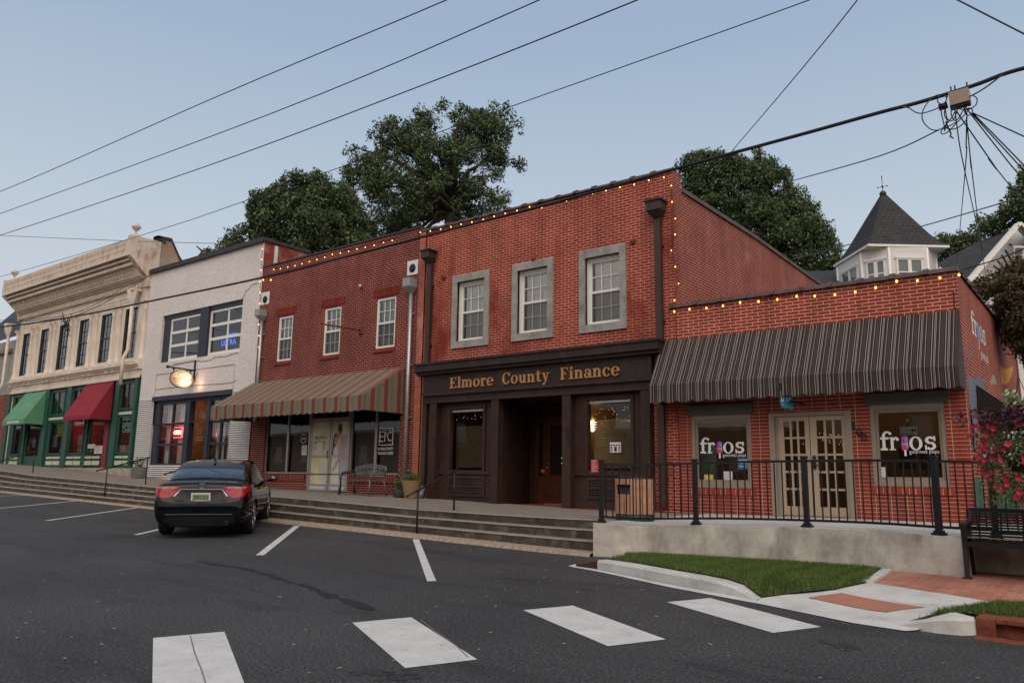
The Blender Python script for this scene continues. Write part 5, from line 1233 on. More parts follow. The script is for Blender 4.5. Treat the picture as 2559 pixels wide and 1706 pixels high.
# bays: panel wall with window hole and stall riser panel
wl_=rect(6,(385,620),(672,600),(372,1165),(668,1165),YF); wr_=rect(6,(1610,545),(1988,505),(1600,1178),(1990,1170),YF)
for k,(ba,bb_,wn,pl) in enumerate(((x6(265),x6(755),wl_,(355,685,1195,1385)),(x6(1466),x6(2095),wr_,(1595,2000,1215,1410)))):
    m=MB(); m.wall(ba,bb_,fl5-.05,zD-.04,YF+.0,[(wn[0],wn[1],wn[2],wn[3])],dep=.12)
    npl=int((bb_-ba)/.16)
    for i in range(npl):
        x=ba+(bb_-ba)*i/npl
        if wn[0]-.12<x<wn[1]+.08: continue
        m.box(x,x+.012,YF-.006,YF+.001,fl5+.25,zD-.05)
    m.box(ba,bb_,YF-.05,YF+.001,wn[2]-.08,wn[2]-.01)
    m.build('bay_panel',M_wood,eb)
    pz0=W(6,pl[0],pl[3]).z; pz1=wn[2]-.12; m=MB(); pa,pb=W(6,pl[0],1300).x,W(6,pl[1],1300).x
    m.frame(pa,pb,pz0,pz1,YF-.035,YF,.07); zm=(pz0+pz1)/2; m.box(pa+.07,pb-.07,YF-.03,YF,zm-.03,zm+.03); m.frame(pa+.1,pb-.1,zm+.06,pz1-.1,YF-.02,YF,.03); m.frame(pa+.1,pb-.1,pz0+.1,zm-.06,YF-.02,YF,.03); m.build('stall_panel',M_wood,eb)
    m=MB(); m.frame(wn[0]-.08,wn[1]+.08,wn[2]-.02,wn[3]+.08,YF-.045,YF+.0,.08,tb=.05); m.box(wn[0],wn[1],YF+.02,YF+.07,wn[3]-.09,wn[3]-.0); w_=m.build('window',M_wood,eb)
    m=MB(); m.box(wn[0],wn[1],YF+.015,YF+.03,wn[3]-.075,wn[3]-.02); m.build('head_strip',M_alum,w_)
    glass(w_,wn[0],wn[1],wn[2],wn[3],YF+.09,G_shop)
    blinds(w_,wn[0]+.02,wn[1]-.02,wn[2]+(.1),wn[3]-.45,YF+.22,mk('amber_blind',(.20,.15,.08),.6,var=.3,vs=5),.055,.7)
    m=MB(); rr=random.Random(3+k); nn=26 if k else 10; 
    for i in range(nn): m.ball((wn[0]+.05+(wn[1]-wn[0]-.1)*rr.random(),YF+.16,wn[3]-.16-.42*rr.random()*(.3+.7*k)),.006,4)
    m.build('fairy_lights',emit('fairy_light',(1,.9,.7),1.6),w_)
room(eb,x6(265)-.1,onY(q(6,1085,900),YF+1.75).x-.06,fl5,zD,3,mk('dim_room',(.10,.09,.075),.9),y0=YF+.3)
room(eb,x6(1460),x6(2150),fl5,zD,3,mk('warm_room',(.30,.20,.09),.9),y0=YF+.3)
# recessed entrance
ra,rb_=x6(820),x6(1390); yr=YF+1.75; xbk=onY(q(6,1085,900),yr).x
m=MB(); m.face([(ra,YF,fl5),(xbk,yr,fl5),(xbk,yr,zD),(ra,YF,zD)]); m.face([(xbk,yr,fl5),(rb_,yr,fl5),(rb_,yr,zD),(xbk,yr,zD)]); m.face([(rb_,yr,fl5),(rb_,YF,fl5),(rb_,YF,zD),(rb_,yr,zD)]) ; m.face([(ra,YF,zD),(xbk,yr,zD),(rb_,yr,zD),(rb_,YF,zD)])
for i in range(9):
    t_=i/9; a=Vector((ra,YF,0)).lerp(Vector((xbk,yr,0)),t_); m.box(a.x-.004,a.x+.008,a.y-.012,a.y+.0,fl5,zD-.05)
m.build('recess_wall',M_wood,eb)
m=MB(); m.face([(ra-.4,YF-.35,fl5+.012),(x6(2150),YF-.35,fl5+.012),(x6(2150),YF+.0,fl5+.014),(rb_,YF+.02,fl5+.014),(rb_,yr,fl5+.016),(xbk,yr,fl5+.016),(ra,YF,fl5+.014)]); m.build('entry_floor',MATS['entry_brick_floor'],eb)
da6=onY(q(6,1235,1000),yr-.03).x; db6=da6+.98; zdt6=onY(q(6,1300,712),yr).z; ya=yr-.05
m=MB(); m.frame(da6-.36,db6+.2,fl5,zD-.12,ya-.02,ya+.04,.06); m.box(da6-.3,db6+.14,ya-.03,ya+.03,zdt6+.0,zdt6+.1); m.box(da6-.06,da6,ya-.015,ya+.03,fl5,zdt6); m.build('door_frame',M_door,eb)
m=MB(); m.frame(da6,db6,fl5+.03,zdt6-.01,ya-.01,ya+.03,.14,tb=.75); m.frame(da6+.2,db6-.2,fl5+.12,fl5+.42,ya-.022,ya-.01,.025); m.frame(da6+.2,db6-.2,fl5+.48,fl5+.68,ya-.022,ya-.01,.025); m.box(da6+.14,db6-.14,ya-.0,ya+.02,fl5+.7,fl5+.8)
dr6=m.build('door',M_door,eb); glass(dr6,da6+.13,db6-.13,fl5+.78,zdt6-.14,ya+.01,G_shop)
m=MB(); m.ball((da6+.07,ya-.05,fl5+1.0),.03,8); m.ball((da6+.07,ya-.03,fl5+1.12),.018,8); m.build('door_knob',mk('brass',(.6,.4,.15),.3,.9),dr6)
m=MB(); m.frame(da6-.3,da6-.06,fl5+.03,zdt6-.01,ya-.01,ya+.03,.05,tb=.75); sl=m.build('sidelight',M_door,eb); glass(sl,da6-.26,da6-.1,fl5+.78,zdt6-.06,ya+.01,G_shop)
m=MB(); m.box(da6,db6,ya-.1,ya,fl5+.012,fl5+.04); m.build('threshold',M_alum,eb)
a=onY(q(6,1180,1148),ya-.02); b_=onY(q(6,1220,1180),ya-.02); poster(0,a.x,b_.x,b_.z,a.z,ya-.02,[mk('red_sticker',(.4,.05,.03),.6),M_paper],1,'small red sticker low on the sidelight of the wooden entrance','notice')
m=MB(); a=onY(q(6,1375,1095),ya); 
for i in range(4): m.tube([(a.x-.02+.03*(i%2),ya-.01,a.z+.07*i),(a.x+.03-.03*(i%2),ya-.01,a.z+.07*i+.07)],.008,4)
o=m.build('neon_sign',emit('green_neon',(.05,1,.2),4),None,loc=a); tag(o,'small green neon squiggle inside the dark wooden entrance door','neon sign')
# gold sign letters
sgn=thing('shop_sign',(W(6,1140,360).x,15.84,W(6,1140,360).z),'raised gold serif letters reading Elmore County Finance on the dark wooden fascia','sign')
M_gold=mk('gold_lettering',(.50,.25,.10),.5,.25,var=.2,vs=9)
ys6=15.84
def zl6(x,y): return W(6,x,y,ys6).z
def xl6(x,y): return W(6,x,y,ys6).x
zbase=(zl6(410,430)+zl6(900,393)+zl6(1390,350)+zl6(1850,310))/4; ztop=(zl6(410,333)+zl6(1400,243))/2; xh6=(ztop-zbase)/1.4
for (wd,xa6,xb6) in (('Elmore',380,772),('County',845,1272),('Finance',1362,1898)):
    m=MB(); serif_to(m,wd,xl6(xa6,380),xl6(xb6,330),zbase,xh6,ys6,dep=.04); m.build('lettering',M_gold,sgn)
# numbers on the post
m=MB(); 
for i,c in enumerate('102'): p=W(6,1408,775+48*i,15.80); text_to(m,c,p.x,p.x+.10,p.z-.16,p.z-.02,15.795,bold=.02)
m.build('house_number',M_black,eb)
# stickers and wall lamp in the right window
a=W(6,1800,908,YF+.1); b_=W(6,1898,998,YF+.1)
o=poster(0,a.x,b_.x,b_.z,a.z,YF+.085,[M_paper,M_ink],0,'white square window poster with small black pictures behind the right wooden bay glass','poster',name='poster')
m=MB()
for r_ in range(3):
    for c_ in range(4):
        if r_>0 and 0<c_<3: continue
        m.ball((a.x+(b_.x-a.x)*(.14+.24*c_),YF+.082,b_.z+(a.z-b_.z)*(.72-.25*r_)),.025,5,sc=(1,1,.7))
m.box(a.x+(b_.x-a.x)*.4,a.x+(b_.x-a.x)*.62,YF+.079,YF+.084,b_.z+.03,b_.z+(a.z-b_.z)*.55); c2=m.build('picture_marks',M_ink,o)
a=W(6,1628,1062,YF-.05); b_=W(6,1697,1178,YF-.05); poster(0,a.x,b_.x,b_.z,a.z,YF-.055,[mk('red_notice',(.42,.03,.035),.6),M_paper],7,'red and white printed notice at the lower left of the right wooden bay window','notice')
p=W(6,1640,755,YF+.5); t=thing('wall_lantern',p,'lit carriage lantern glowing inside the right wooden bay window','lamp')
m=MB(); m.lathe(p,[(.06,-.15),(.1,-.1),(.12,.08),(.1,.1)],8); m.build('lantern_glass',emit('lantern_glow',(1,.72,.35),7),t); m=MB(); m.lathe(p,[(.13,.1),(.05,.2),(.02,.26),(.001,.3)],8); m.build('cap',mk('lantern_brass',(.3,.2,.08),.4,.8),t); plamp(p+Vector((.1,-.1,.1)),22,(1,.7,.36),t,'lamp_or_fill_light')
# ================================================================ 6 one storey shop
XsL=XrR+.02; XsR=(W(9,1030,200).x+q(10,1080,1330)[0]*0+W(10,1078,1300).x)/2
zsT=(W(7,260,428).z+W(7,1300,275).z+W(9,1040,160).z)/3
fb=thing('brick_shop',((XsL+XsR)/2,YF,fl(-5)),'one-storey orange-red brick corner shop with dark pinstripe awning and taupe double doors','building')
fls=fl(-5)+.012
wl=rect(19,(255,195),(1025,150),(280,1145),(1045,1140)); wr_=rect(10,(70,235),(775,200),(100,1045),(845,1035))
dr=rect(19,(1240,190),(2330,140),(1340,1500),(2420,1500)); dz1=W(19,1800,165).z
H=[(wl[0]-.03,wl[1],wl[2],wl[3]),(wr_[0]-.03,wr_[1],wr_[2],wr_[3]),(dr[0]+.04,dr[1]-.05,fls,dz1)]
zawn=W(7,1300,575).z-.3
m=MB(); m.wall(XsL,XsR,zawn,zsT,YF,[]); m.build('wall',brick('shop_brick_upper',(.34,.054,.028),(.28,.043,.023),(.80,.50,.40),bw=.245,bh=.0695,ms=.0065,stain=(.22,.04,.022),samt=.35,ss=.9),fb)
m=MB(); m.wall(XsL,XsR,GND,zawn,YF,H,dep=.14); m.build('lower_wall',B_shop,fb)
# side wall to the rear
X=XsR; e0=onX((2541,872),X); yb=e0.y
m=MB(); m.face([(X,16,GND),(X,yb,GND),(X,yb,zsT),(X,16,zsT)]); m.build('side_wall',B_shopside,fb)
m=MB(); m.face([(XsL,16.3,zsT-.35),(X-.2,16.3,zsT-.35),(X-.2,yb,zsT-.35),(XsL,yb,zsT-.35)]); m.face([(X,yb,GND),(XsL,yb,GND),(XsL,yb,zsT),(X,yb,zsT)]); m.build('roof',M_roof,fb)
coping_tiles(fb,XsL-.15,XsR+.03,zsT,15.93,16.25,10)
m=MB(); n=int((yb-16.2)/.6)
for i in range(n):
    a=16.2+(yb-16.2)*i/n; b_=16.2+(yb-16.2)*(i+1)/n; xc=X-.12
    for (p,q_,k) in ((a,a+.09,1.25),(a+.09,b_,1.0)):
        A=[(xc-.16*k*math.cos(PI*j/8),p,zsT+.10*k*math.sin(PI*j/8)) for j in range(9)]; B=[(v[0],q_,v[2]) for v in A]
        for j in range(8): m.face([A[j],B[j],B[j+1],A[j+1]],0,True)
        m.face(A[::-1]); m.face(B)
m.build('side_coping',M_tile,fb)
m=MB(); a=W(9,968,372,15.99); b_=W(9,982,580,15.99); m.box(a.x-.008,a.x+.012,15.985,16.001,b_.z,a.z); m.build('wall_slot',M_black,fb)
# windows
for k,wn in enumerate((wl,wr_)):
    x0,x1,z0,z1=wn; m=MB()
    m.frame(x0-.05,x1+.03,z0-.02,z1,YF+.02,YF+.15,.10,tb=.14,tt=.12); w_=m.build('window',M_taupe,fb)
    m=MB(); m.box(x0-.10,x1+.06,YF-.05,YF+.10,z1-.02,z1+.16); m.box(x0-.12,x1+.08,YF-.07,YF+.10,z1+.16,z1+.19); m.build('window_head',M_dgrey,w_)
    m=MB(); m.frame(x0+.05,x1-.07,z0+.12,z1-.12,YF+.06,YF+.12,.05); m.build('inner_frame',M_taupe,w_)
    glass(w_,x0+.08,x1-.10,z0+.15,z1-.15,YF+.09,G_shop)
    m=MB(); m.box(x0-.05,x1+.06,YF-.03,YF+.02,z0-.145,z0-.025); m.build('sill',brick('sill_soldiers_%d'%k,(.36,.06,.032),(.33,.055,.03),(.62,.38,.3),bw=.11,bh=.4,ms=.006),w_)
    gx0_,gx1_=(x0+.10,x1-.10)
    n_=19 if k==0 else 10
    if k==0: X0,X1,ZB,XH=[*(W(19,u,690,YF+.08).x for u in (368,965)),W(19,600,690,YF+.08).z,0]; XHt=W(19,750,545,YF+.08).z
    else: X0,X1,ZB,XH=[*(W(10,u,680,YF+.08).x for u in (162,728)),W(10,300,683,YF+.08).z,0]; XHt=W(10,520,552,YF+.08).z
    xh=XHt-ZB; w=(X1-X0)
    lt=MB(); serif_to(lt,'fr',X0,X0+w*.345,ZB,xh,YF+.08,dep=.003,gap=.02); serif_to(lt,'os',X0+w*.51,X1,ZB,xh,YF+.08,dep=.003,gap=.12)
    if k==0: ga,gb,gz,gzt=W(19,660,735,YF+.08).x,W(19,965,735,YF+.08).x,W(19,800,748,YF+.08).z,W(19,800,700,YF+.08).z
    else: ga,gb,gz,gzt=W(10,442,720,YF+.08).x,W(10,736,720,YF+.08).x,W(10,600,726,YF+.08).z,W(10,600,686,YF+.08).z
    text_to(lt,'gourmet pops',ga,gb,gz,gzt,YF+.077); lt.build('window_lettering',M_wht,w_)
    # popsicle mark standing for the letter i
    px0,px1=X0+w*.375,X0+w*.49; pz0,pz1=ZB,ZB+xh*1.08; pm=MB(); y_=YF+.077
    cols=[(0,0),(1,0)]
    nx_,nz_=4,6
    for i in range(nx_):
        for j in range(nz_):
            a,b_=px0+(px1-px0)*i/nx_,px0+(px1-px0)*(i+1)/nx_; c_,d_=pz0+(pz1-pz0)*j/nz_,pz0+(pz1-pz0)*(j+1)/nz_
            if j==nz_-1 and i in (0,3): 
                pm.face([(a,y_,c_),(b_,y_,c_),(b_,y_,d_-.03 if i==3 else d_),(a,y_,d_ if i==3 else d_-.03)],(i+j)%4); continue
            ang=math.atan2((j-2.2),(i-1.5)); pm.face([(a,y_,c_),(b_,y_,c_),(b_,y_,d_),(a,y_,d_)],int((ang+PI)/(2*PI)*7+(.5 if j%2 else 0))%4)
    pm.box((px0*.5+px1*.5)-.018,(px0*.5+px1*.5)+.018,y_-.001,y_+.001,pz0-.11,pz0,4)
    pm.build('popsicle_mark',[mk('pop_blue',(.10,.33,.62),.5),mk('pop_pink',(.60,.03,.20),.5),mk('pop_purple',(.20,.08,.40),.5),mk('pop_yellow',(.70,.30,.10),.5),M_wht],w_)
# interior
rf=room(fb,XsL+.3,XsR-.25,fls,zsT-.8,4,mk('shop_room_brown',(.17,.105,.05),.8,var=.5,vs=1.2),y0=YF+.2)
m=MB(); m.box(wr_[0]-.3,wr_[1]+.3,YF+1.2,YF+1.7,fls,wr_[2]+.45); m.build('counter',mk('counter_wood',(.22,.12,.05),.6,var=.4,vs=3),fb)
m=MB()
for i in range(5): x=wr_[0]+.2+.35*i; m.box(x,x+.28,YF+1.15,YF+1.19,wr_[2]+.35,wr_[2]+.75)
m.build('menu_board',M_black,fb)
m=MB(); m.face([(wl[0],YF+.35,wl[2]),(wl[0]+.35,YF+.45,wl[2]),(wl[0]+.35,YF+.45,wl[2]+.9),(wl[0],YF+.35,wl[2]+.9)]); m.build('curtain',mk('shop_curtain',(.24,.28,.22),.9,var=.2),fb)
rr=random.Random(9); m=MB()
for i in range(24): m.ball((wl[0]+.75*(wl[1]-wl[0])+rr.random()*.35,YF+.6+rr.random()*.6,wl[3]-.55-rr.random()*.3),.007,4)
for i in range(40): m.ball((dr[0]+.3+rr.random()*(dr[1]-dr[0]-.6),YF+.6+rr.random()*.8,dz1-.35-rr.random()*.25),.006,4)
m.build('fairy_lights',emit('fairy_light',(1,.9,.7),5),fb)
plamp((-3.2,YF+2.2,fls+2.3),16,(1,.72,.45),fb,'lamp_or_fill_light',.2); plamp((-5.6,YF+2.6,fls+2.5),14,(1,.75,.5),fb,'lamp_or_fill_light',.2)  # fill lights added to brighten the counter and room, no fixture here
# double doors
a,b_,z0,z1=dr[0],dr[1],fls,dz1
m=MB(); m.frame(a,b_,z0,z1+.02,YF-.03,YF+.13,.11,tb=.02,tt=.07); m.box(a+.11,a+.17,YF+.03,YF+.12,z0+.02,z1-.05); m.build('door_frame',M_taupe,fb)
xm=W(19,1800,700).x; la=a+.17; lb=b_-.11
for k,(u,v_) in enumerate(((la,xm-.008),(xm+.008,lb))):
    w=v_-u; m=MB(); gx0_,gx1_=u+w*.17,u+w*.90 if k==0 else u+w*.92
    gx0_=u+w*.17; gx1_=u+w*.86
    if k==1: gx0_,gx1_=u+w*.18,u+w*.87
    zb_=W(19,1600,1382).z; zt_=W(19,1600,268).z
    m.box(u,gx0_,YF+.04,YF+.085,z0+.03,z1-.055); m.box(gx1_,v_,YF+.04,YF+.085,z0+.03,z1-.055); m.box(gx0_,gx1_,YF+.041,YF+.084,zt_,z1-.055); m.box(gx0_,gx1_,YF+.041,YF+.084,z0+.03,zb_)
    for i in (1,2): xx_=gx0_+(gx1_-gx0_)*i/3; m.box(xx_-.02,xx_+.02,YF+.043,YF+.08,zb_,zt_)
    for i in (1,2,3,4): zz=zb_+(zt_-zb_)*i/5; m.box(gx0_,gx1_,YF+.045,YF+.078,zz-.02,zz+.02)
    d_=m.build('door',M_beige,fb); glass(d_,gx0_,gx1_,zb_,zt_,YF+.062,G_shop)
m=MB(); p=W(19,1858,745,YF+.03); m.lathe((p.x,YF+.03,p.z),[(.001,-.03),(.035,-.03),(.035,.01)],12,axis='y'); p2=W(19,1858,845,YF+.02); m.ball((p2.x,YF+.01,p2.z),.03,8); m.tube([(p2.x,YF+.0,p2.z),(p2.x+.1,YF+.0,p2.z)],.012,6); m.box(p2.x-.025,p2.x+.025,YF+.02,YF+.04,p2.z-.08,p2.z+.08); m.build('door_handle',M_black,fb)
m=MB(); p=W(19,1858,675,YF+.03)
for i in range(6): m.ball((p.x+(-.02 if i%2 else .02),YF+.035,p.z-.05+.02*i),.012,5)
m.build('door_sticker',M_paper,fb)
# house number 100, three black digits stepping down
t=thing('house_number',W(8,1890,350,15.98),'black metal digits 100 stepping down the brick beside the double doors','house number')
for i,(c,x,y) in enumerate((('1',1832,325),('0',1865,378),('0',1908,424))):
    p=W(8,x,y,15.975); m=MB(); text_to(m,c,p.x,p.x+(.055 if c=='1' else .115),p.z,p.z+.155,15.975,bold=.012); m.build('digit',M_black,t)
# awning
M_p1=mk('black_brown_canvas',(.012,.009,.008),.85,var=.2,vs=4); M_p2=mk('cream_pinstripe',(.33,.295,.26),.85); M_p3=mk('brown_stripe_canvas',(.055,.028,.022),.85,var=.2); M_p4=mk('olive_stripe',(.07,.06,.045),.85)
rrx=W(9,1033,586,15.95); ff=onX(q(9,1020,1162),rrx.x); yf_=ff.y; 
zr_=(rrx.z+W(7,240,690,15.95).z+W(7,1300,575,15.95).z)/3; zf_=(ff.z+W(7,120,1098,yf_).z+W(7,1200,1010,yf_).z)/3; vh_=zf_-(W(7,1200,1170,yf_).z+W(7,300,1235,yf_).z)/2
xl_=W(7,22,1105,yf_).x; xl2=W(7,235,690,15.95).x; xl_=(xl_+xl2)/2
print('shop awning',xl_,xl2,rrx.x,yf_,zr_,zf_,vh_,'bldg',XsL,XsR)
st=[(.030,0),(.008,1),(.012,0),(.008,1),(.030,0),(.010,2),(.012,0),(.008,1),(.022,0),(.030,2),(.010,0),(.008,3),(.024,0),(.010,1)]
aw=awning(fb,'awning','dark brown canvas awning with fine cream pinstripes',xl_,rrx.x,zr_,zf_,yf_,vh_-.03,[M_p1,M_p2,M_p3,M_p4],stripe=st,scal=.33,ry=15.97,sides=[mk('grey_felt_side',(.05,.047,.043),.95,var=.5,vs=30)]*4)
# blue projecting sign under the awning
p=W(7,1262,1215,14.9); X_=W(7,1230,1200,14.7).x; t=thing('hanging_sign',(X_,14.7,p.z),'small turquoise sign hanging edge-on under the pinstripe awning','sign')
A=onX(q(7,1220,1150),X_+.0); B=onX(q(7,1308,1290),X_+.0)
a=W(7,1222,1150,15.5); b_=W(7,1308,1290,15.5); zt_,zb_=a.z+.02,b_.z
m=MB(); x0_,x1_=a.x,b_.x; y0_,y1_=15.35,15.6
m.hexa([(x0_+.04,y0_,zb_+.05),(x1_,y1_,zb_),(x1_-.02,y1_+.02,zb_),(x0_+.02,y0_+.02,zb_+.05),(x0_,y0_,zt_),(x1_,y1_,zt_),(x1_-.02,y1_+.02,zt_),(x0_-.02,y0_+.02,zt_)]); m.build('panel',mk('turquoise_sign',(.02,.22,.33),.5,var=.1),t)
m=MB(); serif_to(m,'fr',0,.10,0,.085,0,dep=.002,gap=.03); serif_to(m,'os',.125,.24,0,.085,0,dep=.002,gap=.05); 
fx_=Vector((x1_-x0_,y1_-y0_,0)).normalized(); base=Vector((x0_+.03,y0_-.012,(zt_+zb_)/2-.02))
m.v=[base+fx_*v.x+Vector((0,0,v.z))+Vector((fx_.y,-fx_.x,0))*(-v.y) for v in m.v]; m.build('lettering',M_wht,t)
m=MB(); m.box((x0_+x1_)/2-.01,(x0_+x1_)/2+.01,15.19,15.21,zt_,zt_+.15); m.tube([(x1_,15.4,zt_-.2),(x1_+.1,15.95,zt_-.2)],.02,6); m.build('hanger',M_black,t)
# closed sign, papers, stickers
a=W(10,350,458,YF+.14); b_=W(10,520,528,YF+.14); t=thing('closed_sign',((a.x+b_.x)/2,YF+.13,b_.z),'white CLOSED sign hanging on a string in the right shop window','sign')
m=MB(); m.box(a.x,b_.x,YF+.13,YF+.14,b_.z,a.z); m.build('panel',mk('sign_pale',(.60,.62,.58),.7),t)
m=MB(); m.frame(a.x+.01,b_.x-.01,b_.z+.01,a.z-.01,YF+.124,YF+.129,.012); m.build('border',mk('teal_border',(.05,.2,.22),.7),t)
m=MB(); w=b_.x-a.x; h=a.z-b_.z; text_to(m,'CLOSED',a.x+w*.06,a.x+w*.62,b_.z+h*.35,b_.z+h*.75,YF+.125,bold=.02); m.ball((a.x+w*.8,YF+.128,b_.z+h*.55),.05,6,sc=(1,1,.6)); 
for k in range(9): m.box(a.x+w*(.08+.08*k),a.x+w*(.13+.08*k),YF+.1235,YF+.1255,b_.z+h*.16,b_.z+h*.24)
m.build('lettering',M_ink,t)
tp=W(10,423,392,YF+.13); m=MB(); m.tube([(a.x+w*.15,YF+.13,a.z),tp,(b_.x-w*.15,YF+.13,a.z)],.005,4); m.ball(tp,.03,6); m.build('string',mk('hook_pale',(.5,.48,.4),.5),t)
def ps(n,tl,br,cols,body,label,y=YF+.075,**k):
    a=W(n,*tl,y); b_=W(n,*br,y); return poster(0,a.x,b_.x,b_.z,a.z,y-.006,cols,body,label,'notice',**k)
ps(19,(662,925),(790,1095),[M_paper,M_inkg],7,'white printed sheet between the yellow and blue notices in the left shop window')
o=ps(19,(418,968),(538,1098),[mk('yellow_notice',(.55,.43,.05),.7),M_paper],2,'yellow notice at the lower left corner of the left shop window')
o=ps(19,(850,752),(1025,898),[mk('blue_notice',(.03,.12,.22),.6),mk('pale_blue',(.45,.55,.6),.6)],3,'blue notice at the lower right of the left shop window')
ps(10,(118,850),(228,998),[M_paper,M_inkg],7,'white printed sheet at the lower left corner of the right shop window')
# painted mural and lettering on the side wall
def PS(n,x,y,dx=.004): return onX(q(n,x,y),XsR+dx)
m=MB(); a=PS(18,262,900); b_=PS(18,430,1060); 
la=PS(18,245,560); zb_=(PS(18,270,910).z+PS(18,420,1060).z)/2; zt_=PS(18,262,650).z; y0_=PS(18,240,700).y; y1_=PS(18,430,950).y
w=y1_-y0_; xh=(zt_-zb_)*.78
serif_to(m,'fr',y0_,y0_+w*.38,zb_,xh,XsR+.002,dep=.004,gap=.02,face='x'); serif_to(m,'os',y0_+w*.55,y1_,zb_,xh,XsR+.002,dep=.004,gap=.1,face='x')
text_to(m,'gourmet pops',y0_+w*.5,y1_+.1,zb_-.42,zb_-.2,XsR+.006,face='x')
m.build('painted_lettering',M_wht,fb)
m=MB(); m.box(XsR,XsR+.005,y0_+w*.41,y0_+w*.52,zb_,zb_+xh*1.1); m.box(XsR,XsR+.005,y0_+w*.455,y0_+w*.475,zb_-.2,zb_,1); m.build('popsicle_mark',[MATS['pop_blue'],M_wht],fb)
def mural(pts,mat,dx,n=18):
    P=[PS(n,x,y,dx) for x,y in pts]; m=MB(); bm_=bmesh.new(); vs=[bm_.verts.new(p) for p in P]; f=bm_.faces.new(vs); bmesh.ops.triangulate(bm_,faces=[f])
    for fc in bm_.faces: m.face([v.co.copy() for v in fc.verts])
    bm_.free(); m.build('mural',mat,fb)
M_mg=mk('mural_grey',(.14,.15,.19),.8,var=.8,vs=22); M_mo=mk('mural_orange',(.62,.26,.02),.8,var=.6,vs=12); M_mgr=mk('mural_green',(.03,.10,.06),.8,var=.6,vs=3); M_mst=mk('mural_stripe',(.03,.02,.018),.8)
mural([(235,1090),(250,1130),(225,1240),(205,1340),(212,1568),(190,1568),(195,1300),(205,1180)],M_mg,.006)
mural([(282,1568),(300,1500),(335,1455),(385,1480),(430,1545),(445,1568)],M_mg,.007)
mural([(495,1568),(510,1470),(530,1430),(555,1480),(580,1568)],mk('mural_pale',(.3,.28,.2),.8,var=.9,vs=20),.007)
mural([(622,1310),(650,1340),(700,1370),(750,1385),(800,1330),(780,1440),(745,1530),(700,1568),(640,1568),(630,1480)],M_mo,.007)
mural([(168,0),(240,20),(320,95),(235,75),(238,290),(240,400),(215,560),(215,380),(180,200)],M_mg,.005,n=21)
mural([(215,740),(260,740),(300,1020),(230,1020)],M_mgr,.005,n=21); mural([(330,770),(520,800),(560,1000),(380,1030),(320,1000)],M_mgr,.005,n=21)
for (y_a,y_b) in ((PS(21,238,200).y,PS(21,430,200).y),(PS(21,432,100).y,PS(21,520,100).y*1.02)):
    zt_=PS(21,238,72).z; m=MB(); y=y_a; k=0
    x_=XsR
    while y<y_b:
        s=(.09,.03)[k%2]; m.face([(x_+.02,y,zt_),(x_+.55,y,zt_-.45),(x_+.55,y+s,zt_-.45),(x_+.02,y+s,zt_)],k%2); m.face([(x_+.55,y,zt_-.45),(x_+.55,y,zt_-.75),(x_+.55,y+s,zt_-.75),(x_+.55,y+s,zt_-.45)],k%2); y+=s; k+=1
    m.face([(x_+.01,y_a,zt_-.75),(x_+.55,y_a,zt_-.75),(x_+.55,y_a,zt_-.45),(x_+.02,y_a,zt_)],0)
    m.build('side_awning',[M_p1,M_p2],fb)
# ================================================================ string lights
M_bulb=emit('festoon_bulb',(1,.40,.07),5.5)
def strand(label,pts,sag=.05,zoff=0,name='string_lights',grp='festoon lights along the rooflines',r=.015):
    """pts: world positions of bulbs"""
    t=thing(name,pts[0],label,'string lights',grp); m=MB(); P=[]
    for a,b_ in zip(pts,pts[1:]):
        P+= [Vector(a)+Vector((0,0,.05)),(Vector(a)+Vector(b_))/2+Vector((0,0,.05-sag*0))]
    P.append(Vector(pts[-1])+Vector((0,0,.05))); m.tube(P,.008,4); m.build('wire',M_black,t)
    base=None
    for p in pts:
        if base is None:
            mm=MB(); mm.lathe((0,0,0),[(.001,-r*1.3),(r*.75,-r*.9),(r,-.1*r),(r*.75,r*.8),(r*.35,r*1.2)],8); base=mm.build('bulb',M_bulb)
            base.parent=t; base.location=Vector(p)-t.location; 
            mm=MB(); mm.lathe((0,0,0),[(r*.4,r*1.1),(r*.4,r*1.9),(.001,r*1.9)],6); sk=mm.build('socket',M_black); sk.parent=base
        else:
            c=base.copy(); COL.objects.link(c); c.parent=t; c.location=Vector(p)-t.location
            s=sk.copy(); COL.objects.link(s); s.parent=c
    return t
def B(n,L,Y=15.86): return [W(n,x,y,Y) for x,y in L]
strand('warm festoon bulbs running along the maroon brick roofline',B(3,[(540,320),(613,311),(693,293),(771,278),(847,258),(928,235),(1010,212),(1095,187),(1178,155),(1266,141),(1355,123),(1446,97),(1537,79),(1634,57),(1735,28),(1830,4)])+B(5,[(36,625)],15.86))
strand('warm festoon bulbs running along the orange-red two-storey roofline',B(5,[(122,614),(212,597),(300,577),(388,555),(481,537),(580,515),(674,487),(770,461),(871,437),(980,405),(1085,412),(1190,378),(1300,352),(1410,312),(1525,290),(1640,264),(1762,236),(1884,211),(2011,176),(2140,150)]))
strand('warm bulbs hanging down the corner of the orange-red building above the low roof',B(5,[(2205,222),(2212,362)],15.9)+[onX(q(5,x,y),XrR+.06) for x,y in ((2240,506),(2237,643))]+B(5,[(2207,781)],15.92)+[onX(q(5,x,y),XrR+.06) for x,y in ((2240,922),(2267,1066))]+B(5,[(2233,1212)],15.92))
strand('warm festoon bulbs under the tile coping of the one-storey corner shop',B(7,[(294,444),(426,424),(572,414),(715,394),(863,366),(1022,357),(1184,340),(1352,312),(1508,310),(1682,298),(1858,275),(2035,237),(2217,183)])+B(9,[(352,272),(577,265),(823,236),(1030,203)]),r=.021)
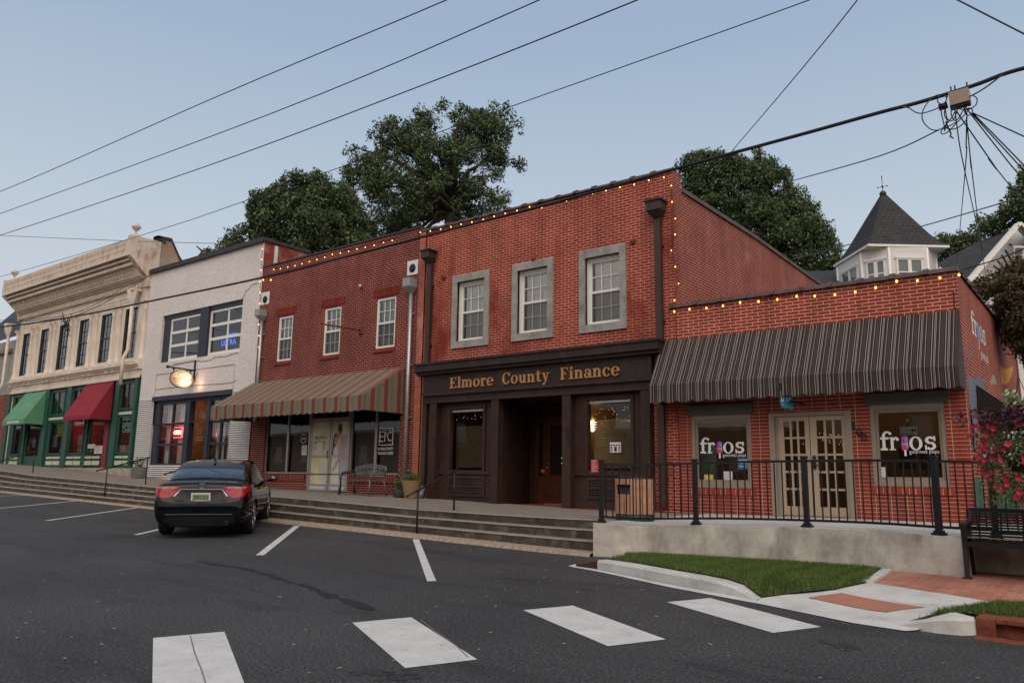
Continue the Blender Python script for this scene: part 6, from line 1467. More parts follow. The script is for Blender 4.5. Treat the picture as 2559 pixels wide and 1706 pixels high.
strand('warm bulbs hanging down the right edge of the white stucco wall',B(3,[(418,95),(407,210),(402,328),(395,450),(391,572),(388,690)],15.9)+[W(3,380,918,15.93),W(3,377,1040,15.93),W(3,374,1160,15.93),W(3,370,1280,15.93)],r=.017)
strand('short pair of warm bulbs at the left top corner of the maroon brick wall',B(3,[(427,433),(508,433)],15.9),r=.022)
# ================================================================ handrails on the steps
def handrail(label,pts,posts,name='handrail',r=.02):
    t=thing(name,posts[0][0],label,'handrail'); m=MB(); m.tube(pts,r*1.15,8); m.build('rail',M_black,t)
    for a,b_ in posts: m=MB(); m.tube([a,b_],r,8); m.build('post',M_black,t)
    return t
def stepz(x,y): # surface height of the stairs
    if y>=12.35: return fl(x)-.02
    n=4 if x<-19.9 else 3; k=min(n,int((12.35-y)/.3)+1); top=fl(x)-.02; bot=zroad(x,11.45)+.05; return top+(bot-top)*k/n
def hr(label,X,ylo,yhi,hlo=.9,hhi=.9,ext=.28):
    a=Vector((X,ylo,stepz(X,ylo))); b_=Vector((X,yhi,stepz(X,yhi)))
    A=a+Vector((0,0,hlo)); B_=b_+Vector((0,0,hhi)); d=(A-B_).normalized()
    return handrail(label,[A+d*ext,A,B_,B_-d*.12],[(a-Vector((0,0,.1)),A),(b_-Vector((0,0,.1)),B_)])
X1=onY(q(6,75,1560),11.6).x
hr('straight black handrail on the steps below the tan flower pot',-11.45,11.65,12.75,.86,.84,.34)
hr('straight black handrail on the steps in front of the red awning shop',-24.9,11.7,12.95,.86,.84,.34)
hr('black handrail on the steps at the far left in front of the green awning',-33.6,11.7,12.95,.86,.84,.34)
hr('black handrail just showing above the roof of the parked car',-20.9,11.7,12.9,.88,.86,.34)
hp0=onRoad(q(4,1262,1455),lambda X,Y: fl(X)); hp1=onRoad(q(4,1410,1448),lambda X,Y: fl(X)); ht0=onY(q(4,1285,1222),hp0.y).z-hp0.z
print('short rail',hp0,hp1,ht0)
a_,b_=Vector(hp0),Vector(hp1); U_=Vector((0,0,1))
handrail('bent black pipe handrail standing left of the ornate iron bench',[a_,a_+U_*ht0*.82,a_+(b_-a_)*.04+U_*ht0*.94,a_+(b_-a_)*.14+U_*ht0,b_+U_*ht0,b_],[(a_,a_+U_*ht0*.8),(b_,b_+U_*ht0)])
# ================================================================ ramp railing
def railing(name,label,path,zf_,h,posts,pick=.115,base=True):
    """path: list of (x,y); posts at given arc positions"""
    t=thing(name,(path[0][0],path[0][1],zf_(path[0][0])),label,'railing')
    V=[Vector((x,y,zf_(x))) for x,y in path]
    L=[0]
    for a,b_ in zip(V,V[1:]): L.append(L[-1]+(b_-a).length)
    def at(s):
        for i in range(len(V)-1):
            if s<=L[i+1]: k=(s-L[i])/(L[i+1]-L[i]); return V[i].lerp(V[i+1],k),(V[i+1]-V[i]).normalized()
        return V[-1],(V[-1]-V[-2]).normalized()
    n=max(2,int(L[-1]/.4)); P=[at(L[-1]*i/n)[0] for i in range(n+1)]
    for nm,z_,rw,rh in (('top_rail',h-.04,.045,.035),('bottom_rail',.10,.03,.035)):
        m=MB()
        for a,b_ in zip(P,P[1:]): m.obox(a+Vector((0,0,z_)),b_+Vector((0,0,z_)),rw,rh)
        m.build(nm,M_black,t)
    for s in posts:
        p,d=at(s); m=MB(); sd=d.cross(Vector((0,0,1)))
        m.obox(p,p+Vector((0,0,h)),.075,.075,up=(sd.x,sd.y,0)); m.obox(p+Vector((0,0,h)),p+Vector((0,0,h+.035)),.095,.095,up=(sd.x,sd.y,0))
        m.obox(p+Vector((0,0,0)),p+Vector((0,0,.03)),.15,.15,up=(sd.x,sd.y,0)); m.obox(p+Vector((0,0,.03)),p+Vector((0,0,.06)),.11,.11,up=(sd.x,sd.y,0)); m.build('post',M_black,t,bevel=.004)
    s=pick*.7; first=None
    while s<L[-1]:
        if min(abs(s-q_) for q_ in posts)>.06:
            p,d=at(s)
            m=MB(); m.box(p.x-.0085,p.x+.0085,p.y-.0085,p.y+.0085,p.z+.10,p.z+h-.05); m.build('picket',M_black,t)
        s+=pick
    return t,L
PXP=[1503,1738,2015,2340]; fronts=[(p.x,p.y) for p in front]
def wallY(x):
    for a,b_ in zip(front,front[1:]):
        if x<=b_.x: return a.y+(b_.y-a.y)*max(0,(x-a.x))/(b_.x-a.x)
    return front[-1].y
def wallZ(x):
    for a,b_ in zip(front,front[1:]):
        if x<=b_.x: return a.z+(b_.z-a.z)*max(0,(x-a.x))/(b_.x-a.x)
    return front[-1].z
def postpos(px,py):
    x=onY((px,py),11.9).x
    for _ in range(5): Y=wallY(x)+.13; x=onY((px,py),Y).x
    return x,Y
PP=[postpos(*a) for a in ((1503,1309),(1740,1311),(2018,1317),(2348,1333))]
xs_=[PP[0][0]+(PP[3][0]-PP[0][0])*i/16 for i in range(17)]
path=[(x,wallY(x)+.13) for x in xs_]; path+= [(PP[3][0]+.55,wallY(PP[3][0])+.5)]
hp=onY((1738,1152),PP[1][1]).z-wallZ(PP[1][0]); print('rail height',hp,PP)
Lc=0; Ls=[0]
for a,b_ in zip(path,path[1:]): Lc+=math.dist(a,b_); Ls.append(Lc)
def arcat(x): 
    for i,(a,b_) in enumerate(zip(path,path[1:])):
        if x<=b_[0]+1e-6: return Ls[i]+(x-a[0])/(b_[0]-a[0])*(Ls[i+1]-Ls[i])
    return Ls[-1]
railing('railing','long black picket railing along the top of the curved retaining wall',path,lambda x: wallZ(x)+.004,hp,[0.0]+[arcat(p[0]) for p in PP[1:]])
c0=path[-1]; path2=[c0,(c0[0]+1.6,c0[1]+.55),(c0[0]+3.5,c0[1]+.9)]
railing('railing','black picket railing at the far right behind the hanging petunias',path2,lambda x: wallZ(front[-1].x)-.02-.05*max(0,x-c0[0]),hp*.97,[0.05])
# ================================================================ litter bin with wooden slats
b0=onY(q(8,-20,1100),12.9); bp=Vector((onY((1584,1300),12.75).x,12.75,wallZ(-6)+.01)); 
fx0,fx1=onY((1544,1240),12.75).x,onY((1630,1240),12.75).x; rb=(fx1-fx0)/2; bp.x=(fx0+fx1)/2; ht=onY((1587,1192),12.75).z-bp.z; print('bin',bp,rb,ht)
t=thing('litter_bin',bp,'wooden slatted litter bin with dark green base behind the black railing','litter bin')
M_slat=mk('bin_wood_slat',(.40,.21,.125),.65,var=.25,vs=6,bump=.2,bs=30); M_bing=mk('bin_dark_green',(.01,.035,.03),.5)
m=MB(); m.lathe(bp,[(rb*.98,0),(rb*.98,.1),(rb*.9,.12),(.001,.12)],24); m.build('base',M_bing,t)
m=MB(); m.lathe(bp,[(rb*.88,.1),(rb*.88,ht-.04),(.001,ht-.04)],24); m.build('liner',M_black,t)
m=MB(); m.lathe(bp,[(rb*.93,ht-.05),(rb*.99,ht-.03),(rb*.97,ht),(rb*.6,ht+.02),(.001,ht+.02)],24); m.build('lid',M_black,t)
n=20
for i in range(n):
    a=2*PI*i/n+.1; c_=Vector((math.cos(a),math.sin(a),0)); s_=Vector((-c_.y,c_.x,0)); hole=False
    m=MB(); P0=bp+c_*rb*.96; z0,z1=.11,ht-.03
    ang=(math.degrees(a))%360
    if 235<ang<285: z1=ht-.30
    for (za_,zb_) in ((z0,z1),)+(((ht-.13,ht-.03),) if z1<ht-.2 else ()):
        m.hexa([P0-s_*.045-c_*.012+Vector((0,0,za_)),P0+s_*.045-c_*.012+Vector((0,0,za_)),P0+s_*.045+c_*.012+Vector((0,0,za_)),P0-s_*.045+c_*.012+Vector((0,0,za_)),P0-s_*.045-c_*.012+Vector((0,0,zb_)),P0+s_*.045-c_*.012+Vector((0,0,zb_)),P0+s_*.045+c_*.012+Vector((0,0,zb_)),P0-s_*.045+c_*.012+Vector((0,0,zb_))])
    m.build('slat',M_slat,t)
# ================================================================ plants in pots
def leafball(m,c,r,n,size,rnd,mi=0,flat=1.0,nmat=1,up=0):
    c=Vector(c)
    for i in range(n):
        d=Vector((rnd.gauss(0,1),rnd.gauss(0,1),rnd.gauss(0,1))).normalized(); rr=r*(rnd.random()**.4)
        p=c+Vector((d.x*rr,d.y*rr,d.z*rr*flat)); 
        n_=Vector((rnd.gauss(0,1),rnd.gauss(0,1),rnd.gauss(0,1)+up)).normalized(); a=n_.orthogonal().normalized(); b_=n_.cross(a); s=size*rnd.uniform(.6,1.3)
        k=mi+(rnd.randrange(nmat) if nmat>1 else 0)
        m.face([p-a*s,p-b_*s*.5+a*.1*s,p+a*s,p+b_*s*.5],k)
M_lf1=mk('plant_leaf',(.05,.10,.03),.6,var=.4,vs=9); M_lf2=mk('plant_leaf_dark',(.025,.055,.02),.6,var=.4,vs=9)
rnd=random.Random(21)
def pot(loc,label,prof,mat,fr,fh,nl,cat='potted plant'):
    t=thing('potted_plant',loc,label,cat); m=MB(); m.lathe(loc,prof,20); m.build('pot',mat,t)
    top=prof[-1][1]; m=MB(); m.lathe(loc,[(prof[-1][0]*.92,top-.04),(.001,top-.04)],16); m.build('soil',M_soil,t)
    m=MB()
    for i in range(10):
        a=rnd.uniform(0,6.28); m.tube([Vector(loc)+Vector((0,0,top-.04)),Vector(loc)+Vector((math.cos(a)*fr*.5,math.sin(a)*fr*.5,top+fh*rnd.uniform(.3,.8)))],.004,4)
    leafball(m,Vector(loc)+Vector((0,0,top+fh*.35)),fr,nl,.035,rnd,flat=fh/fr*.6); m.build('foliage',M_lf1,t)
x_=onY(q(2,1195,1028),15.2).x; pot((x_,15.2,fl(x_)),'galvanised tub with a small spiky plant against the white brick pier',[(.22,0),(.25,.02),(.31,.38),(.33,.40)],M_galv,.26,.45,260)
x_=onY(q(4,1922,1495),15.45).x; pot((x_,15.45,fl(x_)),'dark low pot with a bushy green plant left of the tan pot',[(.15,0),(.2,.02),(.22,.18),(.23,.22)],M_dgrey,.23,.34,420)
x_=onY(q(4,2030,1505),15.35).x; pot((x_,15.35,fl(x_)),'tan tapered pot with low green leaves beside the rough brick pilaster',[(.15,0),(.17,.02),(.27,.46),(.29,.48)],mk('tan_pot',(.38,.24,.12),.7,var=.1),.24,.22,300)
# ================================================================ ornate iron bench by the maroon building
bl=onY(q(4,1408,1448),15.0); br_=onY(q(4,1735,1475),15.0); yb_=onRoad(q(4,1583,1480),lambda X,Y: fl(X)).y+.42; print('bench y',yb_); yb_=min(15.55,yb_); xa,xb=onY(q(4,1425,1240),yb_).x,onY(q(4,1755,1240),yb_).x
zb_=fl((xa+xb)/2); t=thing('iron_bench',((xa+xb)/2,15.1,zb_),'small dark iron bench with ornate scrollwork back by the maroon brick wall','bench')
M_iron=mk('weathered_iron',(.15,.15,.15),.5,.5,var=.5,vs=9)
bt=onY(q(4,1590,1135),yb_).z; sz=zb_+.43
m=MB()
for i in range(8): y=yb_-.53+.065*i; m.box(xa+.02,xb-.02,y,y+.04,sz-.015,sz)
m.build('seat',M_iron,t)
m=MB(); N=12
def arch(u): return sz+.18+(bt-sz-.18)*(.72+.28*math.sin(PI*u))
P=[(xa+(xb-xa)*i/N,yb_+.03,arch(i/N)) for i in range(N+1)]; m.tube(P,.018,6); m.tube([(xa,yb_,sz+.10),(xb,yb_,sz+.10)],.018,6)
m.tube([(xa,yb_,sz+.1),(xa,yb_+.03,arch(0))],.018,6); m.tube([(xb,yb_,sz+.1),(xb,yb_+.03,arch(1))],.018,6)
rr=random.Random(2)
for i in range(11):
    u=(i+.5)/11; cx_=xa+(xb-xa)*u; hh=arch(u)-sz-.12
    for s in (0,1):
        c_=Vector((cx_,yb_+.015,sz+.14+hh*(.25+.45*s))); r=.055+.015*rr.random(); sp=[c_+Vector((math.cos(a*.5+i+s*PI)*r*(1-a/16),0,math.sin(a*.5+i+s*PI)*r*(1-a/16))) for a in range(14)]; m.tube(sp,.014,5)
    m.tube([(cx_+.04,yb_+.01,sz+.1),(cx_-.03,yb_+.015,sz+.1+hh*.5),(cx_+.03,yb_+.02,arch(u))],.013,5)
m.build('backrest',M_iron,t)
for x in (xa,xb):
    for (y0_,y1_) in ((yb_-.55,yb_-.57),(yb_-.05,yb_+.07)): m=MB(); m.tube([(x,y0_,sz),(x,y1_,zb_)],.018,6); m.build('leg',M_iron,t)
    m=MB(); m.tube([(x,yb_+.01,sz+.25),(x,yb_-.25,sz+.24),(x,yb_-.5,sz+.2),(x,yb_-.55,sz)],.018,6); m.build('armrest',M_iron,t)
# ================================================================ black slatted bench lower right
pl=onRoad(q(15,1003,398),lambda X,Y:.44); print('bench foot',pl)
yb2=pl.y; xL=pl.x; zb_=.445
t=thing('park_bench',(xL+.9,yb2,zb_),'black metal slatted bench on the brick paving at the right edge','bench')
XE=xL+1.9
zseat=zb_+.44; zbk=zb_+.84
def bend(x0,name='end_frame'):
    m=MB()
    m.hexa([(x0-.02,yb2-.03,zb_),(x0+.03,yb2-.03,zb_),(x0+.03,yb2+.03,zb_),(x0-.02,yb2+.03,zb_),(x0-.03,yb2+.02,zseat-.02),(x0+.03,yb2+.02,zseat-.02),(x0+.03,yb2+.08,zseat-.02),(x0-.03,yb2+.08,zseat-.02)])
    m.hexa([(x0-.02,yb2+.50,zb_),(x0+.03,yb2+.50,zb_),(x0+.03,yb2+.56,zb_),(x0-.02,yb2+.56,zb_),(x0-.03,yb2+.36,zseat),(x0+.03,yb2+.36,zseat),(x0+.03,yb2+.42,zseat),(x0-.03,yb2+.42,zseat)])
    m.hexa([(x0-.03,yb2+.36,zseat),(x0+.03,yb2+.36,zseat),(x0+.03,yb2+.42,zseat),(x0-.03,yb2+.42,zseat),(x0-.03,yb2+.55,zbk),(x0+.03,yb2+.55,zbk),(x0+.03,yb2+.6,zbk),(x0-.03,yb2+.6,zbk)])
    m.hexa([(x0-.04,yb2-.0,zseat+.19),(x0+.04,yb2-.0,zseat+.19),(x0+.04,yb2+.48,zseat+.22),(x0-.04,yb2+.48,zseat+.22),(x0-.04,yb2+.0,zseat+.235),(x0+.04,yb2+.0,zseat+.235),(x0+.04,yb2+.48,zseat+.26),(x0-.04,yb2+.48,zseat+.26)])
    m.hexa([(x0-.03,yb2+.02,zseat-.03),(x0+.03,yb2+.02,zseat-.03),(x0+.03,yb2+.07,zseat-.03),(x0-.03,yb2+.07,zseat-.03),(x0-.035,yb2-.0,zseat+.2),(x0+.035,yb2-.0,zseat+.2),(x0+.035,yb2+.06,zseat+.2),(x0-.035,yb2+.06,zseat+.2)])
    m.box(x0-.05,x0+.06,yb2-.08,yb2+.06,zb_,zb_+.015)
    return m.build(name,M_black,t,bevel=.008)
bend(xL); bend(XE)
m=MB()
for i in range(9): y=yb2+.02+.045*i; m.box(xL+.03,XE-.03,y,y+.032,zseat-.012,zseat+.004)
m.box(xL,XE,yb2-.01,yb2+.02,zseat-.05,zseat+.006); m.build('seat',M_black,t)
m=MB()
for i in range(10):
    k=i/10; y=yb2+.40+.15*k; z=zseat+.06+(zbk-zseat-.06)*k; m.box(xL+.03,XE-.03,y,y+.012,z,z+.027)
for i in range(8): x=xL+.12+(XE-xL-.2)*i/7; m.obox((x,yb2+.42,zseat+.03),(x,yb2+.565,zbk),.02,.008)
m.box(xL,XE,yb2+.55,yb2+.58,zbk-.01,zbk+.02); m.build('backrest',M_black,t)
# ================================================================ hanging petunia basket, right edge
YB=11.2
bc=onY((2562,1125),YB); top=onY((2540,985),YB)
t=thing('flower_basket',bc,'overflowing hanging basket of crimson petunias and dark purple foliage at the right edge','hanging basket')
rnd=random.Random(5)
rr_=abs(onY((2430,1150),YB).x-bc.x)
m=MB(); m.lathe(bc+Vector((0,0,-.12)),[(.001,-.16),(.15,-.12),(.24,.0),(.27,.16),(.26,.16),(.001,.14)],16); m.build('basket',mk('coco_liner',(.03,.02,.012),.95,var=.5,vs=20),t)
pole=Vector((bc.x+.35,bc.y+.2,0)); 
m=MB(); m.tube([bc+Vector((0,0,.05)),bc+Vector((0,0,1.1))],.006,5); 
for k in range(3): a=2*PI*k/3; m.tube([bc+Vector((.25*math.cos(a),.25*math.sin(a),.03)),bc+Vector((0,0,.9))],.004,4)
m.build('hanger',M_black,t)
M_pl=[mk('petunia_leaf',(.10,.16,.04),.6,var=.5,vs=9),mk('petunia_leaf_light',(.20,.26,.09),.6,var=.4,vs=9),mk('petunia_leaf_dark',(.03,.055,.018),.6,var=.4,vs=9)]
m=MB()
for i in range(330):
    a=rnd.uniform(0,2*PI); rr2=rr_*rnd.random()**.5; z=rnd.uniform(-.62,.22); taper=1-.45*max(0,-z-.1)
    leafball(m,bc+Vector((math.cos(a)*rr2*taper,math.sin(a)*rr2*taper*.8,z)),.085,26,.017,rnd,nmat=3)
m.build('foliage',M_pl,t)
M_pf=[mk('crimson_petal',(.50,.010,.075),.6,var=.3,vs=20),mk('red_petal',(.30,.006,.02),.6,var=.3,vs=20)]
def flower(m,p,s,nrm,mi,rnd):
    a=nrm.orthogonal().normalized(); b_=nrm.cross(a); n=10
    pts=[p+(a*math.cos(2*PI*i/n)+b_*math.sin(2*PI*i/n))*s*(1.0 if i%2 else .82)+nrm*s*.35 for i in range(n)]
    for i in range(n): m.face([p-nrm*s*.1,pts[i],pts[(i+1)%n]],mi)
for i in range(95):
    a=rnd.uniform(0,2*PI); 
    d=Vector((math.cos(a),math.sin(a)*.8,0)); 
    if d.y>.35: d.y=-d.y
    z=rnd.uniform(-.6,.3); p=bc+d*rr_*rnd.uniform(.75,1.05)*(1-.4*max(0,-z-.1))+Vector((0,0,z)); nn=(d+Vector((rnd.gauss(0,.3),-.35,rnd.gauss(.1,.3)))).normalized()
    m=MB(); flower(m,p,rnd.uniform(.028,.048),nn,0,rnd); m.build('flower',M_pf[rnd.random()<.3],t)
m=MB()
for i in range(60):
    p=bc+Vector((rnd.gauss(.05,.24),rnd.gauss(-.05,.22),rnd.uniform(.25,.50))); leafball(m,p,.10,22,.035,rnd,nmat=2)
m.build('purple_foliage',[mk('purple_leaf',(.045,.010,.018),.5,var=.5,vs=9),mk('plum_leaf',(.09,.02,.03),.5,var=.4,vs=9)],t)
m=MB()
for i in range(16):
    p=bc+Vector((rnd.gauss(.0,.12),rnd.gauss(-.1,.1),rnd.uniform(.5,.75))); leafball(m,p,.06,12,.04,rnd,nmat=1)
m.build('variegated_foliage',mk('variegated_leaf',(.30,.36,.20),.6,var=.5,vs=25),t)
m=MB()
for i in range(26):
    p=bc+Vector((rnd.gauss(0,.25),-rr_*.7+rnd.gauss(0,.06),rnd.uniform(-.15,.22))); leafball(m,p,.02,5,.018,rnd)
m.build('white_blossom',mk('white_petal',(.62,.60,.58),.6),t)
# ================================================================ parked car (dark saloon), local axes: +Y forward, X right, rear bumper at y=-1.0, rear axle y=0
M_car=mk('black_blue_paint',(.003,.0045,.008),.10,0,var=.05,spec=.14,coat=.28)
M_trim=mk('black_plastic',(.006,.006,.007),.75,spec=.2); M_tyre=mk('tyre_rubber',(.014,.014,.014),.8,var=.2,vs=20,bump=.3); M_rim=mk('alloy_rim',(.42,.43,.45),.3,.85)
M_chrome=mk('chrome',(.20,.20,.21),.22,1.0,var=.03)
def lampm_(name,c,rough=.12,em=0):
    m,nt,b=newmat(name); v=obn(nt)
    col=ramp(nt,noise(nt,v,14,3,.6),[(.35,tuple(x*.5 for x in c)),(.65,c)]); nt.links.new(col,b.inputs['Base Color']); b.inputs['Roughness'].default_value=rough; b.inputs['Coat Weight'].default_value=.15; b.inputs['Specular IOR Level'].default_value=.3; b.inputs['Emission Color'].default_value=(*c,1); b.inputs['Emission Strength'].default_value=em; return m
M_tail=lampm_('red_lamp_lens',(.32,.0,.004),.3,em=.16); M_clear=lampm_('clear_lamp_lens',(.40,.16,.14),.3)
G_car=glassm('car_glass',(.42,.50,.55),1.55,boost=1.5)
car=thing('parked_car',(0,0,0),'black four-door saloon parked nose-in to the steps, seen from behind','car')
bs=bpy.data.objects.new  # short alias
def ctrl(sections,closed=False,name='s',cuts=2,mat=None):
    """loft: each section is (y,[(x,z)...]) for the right half, mirrored; returns object with subdivision"""
    bm_=bmesh.new(); rows=[]
    for y,pts in sections:
        yy=y if callable(y) else None
        row=[bm_.verts.new((p[0],(p[2] if len(p)>2 else y),p[1])) for p in pts]; rr=row
        mir=[bm_.verts.new((-p[0],(p[2] if len(p)>2 else y),p[1])) if abs(p[0])>1e-6 else r_ for p,r_ in zip(pts,row)]
        rows.append((row,mir))
    for (a,am),(b_,bm2) in zip(rows,rows[1:]):
        for k in range(len(a)-1):
            f=[a[k],a[k+1],b_[k+1],b_[k]]; bm_.faces.new([v for i,v in enumerate(f) if v not in f[:i]])
            f=[am[k],bm2[k],bm2[k+1],am[k+1]]; f=[v for i,v in enumerate(f) if v not in f[:i]]; 
            if len(f)>2: bm_.faces.new(f)
    for row,mir in (rows[0],rows[-1]):
        loop=row+[v for v in mir[::-1] if v not in row]; 
        try: bm_.faces.new(loop)
        except Exception: pass
    bmesh.ops.recalc_face_normals(bm_,faces=bm_.faces)
    me=bpy.data.meshes.new(name); bm_.to_mesh(me); bm_.free()
    o=bpy.data.objects.new(name,me); COL.objects.link(o); s=o.modifiers.new('sub','SUBSURF'); s.levels=cuts; s.render_levels=cuts
    return o
def bake(o,cutters=(),mat=None,name='body',smooth=True):
    mods=[]
    for c_ in cutters:
        b_=o.modifiers.new('cut','BOOLEAN'); b_.operation='DIFFERENCE'; b_.object=c_; b_.solver='EXACT'
    dg=bpy.context.evaluated_depsgraph_get(); dg.update(); me=bpy.data.meshes.new_from_object(o.evaluated_get(dg)); bpy.data.objects.remove(o)
    me.materials.clear(); me.materials.append(mat); 
    for p in me.polygons: p.use_smooth=smooth
    n=bpy.data.objects.new(name,me); COL.objects.link(n); n.parent=car; return n
# half profile helper: sill, lower, mid crease, shoulder, top, centre
def sec(y,w,zb,zt,ts=.80,cz=None,wl=.95,dy=(0,0,0,0,0,0,0)):
    c=zt+.02 if cz is None else cz
    return (y,[(0,zb,y+dy[0]),(w*.80,zb,y+dy[1]),(w*wl,zb+.10,y+dy[2]),(w,zb+.32,y+dy[3]),(w*.985,zt-.16,y+dy[4]),(w*.93,zt-.03,y+dy[5]),(w*ts*.85,zt+.005,y+dy[6]),(0,c,y+dy[6])])
body=ctrl([
 sec(-1.03,.70,.25,.92,.80,.93,.9,(0.06,.04,.0,-.02,.04,.12,.14)),
 sec(-1.00,.80,.20,.98,.80,1.0,.93,(0.04,.03,.0,-.02,.03,.10,.10)),
 sec(-.80,.885,.22,1.055,.80,1.075,.95),
 sec(-.45,.905,.20,1.075,.80,1.10,.95),
 sec(.0,.91,.20,1.03,.84,1.07,.95),
 sec(.5,.908,.19,.985,.86,1.0,.95),
 sec(1.3,.905,.19,.97,.86,.99,.95),
 sec(2.1,.905,.19,.955,.86,.99,.95),
 sec(2.6,.905,.20,.94,.86,.98,.95),
 sec(3.2,.895,.20,.87,.82,.93,.95),
 sec(3.55,.84,.21,.77,.78,.83,.93),
 sec(3.75,.72,.24,.66,.75,.69,.9),
 sec(3.82,.60,.30,.56,.72,.58,.9)],name='body',cuts=2)
wheels=[(.775,0),(-.775,0),(.775,2.775),(-.775,2.775)]
cut=[]
for sx_ in (1,-1):
    for wy in (0,2.775):
        m=MB(); m.lathe((sx_*.70,wy,.335),[(.001,-.0),(.375,-.0),(.375,.42),(.001,.42)] if sx_>0 else [(.001,-.42),(.375,-.42),(.375,0),(.001,0)],28,axis='x',sm=False); c_=m.build('cutter',M_trim); cut.append(c_)
body=bake(body,cut,M_car,'body')
for c_ in cut: bpy.data.objects.remove(c_)
# greenhouse: pillars/roof shell
def gsec(y,w,zb,wt,zt): return (y,[(w,zb),(w*.985,zb+.06),(wt+.03,zt-.09),(wt-.04,zt-.02),(wt*.6,zt+.015),(0,zt+.025)])
gh=ctrl([(-.42,[(.74,1.04,-.46),(.72,1.06,-.44),(.66,1.085,-.41),(.62,1.09,-.40),(.4,1.10,-.42),(0,1.105,-.44)]),
 (-.05,[(.82,.98,-.10),(.79,1.06,-.08),(.68,1.21,-.02),(.63,1.245,.02),(.4,1.265,.0),(0,1.275,-.03)]),
 (.42,[(.86,.95),(.84,1.01),(.69,1.35),(.62,1.395),(.4,1.42),(0,1.43)]),
 (.85,[(.87,.94),(.855,1.0),(.70,1.375),(.63,1.43),(.4,1.455),(0,1.465)]),
 (1.5,[(.875,.93),(.86,.99),(.70,1.375),(.63,1.435),(.4,1.462),(0,1.472)]),
 (1.95,[(.87,.92),(.855,.98),(.68,1.33),(.61,1.39),(.4,1.425),(0,1.44)]),
 (2.45,[(.84,.91),(.82,.96),(.64,1.14),(.57,1.18),(.4,1.22),(0,1.235)]),
 (2.95,[(.78,.88,2.85),(.75,.90,2.87),(.66,.93,2.95),(.6,.94,2.97),(.4,.96,3.0),(0,.975,3.03)])],name='greenhouse',cuts=3)
gh=bake(gh,(),M_car,'roof')
def bvh(*obs):
    V=[];F=[]
    for o in obs:
        i=len(V); V+=[v.co.copy() for v in o.data.vertices]; F+=[[i+k for k in p.vertices] for p in o.data.polygons]
    return BVHTree.FromPolygons(V,F)
BT=bvh(body,gh); BB=bvh(body); BG=bvh(gh)
def shrink(name,poly2d,frame,tree,mat,parent=car,off=.006,cell=.05,label=None,mats=None,mfun=None,flat=None):
    """lay a polygon onto the body: frame maps (u,v)->ray origin, with direction d"""
    u0,u1=min(p[0] for p in poly2d),max(p[0] for p in poly2d); v0,v1=min(p[1] for p in poly2d),max(p[1] for p in poly2d)
    bm_=bmesh.new(); vs=[bm_.verts.new((u,v,0)) for u,v in poly2d]; bm_.faces.new(vs)
    k=1
    while u0+cell*k<u1: bmesh.ops.bisect_plane(bm_,geom=bm_.verts[:]+bm_.edges[:]+bm_.faces[:],plane_co=(u0+cell*k,0,0),plane_no=(1,0,0)); k+=1
    k=1
    while v0+cell*k<v1: bmesh.ops.bisect_plane(bm_,geom=bm_.verts[:]+bm_.edges[:]+bm_.faces[:],plane_co=(0,v0+cell*k,0),plane_no=(0,1,0)); k+=1
    bmesh.ops.triangulate(bm_,faces=[f for f in bm_.faces if len(f.verts)>4])
    bm_.verts.ensure_lookup_table(); m=MB(); pos={}
    last=None
    for v in bm_.verts:
        o_,d_=frame(v.co.x,v.co.y); h=tree.ray_cast(o_,d_)
        pos[v.index]=(h[0]-d_*off) if h[0] is not None else None
    good=[p for p in pos.values() if p]
    for v in bm_.verts:
        if pos[v.index] is None:
            o_,d_=frame(v.co.x,v.co.y); h=tree.find_nearest(o_+d_*1.5); pos[v.index]=h[0]-d_*off
    for f in bm_.faces:
        P=[pos[v.index] for v in f.verts]; c_=f.calc_center_median(); m.face(P,mfun(c_.x,c_.y) if mfun else 0,True)
    bm_.free(); o=m.build(name,mats or mat,None,label)
    bmw=bmesh.new(); bmw.from_mesh(o.data); bmesh.ops.remove_doubles(bmw,verts=bmw.verts,dist=.0005); bmesh.ops.recalc_face_normals(bmw,faces=bmw.faces); bmw.to_mesh(o.data); bmw.free()
    o.parent=parent; return o
rear=lambda u,v:(Vector((u,-3,v)),Vector((0,1,0)))
def reartop(u,v): # oblique, for the rear window
    d=Vector((0,.80,-.60)).normalized(); return (Vector((u,0,v))-d*3,d)
sideR=lambda u,v:(Vector((3,u,v)),Vector((-1,0,0))); sideL=lambda u,v:(Vector((-3,u,v)),Vector((1,0,0)))
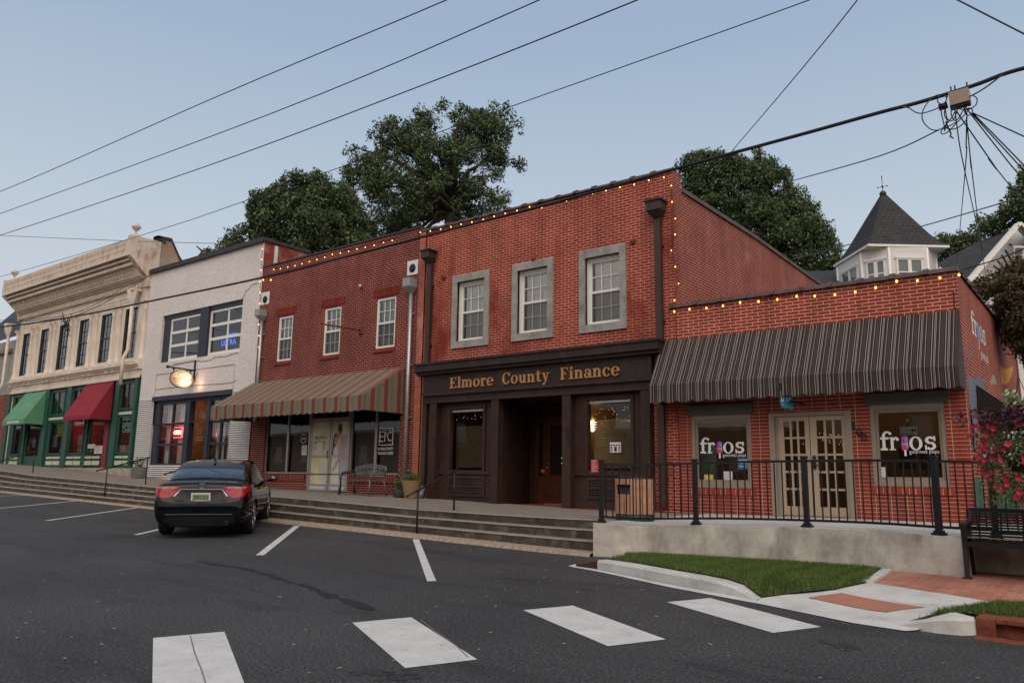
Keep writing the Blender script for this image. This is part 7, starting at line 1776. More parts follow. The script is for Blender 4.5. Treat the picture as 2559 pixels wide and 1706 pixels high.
# rear window (planar in oblique view; v is height at y=0)
m_in=mk('seat_fabric',(.02,.022,.025),.8)
shrink('rear_window',[(-.60,1.335-.02),(.60,1.335-.02),(.66,1.25),(.71,1.10),(.70,.86),(.62,.835),(-.62,.835),(-.70,.86),(-.71,1.10),(-.66,1.25)],reartop,BG,mk('rear_glass',(.012,.026,.042),.05,0,var=1.0,vs=3.5,spec=.7,coat=.5),off=.008)
for s,fr_ in ((1,sideR),(-1,sideL)):
    rwp=[(-.02,1.02),(.05,1.13),(.30,1.30),(.62,1.365),(.80,1.37),(.80,1.01),(.3,1.0)]
    fwp=[(.86,1.01),(.86,1.372),(1.4,1.375),(1.72,1.33),(2.25,1.06),(2.33,.99),(2.0,.985)]
    gm_=mk('side_glass',(.035,.04,.035),.05,0,var=.9,vs=2.5,spec=.9,coat=1)
    shrink('side_window',rwp,fr_,BG,gm_,off=.007); shrink('side_window',fwp,fr_,BG,gm_,off=.007)
    fr2=[(-.07,.985),(-.04,1.06),(.05,1.16),(.28,1.335),(.62,1.40),(1.4,1.405),(1.74,1.36),(2.35,1.05),(2.42,.96),(2.33,.965),(2.25,1.04),(1.72,1.34),(1.4,1.385),(.62,1.375),(.30,1.31),(.04,1.14),(-.03,1.02),(.3,.99),(2.0,.975),(2.33,.975),(2.4,.955),(2.0,.955),(.3,.965)]
    # tail lamp, side wrap
    shrink('tail_lamp',[(-1.0,.83),(-.72,.89),(-.56,.95),(-.66,.99),(-.95,.975),(-1.04,.95)],fr_,BB,M_tail,off=.008,cell=.04)
    # handles, door gaps
    for y_ in (.62,1.62):
        m=MB(); h=BB.ray_cast(Vector((3*s,y_,.86)),Vector((-s,0,0)))[0]; m.tube([(h.x,y_-.1,.86),(h.x+s*.03,y_-.07,.865),(h.x+s*.03,y_+.07,.87),(h.x,y_+.1,.87)],.013,6); m.build('door_handle',M_car,car)
    for (u,v0,v1) in ((-.05+.35,.55,.96),(.83,.3,.95),(1.95,.28,.94)):
        shrink('door_gap',[(u,v0),(u+.012,v0),(u+.012,v1),(u,v1)],fr_,BB,M_trim,off=.002,cell=.06)
    shrink('sill_trim',[(.42,.215),(2.36,.215),(2.36,.25),(.42,.25)],fr_,BB,M_trim,off=.004,cell=.1)
    # mirror
    m=MB(); hx=.87*s; m.ball((hx+.15*s,2.12,1.0),.09,10,sc=(1.1,1,.75)); m.box(hx,hx+.12*s,2.08,2.14,.94,.98); o=m.build('mirror',M_car,car)
    m=MB(); m.lathe((hx+.155*s,2.035,1.0),[(.001,0),(.06,0),(.065,.01)],12,axis='y'); m.build('mirror_glass',MATS['side_glass'],o)
# tail lamps on the rear face
lampR=[(.38,.965),(.60,.975),(.80,.97),(.84,.88),(.80,.79),(.60,.755),(.50,.80)]
def lmf(s):
    def f(x,y):
        x=abs(x); return 1 if (y>.925 and x>.46) else 0
    return f
for s in (1,-1):
    shrink('tail_lamp',[(p[0]*s,p[1]) for p in lampR],rear,BB,None,off=.012,cell=.03,mats=[M_tail,M_clear],mfun=lmf(s))
shrink('chrome_strip',[(-.37,.915),(.37,.915),(.47,.79),(.495,.79),(.385,.935),(-.385,.935),(-.495,.79),(-.47,.79)],rear,BB,M_chrome,off=.014,cell=.04)
shrink('plate_recess',[(-.44,.88),(.44,.88),(.52,.74),(.44,.66),(-.44,.66),(-.52,.74)],rear,BB,mk('recess_paint',(.006,.007,.010),.35,coat=.1,spec=.2),off=.007,cell=.05)
shrink('bumper_step',[(-.80,.615),(.80,.615),(.82,.635),(-.82,.635)],rear,BB,mk('gap_black',(.003,.003,.003),.6),off=.004,cell=.05)
shrink('bumper_crease',[(-.62,.425),(.62,.425),(.64,.45),(-.64,.45)],rear,BB,M_trim,off=.012,cell=.05)
shrink('lower_valance',[(-.70,.235),(.70,.235),(.62,.40),(.56,.415),(-.56,.415),(-.62,.40)],rear,BB,M_trim,off=.010,cell=.05)
shrink('highlight_strip',[(-.60,.455),(.60,.455),(.60,.468),(-.60,.468)],rear,BB,mk('grey_strip',(.16,.15,.14),.3,.4),off=.014,cell=.05)
y_pl=BB.ray_cast(Vector((0,-3,.77)),Vector((0,1,0)))[0].y-.02
m=MB(); m.box(-.17,.17,y_pl,y_pl+.012,.69,.85); m.frame(-.175,.175,.685,.855,y_pl-.004,y_pl+.012,.018,tb=.03); pl_=m.build('number_plate',mk('plate_white',(.62,.64,.60),.5),None); pl_.parent=car
m=MB(); m.box(-.15,.15,y_pl-.003,y_pl-.001,.718,.83); o=m.build('plate_field',mk('plate_green',(.22,.30,.16),.6),None); o.parent=pl_
m=MB(); text_to(m,'29DC523',-.135,.135,.735,.81,y_pl-.006,bold=.02); o=m.build('plate_text',mk('plate_ink',(.02,.05,.02),.6),None); o.parent=pl_
m=MB()
def lp(cx_,cz_,rx,rz,y,r=.006,n=20): m.tube([(cx_+rx*math.cos(2*PI*i/n),y,cz_+rz*math.sin(2*PI*i/n)) for i in range(n+1)],r,5,cap=False)
y_e=BB.ray_cast(Vector((0,-3,.985)),Vector((0,1,0)))[0].y-.015
lp(0,.985,.065,.043,y_e,.008); lp(0,.985,.022,.04,y_e,.006); lp(0,1.005,.045,.018,y_e,.006); o=m.build('emblem',M_chrome,None); o.parent=car
m=MB(); y_b=BB.ray_cast(Vector((.38,-3,.70)),Vector((0,1,0)))[0].y-.012
text_to(m,'CAMRY',-.44,-.28,.70,.725,y_b,bold=.02); text_to(m,'SE',.40,.45,.695,.725,y_b,bold=.02); m.box(-.43,-.33,y_b-.001,y_b+.001,.672,.684); o=m.build('badge',M_chrome,None); o.parent=car
m=MB(); m.tube([(.50,-.90,.30),(.50,-1.06,.295)],[.042,.045],14); o=m.build('exhaust',M_chrome,None); o.parent=car
m=MB(); m.lathe((.50,-1.062,.295),[(.001,0),(.036,0)],12,axis='y'); o=m.build('exhaust_hole',M_trim,None); o.parent=car
m=MB(); m.hexa([(-.03,.35,1.43),(.03,.35,1.43),(.02,.5,1.45),(-.02,.5,1.45),(-.004,.36,1.50),(.004,.36,1.50),(.004,.5,1.465),(-.004,.5,1.465)]); o=m.build('antenna_fin',M_car,None,bevel=.003); o.parent=car
m=MB(); m.box(-.62,.62,-.7,2.9,.22,.40); o=m.build('underbody',M_trim,None); o.parent=car
for wx,wy in wheels:
    s=1 if wx>0 else -1; cx_=wx+.0*s
    m=MB(); w=.108; rT=.333
    m.lathe((cx_,wy,rT),[(.24,-w),(.30,-w*1.04),(.325,-w*.85),(.333,-w*.5),(.333,w*.5),(.325,w*.85),(.30,w*1.04),(.24,w)],36,axis='x'); wo_=m.build('wheel',M_tyre,None); wo_.parent=car
    m=MB(); f=w*.75*s
    m.lathe((cx_,wy,rT),[(.24,w*s),(.225,w*.6*s),(.2,w*.3*s),(.001,w*.2*s)],30,axis='x'); o=m.build('rim',M_rim,None); o.parent=wo_
    m=MB(); 
    for k in range(10):
        a=2*PI*k/10; c_,s_=math.cos(a),math.sin(a); P=Vector((cx_+w*.75*s,wy+c_*.05,rT+s_*.05)); Q=Vector((cx_+w*.95*s,wy+c_*.225,rT+s_*.225)); m.tube([P,Q],[.028,.018],5)
    m.lathe((cx_,wy,rT),[(.06,w*.5*s),(.06,w*.95*s),(.001,w*.97*s)],12,axis='x'); o=m.build('spokes',M_rim,None); o.parent=wo_
# uneven reflection of what is inside: dark seats behind the rear glass are part of the tint
CX,CY=-14.78,9.06; hd=Vector((-math.sin(R(49)),math.cos(R(49)),0))
zr_=(zroad(CX,CY)); fz_=zroad(CX+hd.x*2.775,CY+hd.y*2.775); pit=math.atan2(fz_-zr_,2.775)
rx_=Vector((hd.y,-hd.x,0)); zL=zroad(CX-rx_.x*.775,CY-rx_.y*.775); zR_=zroad(CX+rx_.x*.775,CY+rx_.y*.775); rol=math.atan2(zR_-zL,1.55)
fy=Vector((hd.x,hd.y,math.tan(pit))).normalized(); fxx=Vector((rx_.x,rx_.y,math.tan(rol))).normalized(); fzz=fxx.cross(fy).normalized(); fxx=fy.cross(fzz)
car.matrix_world=Matrix.Translation((CX,CY,zr_))@Matrix((fxx,fy,fzz)).transposed().to_4x4()
# ================================================================ turret house behind
M_side=mk('white_siding_base',(.62,.60,.58),.6)
def siding():
    m,nt,b=newmat('white_siding'); v=uvn(nt); t=nd(nt,'ShaderNodeTexWave'); t.wave_type='BANDS'; t.bands_direction='Y'; t.wave_profile='SAW'; nt.links.new(v,t.inputs['Vector']); t.inputs['Scale'].default_value=.314/.12*1.0; t.inputs['Distortion'].default_value=0
    c=ramp(nt,t.outputs[0],[(0,(.25,.25,.26)),(.14,(.66,.64,.63)),(1,(.70,.68,.67))]); nt.links.new(c,b.inputs['Base Color']); b.inputs['Roughness'].default_value=.6; bumpn(nt,b,t.outputs[0],.4,.02); return m
M_sid=siding()
def shingle():
    m,nt,b=newmat('dark_shingles'); v=uvn(nt); t=nd(nt,'ShaderNodeTexBrick'); nt.links.new(v,t.inputs['Vector']); t.inputs['Scale'].default_value=1; t.inputs['Brick Width'].default_value=.26; t.inputs['Row Height'].default_value=.20; t.inputs['Mortar Size'].default_value=.02
    t.inputs['Color1'].default_value=(.040,.040,.044,1); t.inputs['Color2'].default_value=(.030,.031,.035,1); t.inputs['Mortar'].default_value=(.010,.010,.012,1)
    c=mixc(nt,1.0,t.outputs[0],ramp(nt,noise(nt,v,2,6,.7),[(.3,(.7,.7,.7)),(.7,(1.3,1.3,1.3))]),'MULTIPLY'); nt.links.new(c,b.inputs['Base Color']); b.inputs['Roughness'].default_value=.85; return m
M_shin=shingle()
D=36.0
apex=dep(q(11,968,325),D+.5); eL=dep(q(11,478,1042),D-.7); eM=dep(q(11,820,830),D-1.5); eR=dep(q(11,1622,845),D+1.6)
ze=onY(q(11,820,830),0.0001).z*0+dep(q(11,820,830),35.2).z
def atz(n,x,y,z): d=ray(q(n,x,y)); t=(z-HC)/d.z; return Vector((d.x*t,d.y*t,z))
EA,EB,EC=atz(11,480,1040,ze),atz(11,820,830,ze),atz(11,1620,845,ze); ED=EC+(EA-EB)
gc=(EA+EC)/2; apex=dep(q(11,965,325),(gc-Vector((0,0,gc.z))).dot(Vector((Fv.x,Fv.y,0)))*1.0/1.0 if False else 37.0)
cx_,cy_=apex.x,apex.y
hs_=thing('turret_house',(cx_,cy_,5),'white house with a steep dark shingled turret rising behind the corner shop','house')
zw=ze-.10
WC=[atz(11,520,1045,zw),atz(11,750,908,zw),atz(11,1020,857,zw),atz(11,1395,862,zw),atz(11,1480,912,zw)]
cw=(WC[1]+WC[4])/2+(WC[1]-WC[2]).normalized()*0; back=(WC[0]-WC[1]).normalized()
away=Vector((gc.x,gc.y,0)).normalized()
WC+= [WC[4]+away*2.0,WC[3]+away*4.2,WC[2]+away*4.2]
m=MB(); nW=len(WC); L_=0
for k in range(nW):
    a_,b_=WC[k],WC[(k+1)%nW]; l=(b_-a_).length
    m.face([(a_.x,a_.y,4),(b_.x,b_.y,4),(b_.x,b_.y,zw+.1),(a_.x,a_.y,zw+.1)],uv=[(L_,4),(L_+l,4),(L_+l,zw),(L_,zw)]); L_+=l
m.build('turret_wall',M_sid,hs_)
m=MB()
for p_ in WC[:5]: m.tube([(p_.x,p_.y,4),(p_.x,p_.y,zw)],.06,6)
m.build('corner_board',M_wframe,hs_)
RC=[EA,EB,EC,ED]; H_=apex.z-ze
def rp(k,f,z): p_=RC[k%4]; return Vector((cx_+(p_.x-cx_)*f,cy_+(p_.y-cy_)*f,z))
m=MB(); lv=[(1.0,ze+.04),(.86,ze+.09*H_),(.70,ze+.24*H_),(.40,ze+.58*H_),(.03,apex.z)]
for (f0,z0),(f1,z1) in zip(lv,lv[1:]):
    for k in range(4):
        P=[rp(k,f0,z0),rp(k+1,f0,z0),rp(k+1,f1,z1),rp(k,f1,z1)]; w0=(P[1]-P[0]).length/2; w1=(P[2]-P[3]).length/2
        m.face(P,uv=[(-w0,z0*1.25),(w0,z0*1.25),(w1,z1*1.25),(-w1,z1*1.25)])
rf_=m.build('turret_roof',M_shin,hs_)
m=MB()
for k in range(4):
    a_,b_=rp(k,1.0,ze),rp(k+1,1.0,ze); a2,b2=rp(k,.75,ze-.06),rp(k+1,.75,ze-.06)
    m.face([a_,b_,b2,a2]); m.face([a_-Vector((0,0,.05)),b_-Vector((0,0,.05)),b_+Vector((0,0,.05)),a_+Vector((0,0,.05))])
m.face([rp(k,.76,ze-.06) for k in range(4)])
m.build('eave',M_wframe,rf_)
m=MB(); A=Vector(apex); m.lathe(A,[(.14,-.1),(.16,0),(.08,.1),(.02,.12)],8); m.tube([A,A+Vector((0,0,.85))],.014,5); zz=A.z+.32; m.tube([(A.x-.2,A.y,zz),(A.x+.2,A.y,zz)],.011,5); m.tube([(A.x,A.y-.2,zz),(A.x,A.y+.2,zz)],.011,5); m.ball((A.x,A.y,zz),.05,6); m.ball((A.x-.2,A.y,zz),.035,5); m.ball((A.x+.2,A.y,zz),.035,5); m.tube([(A.x,A.y,A.z+.75),(A.x,A.y,A.z+.9)],[.03,.005],6); m.build('weathervane',M_black,hs_)
G_far=mk('dark_window_pane',(.10,.13,.13),.08,0,var=.1,spec=.8)
def twin(k):
    a,b_=Vector((WC[k].x,WC[k].y,0)),Vector((WC[k+1].x,WC[k+1].y,0)); d=(b_-a).normalized(); L=(b_-a).length; n=Vector((d.y,-d.x,0))
    if n.dot(Vector((a.x-cx_,a.y-cy_,0)))<0: n=-n
    z0,z1=zw-1.75,zw-.50
    def B_(m,u0,u1,v0,v1,o0,o1,mi=0):
        P=[a+d*u0+n*o0,a+d*u1+n*o0,a+d*u1+n*o1,a+d*u0+n*o1]; m.hexa([Vector((p.x,p.y,v0)) for p in P]+[Vector((p.x,p.y,v1)) for p in P],mi)
    m=MB(); u0,u1=L*.17,L*.85; t=.07
    B_(m,u0,u0+t,z0,z1,0,.06);B_(m,u1-t,u1,z0,z1,0,.06);B_(m,u0+t,u1-t,z1-t,z1,0,.055);B_(m,u0-.06,u1+.06,z1,z1+.12,0,.09);B_(m,u0+t,u1-t,z0,z0+t,0,.055);um=(u0+u1)/2;B_(m,um-.08,um+.08,z0+t,z1-t,0,.055)
    zm=(z0+z1)/2;B_(m,u0+t,um-.08,zm-.025,zm+.025,0,.04);B_(m,um+.08,u1-t,zm-.025,zm+.025,0,.04); w_=m.build('window',M_wframe,hs_)
    m=MB(); B_(m,u0+t,um-.08,z0+t,z1-t,.005,.012);B_(m,um+.08,u1-t,z0+t,z1-t,.005,.012); m.build('pane',G_far,w_)
for k in range(3): twin(k)
# main roofs
def P11(x,y,d): return dep(q(11,x,y),d)
m=MB(); Dm=38.0
m.face([P11(150,1280,Dm-2),P11(560,1280,Dm-2),P11(600,1080,Dm+3),P11(190,1085,Dm+3)])
m.face([P11(1480,1020,Dm-1),P11(1850,1230,34),P11(2290,640,38),P11(1900,800,42)][::1])
m.build('roof',M_shin,hs_)
# gable end at the right
g=[(2290,632),(2400,720),(2480,1000),(2480,1300),(1870,1300),(1800,1180)]
G0=[P11(x,y,33.6+ (x-1800)*.002) for x,y in g]; m=MB(); m.face(G0)
Lc,Rc_=P11(1870,1300,33.4),P11(2900,1300,36); 
for p_,r_ in ((Lc,P11(1870,1300,44)),): m.face([(r_.x,r_.y,3.5),(p_.x,p_.y,3.5),(p_.x,p_.y,p_.z),(r_.x,r_.y,p_.z)])
bl_,br_=P11(1870,1300,33.4),P11(2480,1300,33.4); m.face([(bl_.x,bl_.y,3.5),(br_.x,br_.y,3.5),(br_.x,br_.y,br_.z+.02),(bl_.x,bl_.y,bl_.z+.02)])
br2=Vector((br_.x+1.5,br_.y+9,0)); tp_=P11(2480,1000,33.4); m.face([(br_.x,br_.y,3.5),(br2.x,br2.y,3.5),(br2.x,br2.y,tp_.z),(br_.x,br_.y,tp_.z)])
gw=m.build('gable_wall',M_sid,hs_)
m=MB(); ap_=P11(2290,630,33.5); m.face([tuple(ap_),(tp_.x+.2,tp_.y,tp_.z-.1),(br2.x+.2,br2.y,tp_.z-.1),(ap_.x+1.2,ap_.y+9,ap_.z)]); m.build('roof',M_shin,hs_)
m=MB(); m.obox(P11(2290,628,33.7),P11(1800,1190,33.2),.3,.16); m.obox(P11(2290,628,33.7),P11(2500,860,34.3),.3,.16); m.obox(P11(1800,1180,33.2),P11(1925,1140,33.2),.3,.12); m.build('bargeboard',M_wframe,hs_)
m=MB()
for (a,b_) in (((2165,880),(2245,1025)),((2130,930),(2215,1075)),((2090,985),(2180,1100)),((2050,1035),(2120,1090))): m.obox(P11(*a,33.3),P11(b_[0],b_[1],33.3),.05,.07)
m.obox(P11(2200,830,33.3),P11(2230,832,33.3),.05,.1); m.build('gable_timber',M_black,hs_)
m=MB(); A=P11(2245,840,33.2); B2=P11(2340,1010,33.2); 
m.hexa([A,B2,B2,A,A,B2,B2,A]) if False else None
def fquad(m,x0,y0,x1,y1,d,mi=0): m.face([P11(x0,y1,d),P11(x1,y1,d),P11(x1,y0,d),P11(x0,y0,d)],mi)
fquad(m,2248,840,2345,1015,33.25); w_=m.build('window',M_wframe,hs_); m=MB(); fquad(m,2262,858,2335,922,33.2); fquad(m,2262,932,2335,1005,33.2); m.build('pane',G_far,w_)
# ================================================================ trees
M_bark=mk('tree_bark',(.06,.045,.035),.9,var=.4,vs=3,bump=.5)
def leafmat(name,c,var=.5):
    m,nt,b=newmat(name); v=obn(nt); lo=tuple(x*.45 for x in c); hi=tuple(x*1.6 for x in c)
    nt.links.new(ramp(nt,noise(nt,v,.9,4,.7),[(.3,lo),(.7,hi)]),b.inputs['Base Color']); b.inputs['Roughness'].default_value=.65; b.inputs['Specular IOR Level'].default_value=.25
    MATS[name]=m; return m
LG=[leafmat('oak_leaf',(.080,.118,.050)),leafmat('oak_leaf_light',(.125,.17,.075)),leafmat('oak_leaf_dark',(.040,.066,.030))]
LR=[leafmat('red_leaf',(.09,.045,.025)),leafmat('bronze_leaf',(.085,.07,.028)),leafmat('shrub_leaf',(.05,.07,.028))]
def inpoly(x,z,P):
    c=False; n=len(P)
    for i in range(n):
        a,b_=P[i],P[(i+1)%n]
        if (a[1]>z)!=(b_[1]>z) and x<(b_[0]-a[0])*(z-a[1])/(b_[1]-a[1])+a[0]: c=not c
    return c
def edged(x,z,P):
    best=1e9; n=len(P)
    for i in range(n):
        a=Vector(P[i]);b_=Vector(P[(i+1)%n]);p=Vector((x,z)); ab=b_-a; t=max(0,min(1,(p-a).dot(ab)/max(1e-9,ab.length_squared))); best=min(best,(p-a-ab*t).length)
    return best
def tree(label,depth,polys,nclump,cr,leaves,ls,seed,mats=LG,base=None,zground=4.5,limbs=14,name='leafy_tree',cat='tree',group=None,droop=0,holes=.0,trunkr=.45):
    """crown outline in the picture at a given distance gives the real outline of the crown; clumps fill its volume"""
    rnd=random.Random(seed); cc=dep(polys[0][0],depth); 
    fw=Vector((cc.x,cc.y,0)).normalized(); rt=Vector((fw.y,-fw.x,0))
    polys2=[]
    for poly in polys:
        P=[]
        for p in poly:
            d=ray(p); t=depth/(d.x*fw.x+d.y*fw.y); v=Vector((d.x*t,d.y*t,d.z*t+HC)); P.append((v.x*rt.x+v.y*rt.y,v.z))
        polys2.append(P)
    allp=[p for P in polys2 for p in P]; x0,x1=min(p[0] for p in allp),max(p[0] for p in allp); z0,z1=min(p[1] for p in allp),max(p[1] for p in allp)
    xm=(x0+x1)/2 if base is None else None
    if base is not None: d=ray(base); t=depth/(d.x*fw.x+d.y*fw.y); v=Vector((d.x*t,d.y*t,0)); xm=v.x*rt.x+v.y*rt.y
    def wp(u,z,dd): return fw*(depth+dd)+rt*u+Vector((0,0,z))
    root=thing(name,wp(xm,zground,0),label,cat,group)
    cl=[]; tries=0
    while len(cl)<nclump and tries<nclump*60:
        tries+=1; u,z=rnd.uniform(x0,x1),rnd.uniform(z0,z1); P=next((P for P in polys2 if inpoly(u,z,P)),None)
        if P is None: continue
        e=edged(u,z,P)
        if e<cr*.25: continue
        if rnd.random()<holes*(1 if math.sin(u*1.3+seed)*math.cos(z*1.1+seed*2)>.35 else 0): continue
        dd=rnd.uniform(-1,1)*min(e*1.1+.4,3.8); cl.append((u,z,dd,cr*rnd.uniform(.55,1.5)*(1 if e>cr*1.5 else .7)))
    m=MB()
    for (u,z,dd,r) in cl:
        c_=wp(u,z,dd); n=int(leaves*(r/cr)**2)
        for i in range(n):
            d=Vector((rnd.gauss(0,1),rnd.gauss(0,1),rnd.gauss(0,.8))).normalized(); rr2=r*(.35+.65*rnd.random()**.6)*(1+.25*math.sin(5*d.x+3*d.z+u)); p=c_+d*rr2
            n_=Vector((rnd.gauss(0,1),rnd.gauss(0,1),rnd.gauss(.6,1))).normalized(); a=n_.orthogonal().normalized()
            th=rnd.uniform(0,6.28); b_=n_.cross(a); a,b_=a*math.cos(th)+b_*math.sin(th),b_*math.cos(th)-a*math.sin(th); s=ls*rnd.uniform(.55,1.35)
            h=rnd.random(); m.face([p-a*s,p-b_*s*.42,p+a*s,p+b_*s*.42],0 if h<.5 else (1 if h<.72 else 2))
    m.build('crown',mats,root)
    m=MB(); tz=z0+(z1-z0)*.35; top=wp(xm,z0+(z1-z0)*.8,0); b0=wp(xm,zground-.5,0)
    m.tube([b0,wp(xm+.1,(zground+tz)/2,0),wp(xm-.1,tz,0),top],[trunkr,trunkr*.8,trunkr*.6,trunkr*.15],9)
    for k in range(limbs):
        c_=cl[rnd.randrange(len(cl))]; s=wp(xm,tz+(c_[1]-tz)*.15 if c_[1]>tz else tz*.9+z0*.1,0); e=wp(*c_[:3]); mid=s.lerp(e,.55)+Vector((rnd.gauss(0,.3),rnd.gauss(0,.3),.5)); m.tube([s,mid,e],[trunkr*.38,trunkr*.2,.03],6)
    m.build('trunk',M_bark,root); return root
T=lambda pts:[q(16,x,y) for x,y in pts]
oak=[T([(1135,250),(1170,205),(1250,215),(1262,200),(1330,180),(1400,185),(1440,140),(1520,130),(1600,85),(1680,85),(1690,160),(1650,215),(1700,230),(1700,130),(1780,95),(1880,95),(1925,75),(2010,60),(2060,90),(2120,120),(2125,190),(2095,230),(2150,200),(2210,215),(2245,300),(2215,370),(2215,470),(2215,545),(2130,570),(2090,520),(2050,520),(2065,560),(2115,620),(2080,690),(2120,740),(2140,800),(1900,950),(1400,1100),(1000,1150),(940,900),(960,700),(980,600),(975,520),(1040,470),(980,430),(1060,375),(1120,370),(1150,400),(1230,440),(1180,350),(1130,330)])]
tree('great spreading oak towering above the maroon and orange-red brick roofs',46,oak,520,.50,150,.10,11,base=q(16,1720,800),limbs=44,holes=.85,trunkr=.6)
lt_=[T([(60,1100),(130,1040),(160,990),(240,960),(290,890),(330,850),(310,740),(390,700),(440,650),(510,640),(520,610),(600,590),(640,570),(710,600),(730,530),(780,560),(820,570),(860,600),(900,580),(915,630),(1000,650),(1100,700),(1150,900),(1150,1200),(480,1300),(440,1010),(300,1050),(150,1120)])]
tree('dark bushy tree behind the maroon brick roof, left of the oak',42,lt_,520,.46,150,.10,12,base=q(16,700,1200),limbs=10)
tree('small tuft of tree top just above the white stucco coping',48,[T([(10,1130),(20,1070),(50,1055),(90,1085),(120,1110),(60,1150),(10,1160)])],9,.4,120,.10,13,limbs=2,trunkr=.15)
rt_=[[q(17,x,y) for x,y in [(430,60),(470,10),(620,-60),(900,-110),(1100,-60),(1300,-20),(1420,-90),(1560,-90),(1700,40),(1720,130),(1800,160),(1870,230),(1900,330),(1960,390),(2030,470),(2130,560),(2200,600),(2240,700),(2300,820),(2352,900),(2500,1080),(2620,1300),(2600,1480),(1900,1480),(900,1000),(500,500)]]]
tree('broad dark green tree behind the side wall of the orange-red brick building',47,rt_,620,.48,150,.10,14,base=q(17,1500,1400),limbs=14,trunkr=.5)
tree('round green tree between the turret and the gabled roof',50,[[q(11,x,y) for x,y in [(1475,800),(1520,750),(1600,765),(1700,720),(1800,730),(1900,760),(1930,850),(1800,900),(1500,1020),(1470,900)]]],40,.6,240,.11,15,limbs=4,trunkr=.25)
tree('tall dark tree rising behind the gable at the right edge',44,[[q(11,x,y) for x,y in [(1880,720),(1890,620),(1950,590),(2010,640),(2060,560),(2100,490),(2180,480),(2170,300),(2240,310),(2230,220),(2290,150),(2400,60),(2600,20),(2900,90),(3050,350),(3100,800),(2950,1150),(2600,1200),(2400,800),(2300,650),(2150,700),(2000,760)]]],230,.6,200,.11,16,limbs=8,trunkr=.3)
tree('bronze tinged small tree beside the corner shop at the right edge',21.5,[[q(11,x,y) for x,y in [(1850,1190),(1960,1150),(2060,1130),(2160,1080),(2250,1090),(2300,1020),(2600,940),(2800,1300),(2700,1800),(2350,2050),(2220,1830),(2080,1560),(1950,1330)]]],150,.28,220,.055,17,mats=LR,limbs=16,zground=1.0,trunkr=.12)
# ================================================================ overhead cables
M_cable=mk('black_cable',(.010,.010,.011),.5); M_cablel=mk('pale_cable',(.12,.12,.11),.6)
def cable(label,pts,r,mat=None,name='overhead_cable',grp='overhead cables',sub=6,n=6):
    """pts (px,py,Y): polyline smoothed into a hanging line"""
    P=[onY((x,y),Y) for x,y,Y in pts]; out=[]
    for i in range(len(P)-1):
        p0=P[max(i-1,0)];p1=P[i];p2=P[i+1];p3=P[min(i+2,len(P)-1)]
        for k in range(sub):
            t=k/sub; out.append(.5*((2*p1)+(p2-p0)*t+(2*p0-5*p1+4*p2-p3)*t*t+(3*p1-p0-3*p2+p3)*t**3))
    out.append(P[-1]); m=MB(); m.tube(out,r,n); o=m.build(name,mat or M_cable,None,loc=P[0]); tag(o,label,'cable',grp); return o
cable('uppermost black power line crossing the sky at upper left',[(-300,590,9),(0,479,9),(544,241,9),(1117,0,9),(1700,-260,9),(2600,-640,9),(3600,-1050,9)],.011)
cable('second black power line from the top crossing the sky',[(-300,640,9.4),(0,534,9.4),(675,285,9.4),(1349,0,9.4),(1900,-250,9.4),(2700,-580,9.4),(3700,-1000,9.4)],.011)
cable('third black power line from the top, with a deeper sag',[(-300,680,9.8),(0,588,9.8),(500,421,9.8),(1012,230,9.8),(1594,0,9.8),(2100,-220,9.8),(2900,-520,9.8),(3800,-880,9.8)],.012)
cable('thin black line passing in front of the oak and the cream cornice',[(-300,760,10.5),(0,691,10.5),(379,580,10.5),(616,501,10.5),(1360,237,10.5),(2024,0,10.5),(2400,-150,10.5),(3000,-400,10.5),(3800,-740,10.5)],.009)
cable('nearly level thin wire between the cream cornice and the white coping',[(-200,577,14),(0,588,14),(290,601,15),(570,609,17)],.012,M_cablel)
cable('thin wire slanting down from the top edge to the roof of the two-storey building',[(2500,-620,11),(2300,-280,12),(2143,0,13),(1829,378,20)],.011)
cable('short black line across the top right corner',[(2360,-15,10),(2392,0,10),(2559,85,10),(2800,205,10.2),(3200,400,10.6)],.010)
main=[(-300,850,11.2),(0,817,11.2),(162,795,11.2),(379,751.5,11.2),(680,688,11.2),(1040,596,11.2),(1400,503,11.2),(1720,413,11.2),(2010,334,11.2),(2200,281,11.2),(2290,258,11.2),(2380,231,11.2),(2450,208,11.2),(2522,181,11.2),(2640,152,11.2),(3000,75,11.2),(3500,-40,11.2),(4300,-240,11.2)]
cable('thick black telephone cable running the whole width past the brick roofs',main,.028,n=8,sub=4)
cable('lower pair of telephone cable strands along the cream windows',[(-200,812,11.5),(0,805,11.5),(145,796,11.5),(230,772,12),(330,716,13.5),(372,688,15)],.012)
cable('upper drooping strand between the cream cornice and the cable loop',[(-200,806,11.3),(0,800,11.3),(150,790,11.3),(245,757,12.5),(320,712,14),(375,690,15)],.009)
# splice box with coils
bx0=onY(q(12,1160,560),11.2)
t=thing('cable_closure',bx0,'beige ribbed splice box hanging from the thick telephone cable at upper right','splice box')
A=onY(q(12,1010,600),11.2); B2=onY(q(12,1300,520),11.2); d=(B2-A).normalized(); L=(B2-A).length; up=Vector((0,0,1))
M_box=mk('beige_plastic',(.34,.27,.215),.6,var=.1); hh=.155
m=MB(); m.obox(A,B2,.14,.17); m.build('case',M_box,t,bevel=.02)
m=MB()
for i in range(13): p=A.lerp(B2,(i+.5)/13); m.obox(p-d*.008,p+d*.008,.155,.185)
m.build('rib',M_box,t)
m=MB(); m.obox(A-Vector((0,0,.10)),B2-Vector((0,0,.10)),.10,.04); m.build('base_tray',M_black,t)
for u in (.1,.3,.9): p=A.lerp(B2,u); m=MB(); m.tube([p+Vector((0,0,.07)),p+Vector((0,0,.20))],.010,5); m.build('clamp',M_black,t)
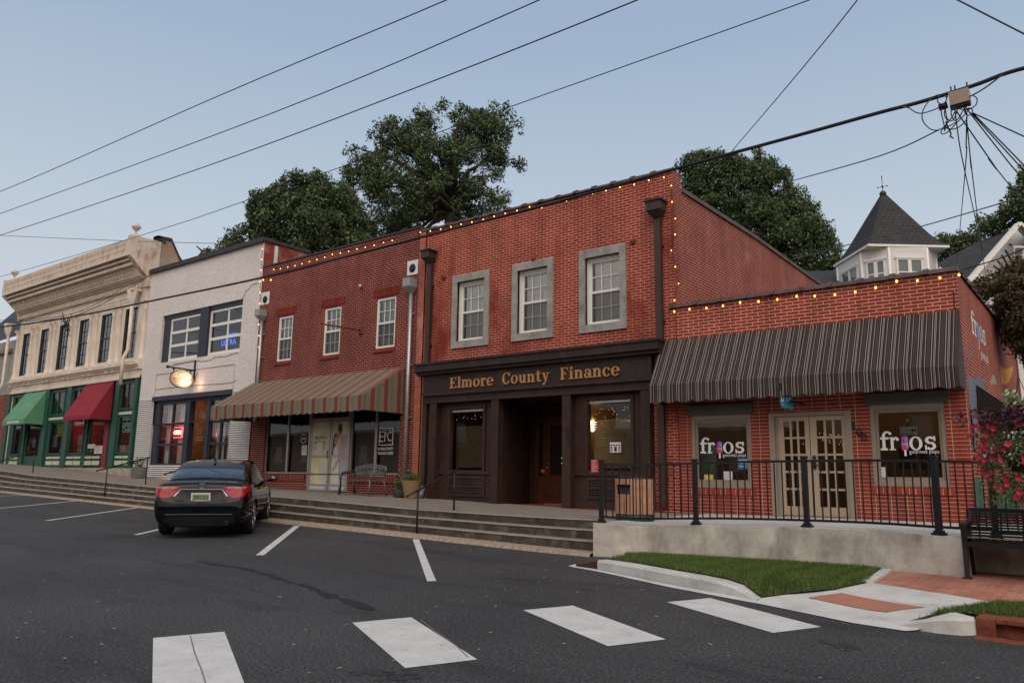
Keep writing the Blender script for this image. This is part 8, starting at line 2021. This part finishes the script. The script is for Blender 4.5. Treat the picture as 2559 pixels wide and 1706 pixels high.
m=MB(); c1,c2=onY(q(12,850,695),11.2),onY(q(12,975,655),11.2); m.tube([c1,c2],.045,10); m.build('splice_barrel',M_black,t)
def loopc(label,pts,r=.0075,mat=None):
    P=[(*q(12,x,y),11.1+.12*math.sin(i*1.7)) for i,(x,y) in enumerate(pts)]; return cable(label,P,r,mat,sub=5,n=5,name='cable_loop',grp='cable loops under the splice box')
loopc('largest round loop of cable left of the beige splice box',[(980,540),(860,505),(740,560),(640,690),(605,800),(630,910),(720,1000),(820,1022),(900,990),(960,930),(1040,830),(1075,760)])
loopc('small round coil of cable touching the left end of the beige splice box',[(960,540),(900,510),(840,550),(835,610),(890,645),(945,610),(960,550),(930,515)])
loopc('long low cable bow hanging under the splice barrel',[(0+340,680),(420,700),(500,755),(600,775),(720,745),(850,695)],.009,M_cablel)
loopc('cable bow at the right end of the beige splice box',[(1300,530),(1400,480),(1530,400),(1680,290),(1760,230),(1830,195)],.010)
loopc('narrow loops tangled directly beneath the beige splice box',[(880,710),(890,800),(910,880),(930,980),(935,1030),(950,950),(970,880),(930,800),(940,710),(960,820),(985,870),(1050,880),(1100,780),(1130,700)])
loopc('second tangle of loops under the middle of the beige box',[(1190,650),(1220,720),(1240,790),(1300,800),(1340,740),(1300,700),(1200,740),(1150,830),(1080,880),(1030,800),(1035,720),(1090,700),(1200,720),(1290,715),(1390,650),(1400,560),(1350,520)])
loopc('bottom open loop trailing below the tangle',[(1100,900),(1000,960),(900,1010),(880,1060),(920,1075),(1000,1030),(1100,920),(1200,820),(1290,720)])
loopc('wide shallow loop on the right side of the tangle',[(960,990),(1060,1005),(1160,960),(1240,880),(1260,800),(1220,700)])
loopc('short frayed cable end hanging below the tangle',[(950,900),(985,990),(1025,1070),(1015,1110),(1058,1135)],.010)
def drop(label,pts,r=.0085,mat=None): return cable(label,pts,r,mat,name='drop_wire',grp='drop wires fanning out below the splice box')
Q=lambda n,x,y,Y:(*q(n,x,y),Y)
drop('drop wire falling steeply to the gabled roof, second from the left',[Q(12,1080,690,11.2),Q(12,1110,950,11.6),Q(11,1745,0,12.5),Q(11,1885,640,18),Q(11,1960,1040,26)])
drop('leftmost drop wire leaning back toward the turret roof',[Q(12,1255,820,11.2),Q(12,1245,1250,11.6),Q(11,1780,0,12.5),Q(11,1720,680,20),Q(11,1680,1060,26)])
drop('drop wire falling to the gable, third from the left',[Q(12,1250,840,11.2),Q(12,1320,1568,12),Q(11,1825,0,12.5),Q(11,1905,650,18),Q(11,1975,1150,26)])
drop('drop wire slanting down right to the dark tree edge',[Q(12,1100,740,11.2),Q(12,1675,1568,12),Q(11,2010,0,12.5),Q(11,2348,430,15),Q(11,2600,780,18)])
drop('drop wire slanting right, upper of the steep bundle',[Q(12,1230,680,11.2),Q(12,1930,1568,11.6),Q(11,2348,165,12),Q(11,2600,420,12.5)])
drop('drop wire slanting right, middle of the steep bundle',[Q(12,1330,780,11.2),Q(12,2050,1568,11.3),Q(11,2348,90,11.4),Q(11,2600,330,11.6)])
drop('drop wire slanting right, lower of the steep bundle',[Q(12,1350,780,11.2),Q(12,2085,1530,11.1),Q(11,2348,60,11.0),Q(11,2600,280,10.9)])
drop('drop wire running down right at a shallow angle from the splice box',[Q(12,1340,770,11.2),Q(12,2085,1110,10.8),Q(12,2500,1300,10.6)])
drop('pale wire running left from the tangle to the tree behind the two-storey roof',[Q(12,860,1010,11.2),Q(12,0,1390,13),Q(11,90,200,17),Q(17,1860,250,22)],.010)
drop('pale wire from the tall right tree across the turret roof to the brick side wall',[Q(11,2200,400,16),Q(11,1340,650,18),Q(11,700,810,20),Q(11,30,985,24),Q(17,1790,1225,25)],.012,M_cablel)
drop('black wire crossing low in front of the gable behind the corner shop coping',[Q(11,1740,1075,20),Q(11,2060,980,19),Q(11,2348,870,18),Q(11,2700,720,17)],.014)
m=MB(); cc_=onY(q(1,570,1060),11.3)
P=[]
rnd=random.Random(8)
for i in range(40): a=i*1.1; r=.22+.16*math.sin(i*2.3); P.append(cc_+Vector((math.cos(a)*r,.1*math.sin(i),math.sin(a)*r*1.2-.05)))
m.tube(P,.009,5); o=m.build('cable_loop',M_cable,None,loc=cc_); tag(o,'tangled black cable coil hanging in front of the third cream window','cable')
# ================================================================ across the street, seen only in reflections; row added and sized to darken them
for (x0_,x1_,y_,h_,mt,lb) in ((-230,-120,-26,9,B_dark,'long maroon brick block across the street, farthest behind on the left'),(-112,-62,-25,6.2,M_wood2,'dark timber building across the street behind, second from the far left'),(-60,-40,-27,8.4,B_red,'red brick building across the street behind the camera, left of the grey one'),(-38,-20,-25,5.4,B_grey,'grey painted brick building across the street behind the camera'),(-19,-2,-26,7.6,B_dark,'maroon brick building directly across the street behind the camera'),(0,40,-27,9.2,M_wood2,'tall dark building across the street behind on the right'),(44,160,-26,7,B_dark,'long low maroon brick block across the street, farthest right')):
    b=thing('street_building',((x0_+x1_)/2,y_,0),lb,'building','buildings across the street behind the camera')
    m=MB(); m.box(x0_,x1_,y_-9,y_,-1.5,h_); m.build('wall',mt,b); m=MB(); m.box(x0_-.1,x1_+.1,y_-9.1,y_+.25,h_,h_+.3); m.build('cornice',M_cream,b)
    n=max(2,int((x1_-x0_)/5))
    for i in range(min(n,12)):
        xx=x0_+(x1_-x0_)*(i+.5)/min(n,12); m=MB(); m.box(xx-.6,xx+.6,y_,y_+.05,h_-3.2,h_-1.4); m.build('window',M_wframe,b)
